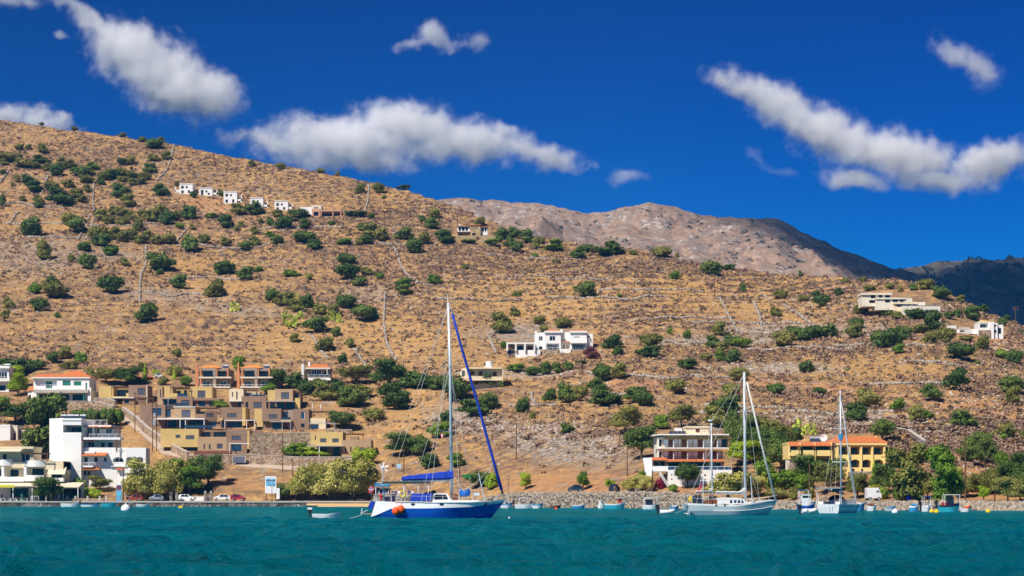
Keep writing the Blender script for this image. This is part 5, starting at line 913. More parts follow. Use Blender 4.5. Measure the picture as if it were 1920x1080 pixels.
# ---- two orange roofed houses and the house right of them
for uc, lb in ((398, 'left one of two salmon pillared houses with orange tiled roofs'), (476, 'right one of two salmon pillared houses with orange tiled roofs')):
    h = House('tiled_house', lb, 'house', uc, 728, 0, 'houses with salmon pillars'); d = uc - 398
    h.wall(371 + d, 690, 402 + d, 728, 2.2, 9, TAUPE, [(379 + d, 695, 398 + d, 706, 'q'), (379 + d, 714, 391 + d, 725, 'b')]); h.wall(401 + d, 692, 431 + d, 728, 2.8, 9, TAUPE, [(407 + d, 695, 424 + d, 706, 'q'), (410 + d, 714, 422 + d, 725, 'b')]); h.box('pier', 399 + d, 690, 404.5 + d, 728, 0.2, 2.7, TAUPE)
    h.wall(373 + d, 689, 402 + d, 694.5, 0.4, 2.2, TAUPE, [], 'fascia'); h.wall(404 + d, 689.5, 428 + d, 695, 0.8, 2.8, TAUPE, [], 'fascia'); h.hip(373 + d, 411 + d, 689, 682.5, 0.8, 9, OTILE, 0.30, 0.3)
    h.slab(372 + d, 706.5, 402 + d, 0.0, 2.2, PALE, 0.4, 'balcony'); h.slab(404 + d, 706.5, 434 + d, -0.6, 2.8, PALE, 0.4, 'balcony'); h.rail(378 + d, 400 + d, 702.5, 706.5, 0.1, DARKM_); h.rail(405 + d, 433 + d, 702.5, 706.5, -0.5, DARKM_)
    h.slab(373 + d, 725, 432 + d, -1.0, 2.2, PALE, 0.4, 'terrace'); h.rail(376 + d, 432 + d, 721, 725, -0.9, FRAME)
    h.box('salmon_pillar', 374.5 + d, 691, 377.5 + d, 728, 0.1, 0.7, SALMON); h.box('salmon_pillar', 425 + d, 691, 428 + d, 706, 0.3, 0.9, SALMON); h.box('salmon_pillar', 404.8 + d, 691, 407 + d, 706, 0.3, 0.8, SALMON)
    zt = h.z(677.5); x0, x1 = h.x(365 + d), h.x(370 + d); xm = (x0 + x1) / 2
    h.part('tall_fin', MB().box(x0, x1, 1.2, 2.0, h.z(728) - 4, h.z(700)).quad((x0, 1.2, h.z(700)), (x1, 1.2, h.z(700)), (xm + .12, 1.3, zt), (xm - .12, 1.3, zt)).quad((x1, 2.0, h.z(700)), (x0, 2.0, h.z(700)), (xm - .12, 1.7, zt), (xm + .12, 1.7, zt)).quad((x0, 2.0, h.z(700)), (x0, 1.2, h.z(700)), (xm - .12, 1.3, zt), (xm - .12, 1.7, zt)).quad((x1, 1.2, h.z(700)), (x1, 2.0, h.z(700)), (xm + .12, 1.7, zt), (xm + .12, 1.3, zt)), SALMON); h.heater(419 + d, 689, 4, 1.6)
h = House('tiled_house', 'narrow taupe house with red tiled roof and white chimney, right of the orange roofs', 'house', 594, 720, 0)
h.wall(571, 688, 617, 720, 2.0, 9, TAUPE, [(583, 692, 601, 704, 'g'), (574, 710, 577, 715, 'n'), (606, 694, 612, 703, 'n')]); h.wall(564.5, 682, 569, 720, 1.0, 3.0, WHITE, name='side_fin'); h.box('chimney', 576, 677, 579.5, 690, 3, 3.8, WHITE); h.slab(578, 708.5, 620, 0.0, 2.0, WHITE, 0.7, 'balcony'); h.rail(579, 619, 702.5, 706.5, 0.1, FRAME, glass=True); h.slab(571, 689, 619, 0.6, 9, PALE, 0.4, 'cornice'); h.hip(577, 615, 688.5, 680.5, 1.2, 9, TILE, 0.2, 0.25); h.post(613, 690, 708, 0.3, 0.2, PALE); h.pergola(561, 571, 697, 712, 1.2, 3)
# ---- cream house behind the rigging
h = House('cream_house', 'flat roofed cream house with brown shuttered windows behind the yacht rigging', 'house', 903, 731, 0)
h.wall(878, 689, 943, 711, 2.2, 9, CREAM, [(882, 695, 889, 702, 'k'), (897, 695, 904, 704, 'k'), (924, 696, 931, 704.5, 'k')]); h.slab(876, 688.5, 943.5, 0.4, 9, CREAM, 0.4, 'roof_slab'); h.slab(868, 711, 943, 0.2, 9, CREAM, 0.35, 'floor_slab'); h.wall(880, 705, 917, 711, 0.3, 0.5, CREAM, [], 'parapet'); h.wall(918, 706, 943, 711, 0.3, 0.5, CREAM, [], 'parapet'); h.box('side_wall', 941.5, 689, 943.4, 731, 0.4, 2.2, CREAM); h.wall(872, 711.5, 940, 731, 2.0, 9, CREAM, [(888, 713, 896, 720, 'k'), (874, 715, 880, 730, 'k')])
h.part('slanted_wing', MB().quad((h.x(858), 1.0, h.z(709)), (h.x(880), 0.6, h.z(709)), (h.x(880), 0.6, h.z(690)), (h.x(867), 1.0, h.z(690))).quad((h.x(858), 1.0, h.z(709)), (h.x(867), 1.0, h.z(690)), (h.x(868), 7, h.z(690)), (h.x(858), 7, h.z(709))).quad((h.x(867), 1, h.z(690)), (h.x(880), .6, h.z(690)), (h.x(880), 7, h.z(690)), (h.x(868), 7, h.z(690))), CREAM); h.window(h.x(866), h.z(704), h.x(871), h.z(694.5), 's', 0.72)
h.part('water_tank', MB().tube([(h.x(917), 4, h.z(688)), (h.x(917), 4, h.z(676))], 1.0, 12).box(h.x(908), h.x(922), 3, 5, h.z(688), h.z(685)), FRAME)
# ---- white twin villa
h = House('twin_villa', 'long white twin villa with two red pyramid roofs and carport', 'villa', 1035, 663, 0)
h.wall(1003, 623, 1022, 661, 1.2, 9, WHITE, [(1010.5, 630, 1018, 638.5, 'g'), (1010.5, 649, 1017, 655, 'n')]); h.box('chimney_fin', 1003, 620, 1006, 624, 1.4, 2.2, WHITE)
for a, w in ((1021.5, 30), (1069, 31)):
    h.wall(a, 620.5, a + w, 642, 0.2, 9, WHITE, [(a + 9, 630, a + 20, 639, 'g')] if a < 1050 else [(a + 7, 631, a + 18, 633, 'n')]); h.wall(a, 642, a + w, 663, 0.2, 9, WHITE, [(a + 3, 644, a + w - 3, 655, 'ob', 2.0)]); h.slab(a - 1, 621, a + w + 1, -0.4, 9.4, WHITE, 0.45, 'cornice'); h.hip(a + 1, a + w - 2, 620, 613.5, 0.4, 8.5, TILE2, 0.5, 0.1); h.rail(a + 4, a + w - 3, 651, 655, 0.1, FRAME)
h.rail(1070, 1100, 633, 641, -0.9, FRAME, ret=1.0); h.slab(1069, 642, 1100, -1.0, 0.2, WHITE, 0.3, 'balcony')
h.wall(1051.5, 622, 1069, 663, 2.0, 9, WHITE, [(1055, 645, 1060, 656, 'y'), (1061.5, 645, 1067, 656, 'y')]); h.box('tall_chimney', 1051, 616.5, 1055, 630, 1.2, 2.0, WHITE); h.lean(1053, 1069, 640.5, 638.5, 0.5, 2.0, TILE2, name='porch_roof'); h.wall(1050, 655, 1070, 663, -1.6, 2.0, WHITE, [], 'porch'); h.wall(1100, 625, 1112, 642, 1.5, 9, WHITE, [(1102, 630, 1107, 632, 'n')]); h.wall(1100, 642, 1112, 663, 1.5, 9, WHITE, [(1102, 648, 1110, 655, 'g')]); h.rail(1100, 1111, 634, 641, 0.6, FRAME)
h.wall(950, 643.5, 1003, 658, 0.4, 1.0, WHITE, [(952, 647, 966, 651, 'oA'.replace('A', ''), 0.5), (969, 647, 983, 657, 'on', 0.5), (986, 647, 1001, 657, 'ok', 0.5)], 'carport_wall'); h.slab(950, 643.3, 1003, -2.2, 6, WHITE, 0.4, 'carport_roof')
for u in (951, 967, 984, 1002): h.post(u, 644, 659, -2.0, 0.45, WHITE, 'column')
h.wall(949, 650, 967, 664, -1.0, 0.4, STONE, [(951, 657, 965, 664, 'n')], 'garage_wall'); h.wall(967, 657, 1013, 664, -1.4, 0.4, WHITE, [], 'parapet'); h.wall(1012, 655.5, 1051, 668, -0.8, 0.2, STONE, [], 'stone_base'); h.wall(1070, 655.5, 1106, 669, -0.8, 0.2, STONE, [], 'stone_base')
# ---- row of white cube villas and the pink villa
for i, (u0, u1, v0, v1, lb) in enumerate([(336, 361, 343.5, 363, 'leftmost of the five white cube villas high on the left hill'), (373, 398, 351.5, 366, 'second white cube villa from the left in the hillside row'), (419, 444, 358.5, 381, 'middle one of the five white cube villas on the left hill'), (469, 493, 370, 391, 'fourth white cube villa from the left in the hillside row'), (514.5, 539.5, 376, 394, 'rightmost white cube villa, next to the pink villa')]):
    h = House('cube_villa', lb, 'villa', (u0 + u1) / 2, v1 + 1, 0, 'white cube villas in a row'); hh = v1 - v0
    h.wall(u0, v0, u1, v1 + 1, 0.6, 8, WHITE, [(u0 + 3, v0 + 4, u0 + 8.5, v0 + 10, 'o', 0.8), (u0 + 12, v0 + 5, u0 + 15.5, v0 + 9, 'n'), (u0 + 3.5, v0 + hh * 0.68, u0 + 8, v0 + hh * 0.95, 'n'), (u0 + 16, v0 + hh * 0.66, u0 + 20, v0 + hh * 0.93, 'n')]); h.slab(u0 - 0.4, v0 - 0.2, u1 + 0.4, 0.4, 8.3, WHITE, 0.25, 'parapet')
    sx = u1 if i else u0 - 9; h.slab(sx, v0 + hh * 0.62, sx + 9, 1.0, 6, WHITE, 0.9, 'terrace'); h.box('column', sx + (7.2 if i else 0), v0 + hh * 0.28, sx + (9 if i else 1.8), v1 + 1, 1.0, 1.8, WHITE); h.box('column', sx + (6.5 if i else 1), v0 + hh * 0.66, sx + 8, v1 + 1, 1.2, 5, WHITE, None)
h = House('pink_villa', 'salmon pink villa with towered tile roof at the right end of the villa row', 'villa', 605, 407, 0)
h.wall(583, 384, 602, 407, 1.0, 8, PALE, [(588, 388, 597, 390, 'n')]); h.hip(584, 601, 383.5, 380, 1.2, 7.8, TILE2, 0.4, 0.2); h.wall(561, 387, 583, 401, 1.6, 8, WHITE, [(565, 391, 571, 396, 'n')]); h.wall(585, 391, 600, 408, 0.0, 1.0, PINK, [(588, 397, 597.5, 405, 'on', 0.8)]); h.wall(600, 394, 640, 407, 2.4, 8, PINK, [(603, 399.5, 622, 406, 'n'), (626, 399.5, 636, 406, 'n')]); h.slab(599, 394, 640, 0.0, 8, PINK, 0.5, 'roof_slab'); h.chimney(620.5, 386, 394, 3, 0.9, PINK)
for u in (602, 624, 639): h.post(u, 395, 407, 0.3, 0.4, PINK, 'column')
# ---- stone house under the ridge
h = House('stone_house', 'honey stone house with white shuttered wing below the ridge line', 'house', 885, 452, 0)
h.wall(881, 421, 901, 450, 0.6, 8, YSTONE, [(884, 426, 886, 429, 'n'), (888.5, 426, 890.5, 429, 'n'), (893, 426, 895, 429, 'n'), (885, 436, 892, 443, 'nA')]); h.slab(880, 420.8, 902, 0.2, 8.4, TILE2, 0.3, 'eaves'); h.wall(857.5, 423, 881, 446, 1.6, 8, WHITE, [(860, 425, 864, 432, 'n'), (866, 425, 871, 432, 'n'), (873, 425, 877, 432, 'n')]); h.slab(857, 422.5, 882, 0.8, 8, TILE2, 0.25, 'eaves'); h.slab(857, 434, 881, 0.2, 1.6, WOOD, 0.4, 'balcony'); h.wall(857.6, 436, 881, 450, 1.2, 1.6, YSTONE, [(861, 438, 867, 445, 'n')]); h.wall(901, 424, 914, 446, 1.8, 8, WHITE, [(903, 427, 907, 433, 'n'), (909, 427, 912, 433, 'n')]); h.slab(900, 423.5, 915, 1.0, 8, TILE2, 0.25, 'eaves'); h.rail(901, 915, 432.5, 436, 0.6, DARKM_); h.wall(856, 442.5, 929, 455, -1.5, 0.6, YSTONE, [(893, 445, 899, 451, 'k')], 'terrace_wall'); h.chimney(862, 418.5, 423, 4, 0.8, WHITE)
# ---- beige stepped villa
h = House('stepped_villa', 'beige flat roofed villa stepping down the ridge at right in three tiers', 'villa', 1690, 592, 0)
h.wall(1620.5, 549, 1676, 572, 4, 12, PALE, [(1637, 550, 1646, 557, 'on', 1.5), (1652, 550, 1659, 556, 'n'), (1664, 549.5, 1674, 556, 'on', 1.2), (1634, 560, 1645, 566, 'on', 1.4)]); h.slab(1619, 547, 1677, 3.4, 12, PALE, 0.6, 'roof_slab'); h.wall(1645, 558, 1713, 580, 2.2, 9, PALE, [(1662, 560, 1672, 566, 'on', 1.2), (1676, 560, 1686, 565, 'n'), (1690, 559.5, 1697, 565, 'on', 1)]); h.slab(1644, 557, 1700, 1.8, 8, PALE, 0.5, 'roof_slab'); h.wall(1677, 567, 1725, 584, 0.6, 7, CREAM, [(1682, 569.5, 1709, 575, 'q'), (1712, 569.5, 1722, 575, 'g')]); h.slab(1676, 567, 1711, 0.1, 6, CREAM, 0.5, 'roof_slab'); h.wall(1709, 565, 1738, 580, 2.5, 7, PALE); h.wall(1690, 574.5, 1762, 594, -1.0, 5, PALE, [(1735, 581, 1745, 588, 'g'), (1749, 581, 1758, 588, 'g')]); h.rail(1690, 1762, 573, 577, -0.9, GREYM, glass=True); h.wall(1700, 578, 1712, 594, -1.8, -1.0, PALE, [], 'buttress')
# ---- white villa at far right
h = House('white_villa', 'white villa with yellow tiled turret and pool terrace at far right', 'villa', 1845, 634, 0)
h.wall(1836, 604, 1856, 628, 0.8, 7, WHITE, [(1838.5, 606, 1853.5, 614.5, 'ob', 1.4)]); h.hip(1837.5, 1854.5, 602.5, 598.5, 1, 6.5, YELLOW, 0.4, 0.25); h.wall(1856, 603, 1864, 634, 0.2, 7, WHITE); h.wall(1863.5, 605, 1872, 634, 1.0, 7, WHITE, [(1865, 608, 1870, 612, 'on', 1), (1865, 618, 1870, 624, 'n')]); h.wall(1871.5, 608, 1884, 634, 1.8, 7, WHITE, [(1874, 614, 1880, 625, 'n')]); h.wall(1836, 619, 1857, 640, -0.2, 0.8, STONE, [(1846, 630, 1850, 637, 'n')], 'stone_base'); h.rail(1837, 1855, 614, 618.5, -0.1, FRAME); h.wall(1798, 616, 1836, 625, 2.6, 3.2, WHITE, [(1803, 618, 1812, 621, 'n')], 'garden_wall'); h.wall(1783, 608, 1800, 614, 5, 5.5, WHITE, [], 'garden_wall'); h.pergola(1800, 1820, 614, 622, 1.2, 2.6, FRAME)
# ---- balconied hotel
h = House('balconied_hotel', 'three storey hotel with long white balconies and terracotta terrace roof', 'hotel', 1290, 905, 0, Y=373)
h.wall(1247, 814, 1369, 838, 4.5, 14, YSTONE, [], 'band_wall')
def floor(h, u0, u1, v0, v1):
    w = []; n = 4; s_ = (u1 - u0) / n
    for i in range(n):
        a = u0 + s_ * i; w += [(a + 1, v0, a + s_ * 0.40, v1, 'w'), (a + s_ * 0.42, v0, a + s_ * 0.72, v1, 'k'), (a + s_ * 0.74, v0, a + s_ - 0.5, v1, 'w')]
    return w
WIN = [(1247.5, 1256, 'w'), (1257, 1265, 'k'), (1267, 1274.5, 'w'), (1276, 1280, 'w'), (1282, 1291, 'k'), (1293, 1302, 'w'), (1304, 1311.5, 'w'), (1313, 1321.5, 'k'), (1323, 1331, 'w'), (1332.5, 1338, 'w'), (1340, 1348, 'k'), (1349.5, 1356.5, 'w')]
h.wall(1247, 820.5, 1370, 838, 4.4, 4.5, mat('mustard_plaster', (0.52, 0.34, 0.11), 0.85), [(a, 822.5, b, 836.5, kd) for a, b, kd in WIN] + [(1358, 822, 1368, 837, 'n')], 'upper_storey')
h.wall(1247, 843.5, 1360, 862, 4.4, 14, mat('mustard_plaster', (0.52, 0.34, 0.11)), [(a, 845.5, b, 858.5, kd) for a, b, kd in WIN], 'middle_storey')
h.wall(1236, 818, 1247, 868, 4.6, 14, PALE, [(1239, 823, 1244, 836, 'n'), (1239, 846, 1244, 858, 'n')], 'corner_wall')
h.part('roof_slab', MB().quad((h.x(1227), 6, h.z(813)), (h.x(1240), 2.2, h.z(813)), (h.x(1370), 2.2, h.z(813)), (h.x(1370), 14, h.z(813)), (h.x(1227), 14, h.z(813))).quad((h.x(1227), 6, h.z(815)), (h.x(1240), 2.2, h.z(815)), (h.x(1240), 2.2, h.z(813)), (h.x(1227), 6, h.z(813))).quad((h.x(1240), 2.2, h.z(815)), (h.x(1370), 2.2, h.z(815)), (h.x(1370), 2.2, h.z(813)), (h.x(1240), 2.2, h.z(813))).quad((h.x(1370), 2.2, h.z(815)), (h.x(1240), 2.2, h.z(815)), (h.x(1227), 6, h.z(815)), (h.x(1227), 14, h.z(815)), (h.x(1370), 14, h.z(815))), WHITE)
for v in (838.5, 861.5):
    e = 1369 if v < 850 else 1360
    h.part('balcony', MB().quad((h.x(1232), 5.5, h.z(v)), (h.x(1242), 2.3, h.z(v)), (h.x(e), 2.3, h.z(v)), (h.x(e), 4.5, h.z(v)), (h.x(1232), 8, h.z(v))).quad((h.x(1242), 2.3, h.z(v + 2)), (h.x(e), 2.3, h.z(v + 2)), (h.x(e), 2.3, h.z(v)), (h.x(1242), 2.3, h.z(v))).quad((h.x(1232), 5.5, h.z(v + 2)), (h.x(1242), 2.3, h.z(v + 2)), (h.x(1242), 2.3, h.z(v)), (h.x(1232), 5.5, h.z(v))).quad((h.x(e), 2.3, h.z(v + 2)), (h.x(1242), 2.3, h.z(v + 2)), (h.x(1232), 5.5, h.z(v + 2)), (h.x(1232), 8, h.z(v + 2)), (h.x(e), 4.5, h.z(v + 2))), WHITE)
    h.rail(1243, e, v - 7, v, 2.4, DARKM_); 
    for u in (1265.5, 1292, 1322, 1348.5): h.box('balcony_divider', u - 0.5, v - 14, u + 0.5, v - 0.1, 3.0, 4.4, WHITE)
h.wall(1291, 797, 1335, 813, 6, 11, CREAM, [(1310, 802, 1318, 809, 'k')], 'roof_house'); h.slab(1290, 797, 1336, 5.7, 11.3, CREAM, 0.25, 'roof_slab'); h.rail(1318, 1369, 807, 813, 2.6, DARKM_)
for i in range(4): h.part('solar_panel', MB().quad((h.x(1258 + i * 8), 4, h.z(812.5)), (h.x(1265 + i * 8), 4, h.z(812.5)), (h.x(1267 + i * 8), 6.5, h.z(806)), (h.x(1260 + i * 8), 6.5, h.z(806))), SOLAR)
h.part('water_tank', MB().tube([(h.x(1271), 8, h.z(804)), (h.x(1285), 8, h.z(804))], 0.35, 10), FRAME)
h.lean(1222, 1252, 862, 856.5, -0.4, 4.4, TILE, name='terrace_roof'); h.lean(1248, 1358, 864.5, 859.5, -0.6, 4.3, TILE, name='terrace_roof')
h.wall(1223, 862, 1360, 884, 3.6, 4.6, PALE, [(1228, 865, 1239, 876, 'b'), (1241, 865, 1249, 876, 'n'), (1254, 866, 1280, 874, 'n'), (1282, 866, 1303, 874, 'n'), (1306, 866, 1328, 874, 'n'), (1331, 866, 1356, 874, 'b')], 'dining_wall')
for u in (1224, 1251, 1282, 1305, 1331, 1356): h.post(u, 863, 877, -0.2, 0.22, WOOD)
h.wall(1252, 881, 1372, 912, -0.6, 3.6, WHITE, [(1258, 889, 1260, 892, 'n'), (1258, 897, 1260.5, 900, 'n'), (1320, 889, 1323, 893, 'n'), (1320, 898, 1323, 902, 'n'), (1334, 888, 1337, 891, 'n')], 'terrace_base'); h.rail(1252, 1371, 874.5, 881, -0.5, FRAME, glass=True); h.wall(1223, 874, 1252, 884, -0.4, 3.6, WHITE, [], 'parapet')
h.part('left_wing', MB().quad((h.x(1207), 3, h.z(858)), (h.x(1223), 0.2, h.z(858)), (h.x(1223), 0.2, h.zb(905)), (h.x(1212), 2.4, h.z(880))).quad((h.x(1207), 3, h.z(858)), (h.x(1223), 3, h.z(858)), (h.x(1223), .2, h.z(858))), WHITE); h.wall(1211, 863, 1223, 884, 2.6, 4, WHITE, [(1213, 866, 1220, 873, 'k')])
st = MB()
for i in range(14): st.box(h.x(1236 + i * 1.75), h.x(1239 + i * 1.75), -1.6, -0.62, h.z(888 + i * 2.7) - 0.4, h.z(886 + i * 2.7))
h.part('outside_stair', st, WHITE)
# ---- yellow arcaded hotel
h = House('arcaded_hotel', 'yellow hotel with arched ground floor loggias and terracotta roof', 'hotel', 1572, 888, 0, Y=360)
U4 = [(1573, 1590), (1595, 1612), (1617, 1633), (1638, 1656)]
h.wall(1568, 830.5, 1660, 856, 0, 11, YELLOW, [(a, 837.5, b, 852.5, 'oq', 1.8) for a, b in U4], 'upper_loggias'); h.wall(1568, 856, 1660, 888, 0, 11, YELLOW, [(a, 861.5, b, 876.5, 'oqA', 1.8) for a, b in U4], 'lower_loggias')
for a, b in U4: h.rail(a, b, 848, 852.5, 0.25, DARKM_); h.rail(a, b, 873, 876.5, 0.25, DARKM_)
for u in (1570.5, 1592.5, 1614.5, 1635.5, 1658): h.box('pilaster', u - 1.6, 833, u + 1.6, 877, -0.25, -0.003, YELLOW)
h.slab(1566, 830.8, 1662, -0.5, 11.4, YELLOW, 0.35, 'cornice'); h.hip(1568, 1660, 829.5, 816, 0, 11, TILE, 0.14, 0.5); h.chimney(1650, 818, 826, 5, 0.5, YELLOW); h.chimney(1638.5, 819, 825, 6, 0.35, PALE)
for i, (a, b) in enumerate(((1483, 1503), (1505.5, 1531), (1531.5, 1562))):
    h.wall(a, 830, b, 860, 3.4, 11, YELLOW, [(a + 3, 836, b - 4, 848, 'n')], 'bay_wall'); h.lean(a, b, 835, 827, 0.6, 4, TILE, name='bay_roof'); h.wall(a + 2, 844, b - 3, 851.5, 1.0, 1.3, YELLOW, [], 'balcony'); h.slab(a + 2, 851.5, b - 3, 1.0, 3.4, YELLOW, 0.3, 'balcony_floor'); h.box('divider', b - 1.6, 829, b + 0.4, 866, 1.2, 3.4, YELLOW)
h.slab(1482, 828.4, 1568, 4.05, 11, YELLOW, 0.3, 'roof_slab'); h.wall(1484, 853, 1568, 880, 4.0, 8, PALE, [(1496, 854, 1501, 864, 'k'), (1518, 857, 1524, 870, 'n'), (1557, 855, 1562, 870, 'n')], 'ground_wall'); h.wall(1562, 834, 1568, 880, 3.0, 6, TAUPE)
h.wall(1590, 884, 1672, 906, -1.6, 0, GSTONE, [(1616, 893, 1622, 905, 'nA'), (1605, 888, 1608, 892, 'n')], 'stone_terrace'); h.wall(1586, 877, 1662, 885, -1.4, -1.0, YELLOW, [(1594, 879, 1600, 885, 'n'), (1612, 879, 1616, 885, 'n')], 'terrace_parapet'); h.wall(1660, 873, 1671, 890, 1, 5, TAUPE, [(1663, 880, 1668, 887, 'w')], 'side_annex'); h.wall(1484, 868, 1590, 882, 0.4, 4.0, STONE, [], 'garden_terrace')
p = MB(); n = 16                                                      # satellite dish on the roof
for i in range(n):
    a0, a1 = 6.283 * i / n, 6.283 * (i + 1) / n; R = 0.7; c0 = Vector((h.x(1551), 4.6, h.z(819)))
    f0 = c0 + Vector((math.cos(a0) * R, -0.25, math.sin(a0) * R)); f1 = c0 + Vector((math.cos(a1) * R, -0.25, math.sin(a1) * R)); p.quad(c0, f1, f0)
p.tube([c0, (c0.x - 0.2, c0.y + 0.5, h.z(828))], 0.06); p.tube([c0, c0 + Vector((0, -0.9, 0.1))], 0.03); h.part('satellite_dish', p, FRAME); h.heater(1539, 828, 5, 2.2)

# ---- retaining walls of stone below the houses
def rwall(label, pts, hgt, m=STONE, th=0.7, cap=True):
    """masonry wall along the ground; pts (u, v_top) with the height in photo pixels"""
    root = None; tops = []
    for u, v in pts: Y = float(terr_y(u, v + hgt)); tops.append(PT(u, v, Y))
    org = tops[0].copy(); root = empty('stone_wall', org); mb = MB(); cp = MB()
    for a, b in zip(tops[:-1], tops[1:]):
        d = (b - a); d.z = 0; d.normalize(); nrm = Vector((-d.y, d.x, 0)); low = 4 + hgt * a.y / FPX
        q = [a - org, b - org, b - org + nrm * th, a - org + nrm * th]; L = [Vector((p.x, p.y, p.z - low)) for p in q]
        mb.quad(L[0], L[1], q[1], q[0]); mb.quad(q[0], q[1], q[2], q[3]); mb.quad(L[3], L[2], q[2], q[3]); mb.quad(L[0], q[0], q[3], L[3]); mb.quad(L[1], L[2], q[2], q[1])
        if cap: e = [p + Vector((0, 0, 0.002)) - nrm * (0.06 if i < 2 else -0.06) for i, p in enumerate(q)]; t = [p + Vector((0, 0, 0.14)) for p in e]; cp.quad(*t); [cp.quad(e[i], e[(i + 1) % 4], t[(i + 1) % 4], t[i]) for i in range(4)]
    mb.build('masonry', m, root)
    if cap: cp.build('coping', CONC, root)
    tag(root, label, 'wall', 'stone retaining walls', 'thing'); return root
rwall('tall rubble wall between the middle and lower ochre houses', [(469, 816), (500, 814), (583, 812)], 42)
rwall('long rubble wall below the lower houses with a garage door', [(352, 855), (400, 853), (470, 853), (560, 857), (660, 857)], 18)
rwall('rubble wall under the terrace of the red roofed villa', [(50, 752), (110, 752), (180, 753), (212, 762)], 16)
rwall('stone wall along the right side of the ramp', [(229, 764), (255, 783), (275, 802), (300, 818), (325, 836), (350, 848)], 14)
rwall('stone garden wall left of the top brown house', [(175, 746), (200, 747), (214, 752)], 14)
rwall('stone wall above the lime trees right of the lower house', [(612, 806), (660, 806)], 6)
rwall('stone wall stub behind the yellow hotel', [(1662, 800), (1700, 806), (1730, 826)], 14, GSTONE)
for (nm, u0, v0, u1, v1, m, lb, ct) in (('garage_door', 437, 856, 459, 868, ROLLER, 'blue grey garage door in the rubble wall below the brown houses', 'garage door'), ('garden_gate', 515, 859, 524, 873, DOORW, 'red brown gate in the rubble wall', 'gate')):
    Y = float(terr_y((u0 + u1) / 2, 871)) - 1.0; a = PT(u0, v1, Y); b = PT(u1, v0, Y); r = empty(nm, (a.x, Y, a.z)); tag(r, lb, ct, None, 'thing'); mb = MB(); n = 6
    for i in range(n): z0 = (b.z - a.z) * i / n; mb.box(0, b.x - a.x, 0, 0.12, z0 + 0.015, z0 + (b.z - a.z) / n)
    mb.build('door_leaf', m, r); MB().box(-0.18, 0, -0.04, 0.2, 0, b.z - a.z + .18).box(b.x - a.x, b.x - a.x + .18, -0.04, 0.2, 0, b.z - a.z + .18).box(0, b.x - a.x, -0.04, 0.2, b.z - a.z, b.z - a.z + .18).build('door_frame', CONC, r)
# wooden fence in front of the lowest left house
Y = float(terr_y(400, 853)) - 1.2; a = PT(364, 853, Y); b = PT(434, 845, Y); fr = empty('wooden_fence', a); tag(fr, 'red brown board fence in front of the lowest terraced house', 'fence'); nb = 5
for i in range(nb): hh = (b.z - a.z); MB().box(0, b.x - a.x, 0, 0.05, hh * i / nb + 0.02, hh * (i + 1) / nb).build('board', DOORW, fr)
for i in range(6): x = (b.x - a.x) * i / 5; MB().box(x - 0.06, x + 0.06, 0.052, 0.15, -1.5, b.z - a.z + 0.05).build('post', WOOD, fr)
# ---- roads
def road(name, left, right, m, lift=0.12, n=24):
    """strip laid on the hill between two edges given in photo pixels"""
    L = np.array(left, float); R = np.array(right, float); mb = MB(); rows = []
    for i in range(n + 1):
        s = i / n; f = lambda A: [np.interp(s * (len(A) - 1), range(len(A)), A[:, j]) for j in (0, 1)]
        a = f(L); b = f(R); row = []
        for j in range(5):
            w = j / 4; uu, vv = a[0] * (1 - w) + b[0] * w, a[1] * (1 - w) + b[1] * w; p, k = on_hill(uu, vv); q = PT(uu, vv, p.y); row.append(Vector((p.x, p.y, max(p.z, q.z) + lift)))
        rows.append(row)
    for i in range(n):
        for j in range(4): mb.quad(rows[i][j], rows[i][j + 1], rows[i + 1][j + 1], rows[i + 1][j])
    for j in (0, 4):
        for i in range(n): a, b = rows[i][j], rows[i + 1][j]; mb.quad(a, b, b - Vector((0, 0, 1.5)), a - Vector((0, 0, 1.5)))
    o = mb.build(name, m, smooth=False); tag(o, kind='structure'); return o
road('ramp_road', [(228, 768), (228, 785), (262, 812), (285, 832), (303, 850)], [(230, 766), (258, 788), (290, 818), (315, 838), (345, 853)], ROADM)
road('dirt_track', [(300, 850), (380, 864), (470, 876), (560, 882), (690, 888)], [(345, 850), (400, 859), (480, 869), (560, 875), (690, 878)], ROADM)
# ------------------------------------------------------------------ quay, shore walls, beach
ASPH = mat('asphalt', (0.14, 0.13, 0.125), 0.9, var=0.2, scale=0.5, bump=0.01)
SANDM = mat('sand', (0.58, 0.38, 0.19), 0.95, var=0.12, scale=0.6, bump=0.02)
def strip(name, us, rows, m):
    mb = MB(); R = [[f(u) for f in rows] for u in us]
    for a, b in zip(R[:-1], R[1:]):
        for j in range(len(rows) - 1): mb.quad(a[j], b[j], b[j + 1], a[j + 1])
    o = mb.build(name, m); tag(o, kind='structure'); return o
def sp(u, dy, z): Y = float(shore_y(u)) + dy; return Vector(((u - CXP) * Y / FPX, Y, z))
usl = list(range(-700, 721, 20)); usm = list(range(720, 1341, 10)); usr = list(range(1340, 2701, 20))
QZ = lambda u: float(quay_z(u))
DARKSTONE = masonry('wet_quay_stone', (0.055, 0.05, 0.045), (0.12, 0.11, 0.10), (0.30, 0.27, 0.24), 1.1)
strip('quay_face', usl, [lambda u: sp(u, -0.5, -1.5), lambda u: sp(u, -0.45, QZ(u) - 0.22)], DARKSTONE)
strip('quay_edge', usl, [lambda u: sp(u, -0.6, QZ(u) - 0.22), lambda u: sp(u, -0.6, QZ(u) + 0.06), lambda u: sp(u, 0.7, QZ(u) + 0.06)], CONC)
strip('quay_road', usl, [lambda u: sp(u, 0.7, QZ(u) + 0.055), lambda u: sp(u, 9.5, QZ(u) + 0.13)], mat('dusty_asphalt', (0.30, 0.26, 0.225), 0.9, var=0.15, scale=0.4))
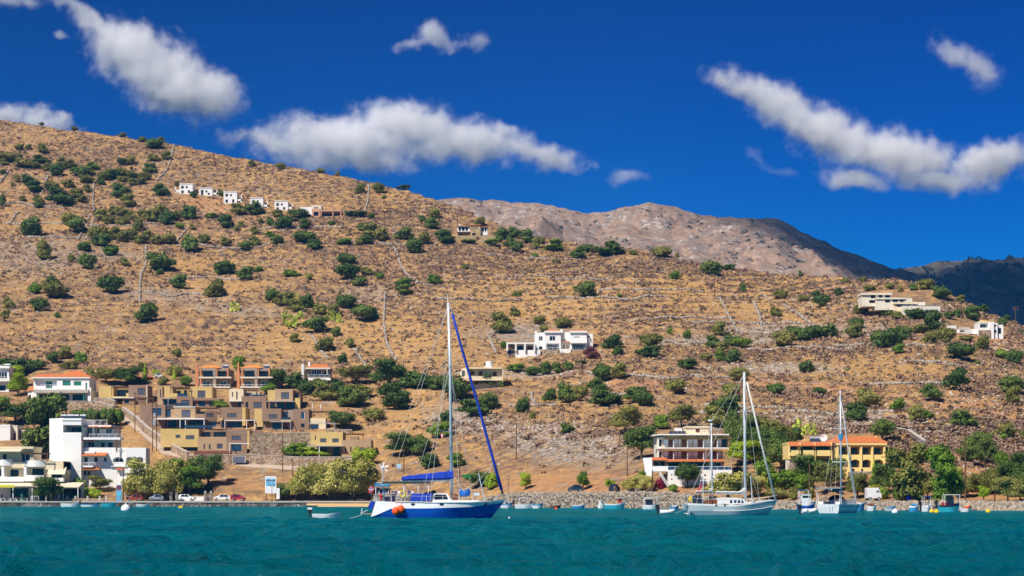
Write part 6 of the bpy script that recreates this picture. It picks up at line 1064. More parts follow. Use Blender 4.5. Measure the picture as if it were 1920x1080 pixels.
strip('shore_road', usm + usr, [lambda u: sp(u, 1.6, QZ(u) + 0.05), lambda u: sp(u, 8.0, QZ(u) + 0.13)], mat('grey_asphalt', (0.24, 0.225, 0.21), 0.9, var=0.15, scale=0.4))
strip('shore_wall', usm, [lambda u: sp(u, -1.2, -1.3), lambda u: sp(u, 0.2, QZ(u) - 0.05), lambda u: sp(u, 1.7, QZ(u) + 0.07)], GSTONE)
strip('shore_wall', usr, [lambda u: sp(u, -0.8, -1.3), lambda u: sp(u, -0.1, QZ(u) - 0.05), lambda u: sp(u, 1.7, QZ(u) + 0.07)], GSTONE)
strip('beach', list(range(575, 731, 12)), [lambda u: sp(u, -5.5 * math.sin(max(0.0, (u - 570) / 165 * 3.14)) - 0.3, -0.3), lambda u: sp(u, -2.5, 0.28), lambda u: sp(u, -0.4, 0.75)], SANDM)
def shore_stones(name, n, u0, u1, seed, dy0, label, smin, smax):
    g = np.random.default_rng(seed); u = g.uniform(u0, u1, n); t = g.random(n); Q = quay_z(u); Y = shore_y(u) + dy0 * (1 - t) + 0.3 * t + g.normal(size=n) * 0.12
    P = np.stack([(u - CXP) * Y / FPX, Y], -1); o = linkmesh(name, scatter(name, stone_t, P, -0.2 + t * (Q + 0.2), g, smin + (smax - smin) * g.random(n) ** 1.6, 0.85, 0.0), cover_mat(name, (0.13, 0.11, 0.09), (0.42, 0.345, 0.27), 1.6))
    tag(o, label, 'stones', kind='stuff')
shore_stones('shore_rubble', 9000, 940, 1345, 301, -1.3, 'piled pale rubble of the middle shore wall', 0.2, 0.7)
shore_stones('shore_rubble', 6000, 1335, 2100, 302, -0.9, 'rough grey blocks of the right quay wall', 0.2, 0.75)
shore_stones('shore_rubble', 600, 700, 960, 303, -2.2, 'rocks along the shore behind the blue yacht', 0.3, 1.1)
shore_stones('shore_rubble', 420, 250, 720, 304, -0.55, 'pale stones set in the dark left quay wall', 0.2, 0.5)

# ------------------------------------------------------------------ boats
BLUEP = mat('blue_hull_paint', (0.005, 0.078, 0.43), 0.25, var=0.10, scale=0.35, spec=0.5)
WHITEP = mat('white_gelcoat', (0.78, 0.78, 0.77), 0.3, var=0.05, scale=0.5, spec=0.5)
BLUEC = mat('blue_canvas', (0.006, 0.042, 0.38), 0.8, var=0.18, scale=1.5, bump=0.03, bscale=2.5)
LBLUEP = mat('light_blue_paint', (0.04, 0.26, 0.50), 0.4, var=0.08); PALEB = mat('pale_grey_blue_paint', (0.50, 0.585, 0.60), 0.3, var=0.06, scale=0.4, spec=0.5)
TURQ = mat('turquoise_paint', (0.03, 0.38, 0.48), 0.45, var=0.1); REDP = mat('red_paint', (0.42, 0.03, 0.02), 0.4, var=0.1); ORANGE = mat('orange_buoy', (0.85, 0.10, 0.012), 0.5, var=0.08)
YELB = mat('yellow_buoy', (0.75, 0.50, 0.02), 0.5, var=0.06); TEAK = mat('teak', (0.34, 0.22, 0.12), 0.7, var=0.2, scale=3); ALU = mat('mast_alloy', (0.62, 0.66, 0.70), 0.35, metal=0.25, var=0.05); WIRE = mat('rigging_wire', (0.62, 0.60, 0.55), 0.5, metal=0.2, var=0.05)
SAILC = mat('grey_sail_cover', (0.56, 0.55, 0.53), 0.9, var=0.1, scale=2, bump=0.03); BLACKR = mat('black_rubber', (0.018, 0.018, 0.02), 0.6, var=0.2); NAVY = mat('navy_canvas', (0.012, 0.02, 0.055), 0.8, var=0.15); GREENC = mat('green_cloth', (0.01, 0.20, 0.06), 0.8)
def shape(s, ws, bl=0.48, pw=2.1): return (1 - max(0.0, (s - bl) / (1 - bl)) ** pw) * (ws + (1 - ws) * min(1.0, s / bl) ** 0.8)
def loft(h, levels, parts, n=26, ws=0.7, deck=None, transom=None):
    """hull from edge lines; level = (list of (x, z) along the side, half beam); parts = [(name, i0, i1, material)] between levels"""
    G = []
    for pts, B, bowpow in levels:
        a = np.array(pts, float); row = []
        for i in range(n + 1): s = i / n; xx = a[0, 0] + (a[-1, 0] - a[0, 0]) * s; row.append((xx, B * shape(s, ws, 0.48, bowpow), float(np.interp(xx, a[:, 0], a[:, 1]))))
        G.append(row)
    out = []
    for nm, i0, i1, m in parts:
        mb = MB()
        for j in range(i0, i1):
            for i in range(n):
                for sg in (-1, 1):
                    q = [(G[j][i][0], sg * G[j][i][1], G[j][i][2]), (G[j][i + 1][0], sg * G[j][i + 1][1], G[j][i + 1][2]), (G[j + 1][i + 1][0], sg * G[j + 1][i + 1][1], G[j + 1][i + 1][2]), (G[j + 1][i][0], sg * G[j + 1][i][1], G[j + 1][i][2])]
                    mb.quad(*(q if sg < 0 else q[::-1]))
        out.append(h.part(nm, mb, m, None, True))
    if deck:
        mb = MB(); t = G[-1]
        for i in range(n): mb.quad((t[i][0], -t[i][1], t[i][2] - 0.04), (t[i + 1][0], -t[i + 1][1], t[i + 1][2] - 0.04), (t[i + 1][0], t[i + 1][1], t[i + 1][2] - 0.04), (t[i][0], t[i][1], t[i][2] - 0.04))
        h.part('deck', mb, deck)
    if transom:
        mb = MB(); L = [(g[0][0], -g[0][1], g[0][2]) for g in G]; R = [(g[0][0], g[0][1], g[0][2]) for g in G]; mb.quad(*(L + R[::-1])); h.part('transom', mb, transom)
    return G
class Boat(House):
    def __init__(s, name, label, cat, uc, vw, rot=0.0, group=None, Y=None, heel=0.0):
        House.__init__(s, name, label, cat, uc, vw, rot, group, Y or CAMH * FPX / (vw - YH)); s.root.location.z = 0.02; s.root.rotation_euler[1] = math.radians(heel)
    def zb(s, v): return s.z(v)
    def P(s, u, v, d=0.0): return Vector((s.x(u), d, s.z(v)))
    def px(s, pts): return [(s.x(u), s.z(v)) for u, v in pts]
    def line(s, name, a, b, r=0.012, m=None, sag=0.0):
        a, b = Vector(a), Vector(b); pts = [a + (b - a) * t - Vector((0, 0, sag * 4 * t * (1 - t))) for t in np.linspace(0, 1, 8 if sag else 2)]; return s.part(name, MB().tube(pts, r, 5), m or WIRE)
# ---- the blue yacht
h = Boat('sailing_yacht', 'large blue hulled yacht with white topsides and blue sail cover', 'sailboat', 812, 972, 2.0)
loft(h, [(h.px([(716, 985), (905, 985)]), 0.7, 2.0), (h.px([(700, 972), (800, 972.5), (921, 972)]), 1.85, 1.7), (h.px([(699, 966), (800, 962), (932, 957)]), 2.02, 1.9), (h.px([(697, 969), (707, 966), (735, 953.5), (800, 953.5), (880, 951), (944, 943)]), 2.12, 2.2), (h.px([(706, 940), (745, 941.5), (800, 943), (880, 941.5), (947, 937.5)]), 2.12, 2.3)], [('hull', 0, 3, BLUEP), ('topsides', 3, 4, WHITEP)], 34, 0.72, WHITEP, WHITEP)
h.part('rubbing_strake', MB().tube([h.P(742 + 20 * i, 941.4 + (1.3 if 2 < i < 8 else 0.3), -2.13 * shape((742 + 20 * i - 706) / 241, 0.72, 0.48, 2.3) - 0.02) for i in range(10)], 0.045, 6), GREYM)
h.part('swim_platform', MB().box(h.x(684), h.x(706), -1.3, 1.3, h.z(964.5), h.z(963)), TEAK)
for d in (-1.0, -0.3): h.part('boarding_ladder', MB().tube([h.P(678, 965, d), h.P(680, 953.5, d)], 0.03).tube([h.P(678.5, 962, d), h.P(690, 957, d)], 0.02), FRAME)
h.part('stern_cover', MB().quad(h.P(690, 952, -1.2), h.P(698, 955, -1.2), h.P(705, 942, -1.2), h.P(697, 939.5, -1.2)).quad(h.P(690, 952, 1.0), h.P(697, 939.5, 1.0), h.P(705, 942, 1.0), h.P(698, 955, 1.0)).quad(h.P(690, 952, -1.2), h.P(697, 939.5, -1.2), h.P(697, 939.5, 1), h.P(690, 952, 1)).quad(h.P(697, 939.5, -1.2), h.P(705, 942, -1.2), h.P(705, 942, 1), h.P(697, 939.5, 1)).quad(h.P(698, 955, -1.2), h.P(690, 952, -1.2), h.P(690, 952, 1), h.P(698, 955, 1)), BLUEC)
# deck house, dodger, windows
prof = [(806, 942), (812, 927), (818, 925), (838, 925.5), (847, 939), (851, 942)]; mb = MB()
for sg in (-1, 1): q = [h.P(u, v, sg * (1.35 if v > 935 else 1.15)) for u, v in prof]; mb.quad(*(q if sg < 0 else q[::-1]))
for a, b in zip(prof[:-1], prof[1:]): w0, w1 = (1.35 if a[1] > 935 else 1.15), (1.35 if b[1] > 935 else 1.15); mb.quad(h.P(*a, -w0), h.P(*a, w0), h.P(*b, w1), h.P(*b, -w1))
h.part('deck_house', mb, WHITEP); h.part('deck_house_window', MB().quad(h.P(813.5, 936.5, -1.34), h.P(840.5, 936, -1.34), h.P(836, 927.5, -1.24), h.P(815.5, 927.5, -1.24)), GLASS)
h.part('coachroof', MB().box(h.x(846), h.x(900), -1.0, 1.0, h.z(942.5), h.z(938.5)), WHITEP); h.part('dodger', MB().quad(h.P(769, 940.5, -1.75), h.P(806, 940.5, -1.6), h.P(812, 926, -1.35), h.P(773, 925.5, -1.5)).quad(h.P(773, 925.5, -1.5), h.P(812, 926, -1.35), h.P(812, 926, 1.35), h.P(773, 925.5, 1.5)).quad(h.P(806, 940.5, 1.6), h.P(769, 940.5, 1.75), h.P(773, 925.5, 1.5), h.P(812, 926, 1.35)).quad(h.P(769, 940.5, 1.75), h.P(769, 940.5, -1.75), h.P(773, 925.5, -1.5), h.P(773, 925.5, 1.5)), BLUEC)
for u in (775, 828, 910): h.part('port_light', MB().box(h.x(u) - 0.18, h.x(u + 7) - 0.18, -2.13 * shape((u + 3 - 706) / 241, 0.72, 0.48, 2.3) - 0.03, -1.0, h.z(947.5), h.z(944)), GLASS)
mt = MB().tube([h.P(847, 938), h.P(844, 700), h.P(840.5, 568)], 0.16, 10, 0.13); mast = h.part('mast', mt, ALU, None, True); h.part('masthead_antenna', MB().tube([h.P(839.5, 568), h.P(838.5, 552)], 0.025), FRAME, mast)
for v in (688, 810): h.part('spreader', MB().tube([h.P(843, v, -1.5), h.P(843.5, v), h.P(843, v, 1.5)], 0.04).tube([h.P(826, v - 1, -0.9), h.P(856, v - 1, 0.9)], 0.03), ALU, mast)
h.part('boom', MB().tube([h.P(846, 900), h.P(752, 902.5)], 0.11, 8), ALU); mb = MB(); N = 14; sec = []
for i in range(N + 1):
    t = i / N; u = 753 + 97 * t; top = 893.5 - 11.5 * t + 0.6 * math.sin(i * 2.3); bot = 901.5 - 2.5 * t; c = (top + bot) / 2; r = (bot - top) / 2 * h.k; ring = []
    for k in range(10): a = 6.283 * k / 10; ring.append(Vector((h.x(u), 0.26 * (0.75 + 0.35 * t) * math.cos(a) * (1.25 if math.sin(a) < 0 else 0.8), h.z(c) + r * math.sin(a))))
    sec.append(ring)
for i in range(N):
    for k in range(10): mb.quad(sec[i][k], sec[i][(k + 1) % 10], sec[i + 1][(k + 1) % 10], sec[i + 1][k])
mb.quad(*sec[0]); mb.quad(*sec[-1][::-1]); h.part('sail_cover', mb, BLUEC, None, True)
h.part('furled_genoa', MB().tube([h.P(848, 588), h.P(862, 640), h.P(900, 772), h.P(924, 860), h.P(940, 918)], 0.11, 8, 0.15), BLUEC, None, True); h.line('forestay', h.P(842, 570), h.P(848, 588), 0.02); h.part('furler_drum', MB().tube([h.P(940, 918), h.P(943, 927)], 0.10, 8).tube([h.P(942, 924), h.P(945, 938)], 0.03), DARKM_)
for (a, b) in (((841, 572, 0), (704, 938, 0.6)), ((841, 572, 0), (722, 938, -0.9)), ((843, 620, 0), (806, 942, -2)), ((843, 690, -1.4), (790, 943, -2)), ((843, 690, 1.4), (852, 942, 1.9)), ((842, 600, 0), (862, 941, -1.6)), ((843.5, 690, 0), (766, 940, 1.2)), ((852, 895, 0), (771, 926, -0.6)), ((846, 886, 0), (872, 925, -0.7)), ((844, 690, 0), (888, 940, 1.0))): h.line('rigging', h.P(*a), h.P(*b), 0.016)
h.line('sheet', h.P(925, 868), h.P(853, 920, -0.5), 0.02, sag=0.7); h.line('sheet', h.P(924, 866), h.P(880, 918, 0.5), 0.02, sag=1.0); h.line('halyard', h.P(752, 900), h.P(771, 925), 0.03); h.line('spinnaker_pole', h.P(897, 888, -0.8), h.P(908, 940, -1.1), 0.045, ALU)
h.part('lifelines', MB().tube([h.P(u, v, -2.0 * shape((u - 706) / 241, 0.72)) for u, v in ((712, 928), (750, 930), (800, 931), (860, 931), (910, 930), (938, 928))], 0.012, 4).tube([h.P(u, v, 2.0 * shape((u - 706) / 241, 0.72)) for u, v in ((712, 928), (750, 930), (800, 931), (860, 931), (910, 930), (938, 928))], 0.012, 4), WIRE)
for u in (712, 735, 760, 800, 830, 860, 885, 910, 930): h.part('stanchion', MB().tube([h.P(u, 943, -2.0 * shape((u - 706) / 241, 0.72)), h.P(u, 929.5, -2.0 * shape((u - 706) / 241, 0.72))], 0.02, 5), FRAME)
h.part('foredeck_bag', MB().ball(h.P(871, 926), 0.52, 0.4, 0.34, 12).ball(h.P(864, 925), 0.2, 0.3, 0.42).ball(h.P(878, 924), 0.2, 0.3, 0.4), mat('bright_blue_canvas', (0.01, 0.13, 0.52), 0.8, var=0.15), None, True); h.part('deck_gear', MB().box(h.x(850), h.x(858), -0.5, 0.4, h.z(938.5), h.z(930)).ball(h.P(853, 931), 0.3), DOORW)
h.part('gantry', MB().tube([h.P(719, 940, -0.9), h.P(719, 872, -0.9)], 0.05).tube([h.P(706, 906, -1), h.P(790, 905, -1)], 0.04).tube([h.P(720, 941, 1), h.P(720, 905, 1)], 0.04).tube([h.P(752, 941, -1.2), h.P(762, 906, -1)], 0.03), ALU)
h.part('bimini', MB().box(h.x(718), h.x(793), -1.2, 1.2, h.z(906), h.z(903.5)), mat('dark_green_canvas', (0.015, 0.05, 0.05), 0.8)); h.part('solar_panel', MB().box(h.x(704), h.x(730), -1.3, 1.3, h.z(912.5), h.z(910.5)), LBLUEP)
mb = MB(); c = h.P(719, 877.5, -1.05)
for i in range(6): a = 6.283 * i / 6 + 0.25; b = a + 0.24; mb.quad(c + Vector((math.cos(a - .5) * 0.08, 0, math.sin(a - .5) * 0.08)), c + Vector((math.cos(a) * 0.52, -0.03, math.sin(a) * 0.52)), c + Vector((math.cos(b) * 0.52, 0.03, math.sin(b) * 0.52)), c + Vector((math.cos(b + .5) * 0.08, 0, math.sin(b + .5) * 0.08)))
mb.ball(c, 0.11); mb.tube([c, c + Vector((0, 0.5, 0))], 0.07); h.part('wind_generator', mb, FRAME)
for u, v, d in ((743.5, 958.5, -2.2), (752.5, 955.5, -2.0)):
    bb = MB(); bb.ball(h.P(u, v, d), 0.37, 0.37, 0.40, 14); b_ = h.part('fender_buoy', bb, ORANGE, None, True); h.part('fender_rope', MB().tube([h.P(u, v - 6, d), h.P(u + 0.5, 941, d + 0.15)], 0.025), WIRE, b_)
ring = MB(); c = h.P(756, 927, -1.75)
for i in range(14): a0, a1 = 6.283 * i / 14, 6.283 * (i + 1) / 14; ring.tube([c + Vector((math.cos(a0) * .23, 0, math.sin(a0) * .26)), c + Vector((math.cos(a1) * .23, 0, math.sin(a1) * .26))], 0.08, 6)
h.part('life_ring', ring, YELB); h.part('outboard_motor', MB().box(h.x(712), h.x(717), -1.2, -0.8, h.z(937), h.z(928)).ball(h.P(714.5, 930, -1.0), 0.22, 0.2, 0.25), REDP); h.part('cockpit_gear', MB().box(h.x(722), h.x(731), -1.3, -0.7, h.z(940), h.z(932)).box(h.x(735), h.x(742), -1.2, -0.6, h.z(941), h.z(927)), NAVY); h.part('wicker_panel', MB().box(h.x(710), h.x(719), -1.5, -1.45, h.z(951), h.z(939.5)), TEAK)
fl = h.part('flag_staff', MB().tube([h.P(700, 941, -0.4), h.P(693, 911, -0.4)], 0.02), TEAK); RED = mat('flag_red', (0.62, 0.02, 0.03), 0.8); BLU = mat('flag_blue', (0.01, 0.02, 0.22), 0.8); WHT = mat('flag_white', (0.8, 0.8, 0.8), 0.8)
def flagpart(h, o, ex, ez, rects, parent, y0=-0.4):
    for nm, a, b, c, d, m, off in rects:
        mb = MB(); n = 5
        for i in range(n):
            t0, t1 = a + (b - a) * i / n, a + (b - a) * (i + 1) / n; w0, w1 = 0.05 * math.sin(t0 * 7), 0.05 * math.sin(t1 * 7); f = lambda t, s, w: Vector(o) + Vector(ex) * t + Vector(ez) * s + Vector((0, y0 * 0 + w - off, 0))
            mb.quad(f(t0, c, w0), f(t1, c, w1), f(t1, d, w1), f(t0, d, w0))
        h.part(nm, mb, m, parent)
flagpart(h, h.P(693, 911, -0.42), (-0.15, 0, -0.70), (0.46, 0, -0.06), [('flag_field', 0, 1, 0, 1, RED, 0), ('flag_cross', 0, 1, 0.36, 0.64, WHT, 0.006), ('flag_cross', 0.28, 0.5, 0, 1, WHT, 0.009), ('flag_cross', 0, 1, 0.43, 0.57, BLU, 0.013), ('flag_cross', 0.34, 0.44, 0, 1, BLU, 0.016)], fl)
flagpart(h, h.P(826, 812, -0.9), (0.30, 0, -0.1), (0, 0, -0.45), [('courtesy_flag', 0, 1, 0, 1, RED, 0), ('flag_cross', 0.4, 0.55, 0, 1, WHT, 0.006), ('flag_cross', 0, 1, 0.42, 0.58, WHT, 0.009)], mast)
h.part('green_cloth', MB().quad(h.P(867, 890, 0.4), h.P(886, 891, 0.4), h.P(884, 894, 0.45), h.P(867, 896, 0.4)), GREENC); h.line('mooring_line', h.P(684, 962), h.P(640, 972, 1.0), 0.018, sag=0.2); h.line('anchor_chain', h.P(946, 940), h.P(951, 957), 0.02)
# ---- the ketch
h = Boat('sailing_ketch', 'pale grey two masted ketch with grey furled sails at right of centre', 'sailboat', 1372, 966, 9.0)
G = loft(h, [(h.px([(1300, 975), (1430, 975)]), 0.6, 2.0), (h.px([(1297, 966), (1441, 966)]), 1.5, 1.7), (h.px([(1288, 958), (1370, 957), (1452, 951)]), 1.75, 1.9), (h.px([(1283, 947), (1370, 950), (1459, 939)]), 1.85, 2.3), (h.px([(1283, 944), (1370, 947), (1460, 937)]), 1.85, 2.3)], [('hull', 0, 3, PALEB), ('topsides', 3, 4, WHITEP)], 30, 0.75, WHITEP, PALEB)
h.part('rubbing_strake', MB().tube([h.P(u, v, -1.86 * shape((u - 1286) / 172, 0.75) - 0.03) for u, v in ((1330, 958), (1350, 958.2), (1375, 957.8), (1400, 956), (1425, 953.5), (1450, 949))], 0.05, 6), WHITEP)
prof = [(1340, 945), (1341, 935), (1352, 933), (1378, 933.5), (1386, 935), (1398, 943), (1425, 943), (1428, 945)]; mb = MB()
for sg in (-1, 1): q = [h.P(u, v, sg * 1.1) for u, v in prof]; mb.quad(*(q if sg < 0 else q[::-1]))
for a, b in zip(prof[:-1], prof[1:]): mb.quad(h.P(*a, -1.1), h.P(*a, 1.1), h.P(*b, 1.1), h.P(*b, -1.1))
h.part('deck_house', mb, WHITEP)
for u in (1363, 1371, 1378, 1385): h.part('deck_house_window', MB().quad(h.P(u, 943.5, -1.115), h.P(u + (5 if u < 1385 else 6), 943.5, -1.115), h.P(u + (5 if u < 1385 else 2.5), 938, -1.115), h.P(u + 0.5, 938, -1.115)), BGLASS)
for u in (1333, 1349): h.part('port_light', MB().box(h.x(u), h.x(u + 4), -1.84 * shape((u + 2 - 1283) / 177, 0.75) - 0.03, -1.0, h.z(949), h.z(946.5)), GLASS)
m1_ = h.part('mast', MB().tube([h.P(1398, 944), h.P(1397, 820), h.P(1396, 698)], 0.17, 10, 0.14), ALU, None, True); m2_ = h.part('mizzen_mast', MB().tube([h.P(1335, 944), h.P(1334, 860), h.P(1333, 788)], 0.11, 8, 0.09), ALU, None, True)
h.part('radar', MB().tube([h.P(1331, 790), h.P(1331, 787.5)], 0.25, 10), FRAME, m2_); h.part('antenna', MB().tube([h.P(1335, 790), h.P(1337, 780)], 0.02), FRAME, m2_)
for v in (770, 847): h.part('spreader', MB().tube([h.P(1380 if v > 800 else 1386, v, -0.8), h.P(1397, v), h.P(1413 if v > 800 else 1407, v, 0.8)], 0.035), ALU, m1_)
def furled(h, u0, v0, u1, v1, peak, m):
    mb = MB(); N = 12; sec = []
    for i in range(N + 1):
        t = i / N; u = u0 + (u1 - u0) * t; bot = v0 + (v1 - v0) * t; hgt = 4.0 + peak * max(0, (t - 0.72) / 0.28) ** 2 + 0.5 * math.sin(i * 1.9); r = hgt * h.k / 2; sec.append([Vector((h.x(u), 0.2 * math.cos(a), h.z(bot - hgt / 2) + r * math.sin(a))) for a in np.linspace(0, 6.283, 9)[:-1]])
    for i in range(N):
        for k in range(8): mb.quad(sec[i][k], sec[i][(k + 1) % 8], sec[i + 1][(k + 1) % 8], sec[i + 1][k])
    mb.quad(*sec[0]); mb.quad(*sec[-1][::-1]); h.part('furled_sail', mb, m, None, True)
furled(h, 1342, 925, 1398, 925.5, 10, SAILC); furled(h, 1304, 924, 1335, 924, 9, SAILC); h.part('boom', MB().tube([h.P(1398, 926.3), h.P(1341, 926)], 0.08, 6).tube([h.P(1335, 924.8), h.P(1301, 924.5)], 0.06, 6), ALU)
h.part('furled_genoa', MB().tube([h.P(1401, 716), h.P(1428, 830), h.P(1455, 934)], 0.10, 7, 0.13), SAILC, None, True)
for a, b in (((1396, 700, 0), (1286, 944, 0)), ((1396, 705, 0), (1388, 944, -1.6)), ((1397, 770, -0.8), (1382, 944, -1.7)), ((1397, 770, 0.8), (1408, 944, 1.5)), ((1396, 702, 0), (1334, 788, 0)), ((1334, 790, 0), (1322, 944, -1.3)), ((1334, 790, 0), (1300, 944, -1.2)), ((1396, 700, 0), (1420, 943, -1.2)), ((1408, 900, 0), (1408, 943, -1.3)), ((1397, 780, 0), (1352, 943, 1.2)), ((1397, 850, 0), (1430, 942, 0.9))): h.line('rigging', h.P(*a), h.P(*b), 0.016)
h.part('whisker_pole', MB().tube([h.P(1407, 943, -0.9), h.P(1404, 893, -0.9)], 0.05), ALU); h.part('wind_generator', MB().tube([h.P(1314, 944, -0.8), h.P(1314, 900, -0.8)], 0.04).box(h.x(1308), h.x(1320), -0.85, -0.82, h.z(902), h.z(900.5)).box(h.x(1313.2), h.x(1314.8), -0.86, -0.83, h.z(908), h.z(895)), FRAME)
fs = h.part('flag_staff', MB().tube([h.P(1308, 944, -0.5), h.P(1314, 912, -0.5)], 0.02), TEAK); flagpart(h, h.P(1314, 912.5, -0.52), (-0.45, 0, -0.62), (-0.12, 0, 0.32), [('flag_field', 0, 1, 0, 1, RED, 0), ('flag_canton', 0, 0.45, 0.0, 0.5, BLU, 0.006)], fs)
h.part('stern_gear', MB().box(h.x(1300), h.x(1313), -0.9, 0.6, h.z(944), h.z(935)).ball(h.P(1303, 934), 0.35).ball(h.P(1310, 932), 0.3), NAVY); h.part('cockpit_gear', MB().box(h.x(1315), h.x(1322), -1.0, 0.5, h.z(945), h.z(939)).box(h.x(1326), h.x(1331), -0.9, 0.5, h.z(945), h.z(936)).box(h.x(1333), h.x(1339), -1.0, 0.4, h.z(945), h.z(936)), DOORW); h.part('horseshoe_buoy', MB().ball(h.P(1289.5, 936, -0.9), 0.22, 0.1, 0.32), YELB)
h.part('swim_platform', MB().box(h.x(1293) - 0.6, h.x(1303) - 0.9, -0.9, 0.3, h.z(963.5), h.z(962)), WHITEP); h.part('boarding_ladder', MB().tube([h.P(1287, 946, -1.0), h.P(1284, 966, -1.0)], 0.025).tube([h.P(1290, 946, -1.0), h.P(1287, 966, -1.0)], 0.025), FRAME)
h.part('pulpit', MB().tube([h.P(u, v, -1.7 * shape((u - 1283) / 177, 0.75)) for u, v in ((1290, 934), (1330, 937), (1400, 937), (1440, 933), (1459, 928))], 0.018, 4).tube([h.P(u, v, 1.7 * shape((u - 1283) / 177, 0.75)) for u, v in ((1290, 934), (1330, 937), (1400, 937), (1440, 933), (1459, 928))], 0.018, 4), WIRE)
for u in (1290, 1310, 1400, 1420, 1440, 1456): h.part('stanchion', MB().tube([h.P(u, 945 - max(0, u - 1400) * 0.12, -1.7 * shape((u - 1283) / 177, 0.75)), h.P(u, 935, -1.7 * shape((u - 1283) / 177, 0.75))], 0.02, 4), FRAME)
h.part('transom_name', MB().tube([(G[3][0][0] - 0.03 + 0.10, -0.9 + 0.15 * i, h.z(950.5 + 0.25 * math.sin(i * 2))) for i in range(8)], 0.03, 4), DARKM_); h.line('painter', h.P(1285, 950), h.P(1262, 962, -0.5), 0.016, sag=0.15)
# ---- the white yacht seen from astern
h = Boat('sailing_yacht', 'white sloop seen from astern with dark bimini and steel arch', 'sailboat', 1553, 963, 62.0); h.c = 1.0
loft(h, [([(0.3, -0.4), (9.5, -0.4)], 0.6, 2), ([(0.15, 0.0), (10.2, 0.0)], 1.45, 1.7), ([(0.0, 0.5), (10.6, 0.5)], 1.65, 1.9), ([(-0.15, 1.15), (5, 1.1), (11, 1.3)], 1.75, 2.3)], [('hull', 0, 3, WHITEP)], 26, 0.82, WHITEP, WHITEP)
h.part('hull_stripe', MB().tube([(x, -1.72 * shape((x + .15) / 11.15, 0.82) - 0.02, 0.82) for x in np.linspace(0.4, 9.5, 12)], 0.05, 5), LBLUEP); h.part('cockpit_sole', MB().box(0.1, 3.0, -0.9, 0.9, 0.6, 0.75), TEAK); h.part('cockpit_seats', MB().box(0.3, 3.2, -1.4, -0.8, 1.0, 1.45).box(0.3, 3.2, 0.8, 1.4, 1.0, 1.45), WHITEP); h.part('coachroof', MB().box(3.2, 7.6, -1.05, 1.05, 1.0, 1.62), WHITEP)
for d in (-0.75, 0.75):
    ring = MB()
    for i in range(12): a0, a1 = 6.283 * i / 12, 6.283 * (i + 1) / 12; ring.tube([(1.0, d + math.cos(a0) * .42, 1.5 + math.sin(a0) * .42), (1.0, d + math.cos(a1) * .42, 1.5 + math.sin(a1) * .42)], 0.03, 4)
    ring.box(0.9, 1.15, d - .12, d + .12, 0.75, 1.5); h.part('steering_wheel', ring, DARKM_)
h.part('stern_arch', MB().tube([(0.0, -1.45, 1.1), (0.05, -1.5, 3.05), (0.05, 1.5, 3.05), (0.0, 1.45, 1.1)], 0.05).tube([(0.6, -1.45, 1.2), (0.5, -1.5, 3.0)], 0.04).tube([(0.6, 1.45, 1.2), (0.5, 1.5, 3.0)], 0.04), FRAME); h.part('solar_panel', MB().box(-0.3, 0.9, -1.6, 1.6, 3.08, 3.16), GREYM)
bi = MB()
for i in range(8): a, b = -1.25 + 2.5 * i / 8, -1.25 + 2.5 * (i + 1) / 8; z0, z1 = 2.75 - 0.42 * abs(a / 1.25) ** 3, 2.75 - 0.42 * abs(b / 1.25) ** 3; bi.quad((0.8, a, z0), (2.9, a, z0), (2.9, b, z1), (0.8, b, z1)); bi.quad((0.8, a, z0 - .1), (0.8, b, z1 - .1), (0.8, b, z1), (0.8, a, z0))
h.part('bimini', bi, NAVY); bi = MB()
for i in range(8): a, b = -1.1 + 2.2 * i / 8, -1.1 + 2.2 * (i + 1) / 8; z0, z1 = 2.3 - 0.55 * abs(a / 1.1) ** 2.5, 2.3 - 0.55 * abs(b / 1.1) ** 2.5; bi.quad((3.1, a, z0), (4.2, a, z0 - .55), (4.2, b, z1 - .55), (3.1, b, z1))
h.part('sprayhood', bi, NAVY); m3 = h.part('mast', MB().tube([(4.9, 0, 1.5), (4.75, 0, 8), (4.55, 0, 15.3)], 0.13, 8, 0.10), ALU, None, True); h.part('furled_genoa', MB().tube([(4.9, 0, 14.4), (7.9, 0, 7.6), (10.6, 0, 1.7)], 0.08, 7, 0.12), FRAME, None, True); h.part('mast_collar', MB().tube([(4.72, 0, 9.2), (4.7, 0, 9.9)], 0.30, 8), LBLUEP, m3)
h.part('spreader', MB().tube([(4.75, -1.1, 6.4), (4.8, 0, 6.4), (4.75, 1.1, 6.4)], 0.03).tube([(4.7, -0.9, 10.6), (4.7, 0, 10.6), (4.7, .9, 10.6)], 0.03), ALU, m3); h.part('boom', MB().tube([(4.8, 0, 2.6), (1.2, 0, 2.9)], 0.09), ALU); h.part('sail_pack', MB().tube([(4.7, 0, 2.85), (1.4, 0, 3.05)], 0.2, 8), NAVY, None, True)
for a, b in (((4.55, 0, 15.2), (0, -.8, 1.2)), ((4.55, 0, 15.2), (0, .8, 1.2)), ((4.6, 0, 15), (4.75, -1.1, 6.4)), ((4.75, -1.1, 6.4), (4.9, -1.7, 1.2)), ((4.6, 0, 15), (4.75, 1.1, 6.4)), ((4.75, 1.1, 6.4), (4.9, 1.7, 1.2))): h.line('rigging', a, b, 0.014)
h.part('boarding_gate', MB().tube([(-0.1, -0.5, 1.1), (-0.25, -0.5, 0.25)], 0.03).tube([(-0.1, -0.15, 1.1), (-0.25, -0.15, 0.25)], 0.03), FRAME); h.part('lifelines', MB().tube([(0.2, -1.55, 1.75), (5, -1.75, 1.7), (9, -0.9, 1.8), (11, 0, 1.95)], 0.014, 4).tube([(0.2, 1.55, 1.75), (5, 1.75, 1.7), (9, .9, 1.8), (11, 0, 1.95)], 0.014, 4), WIRE)
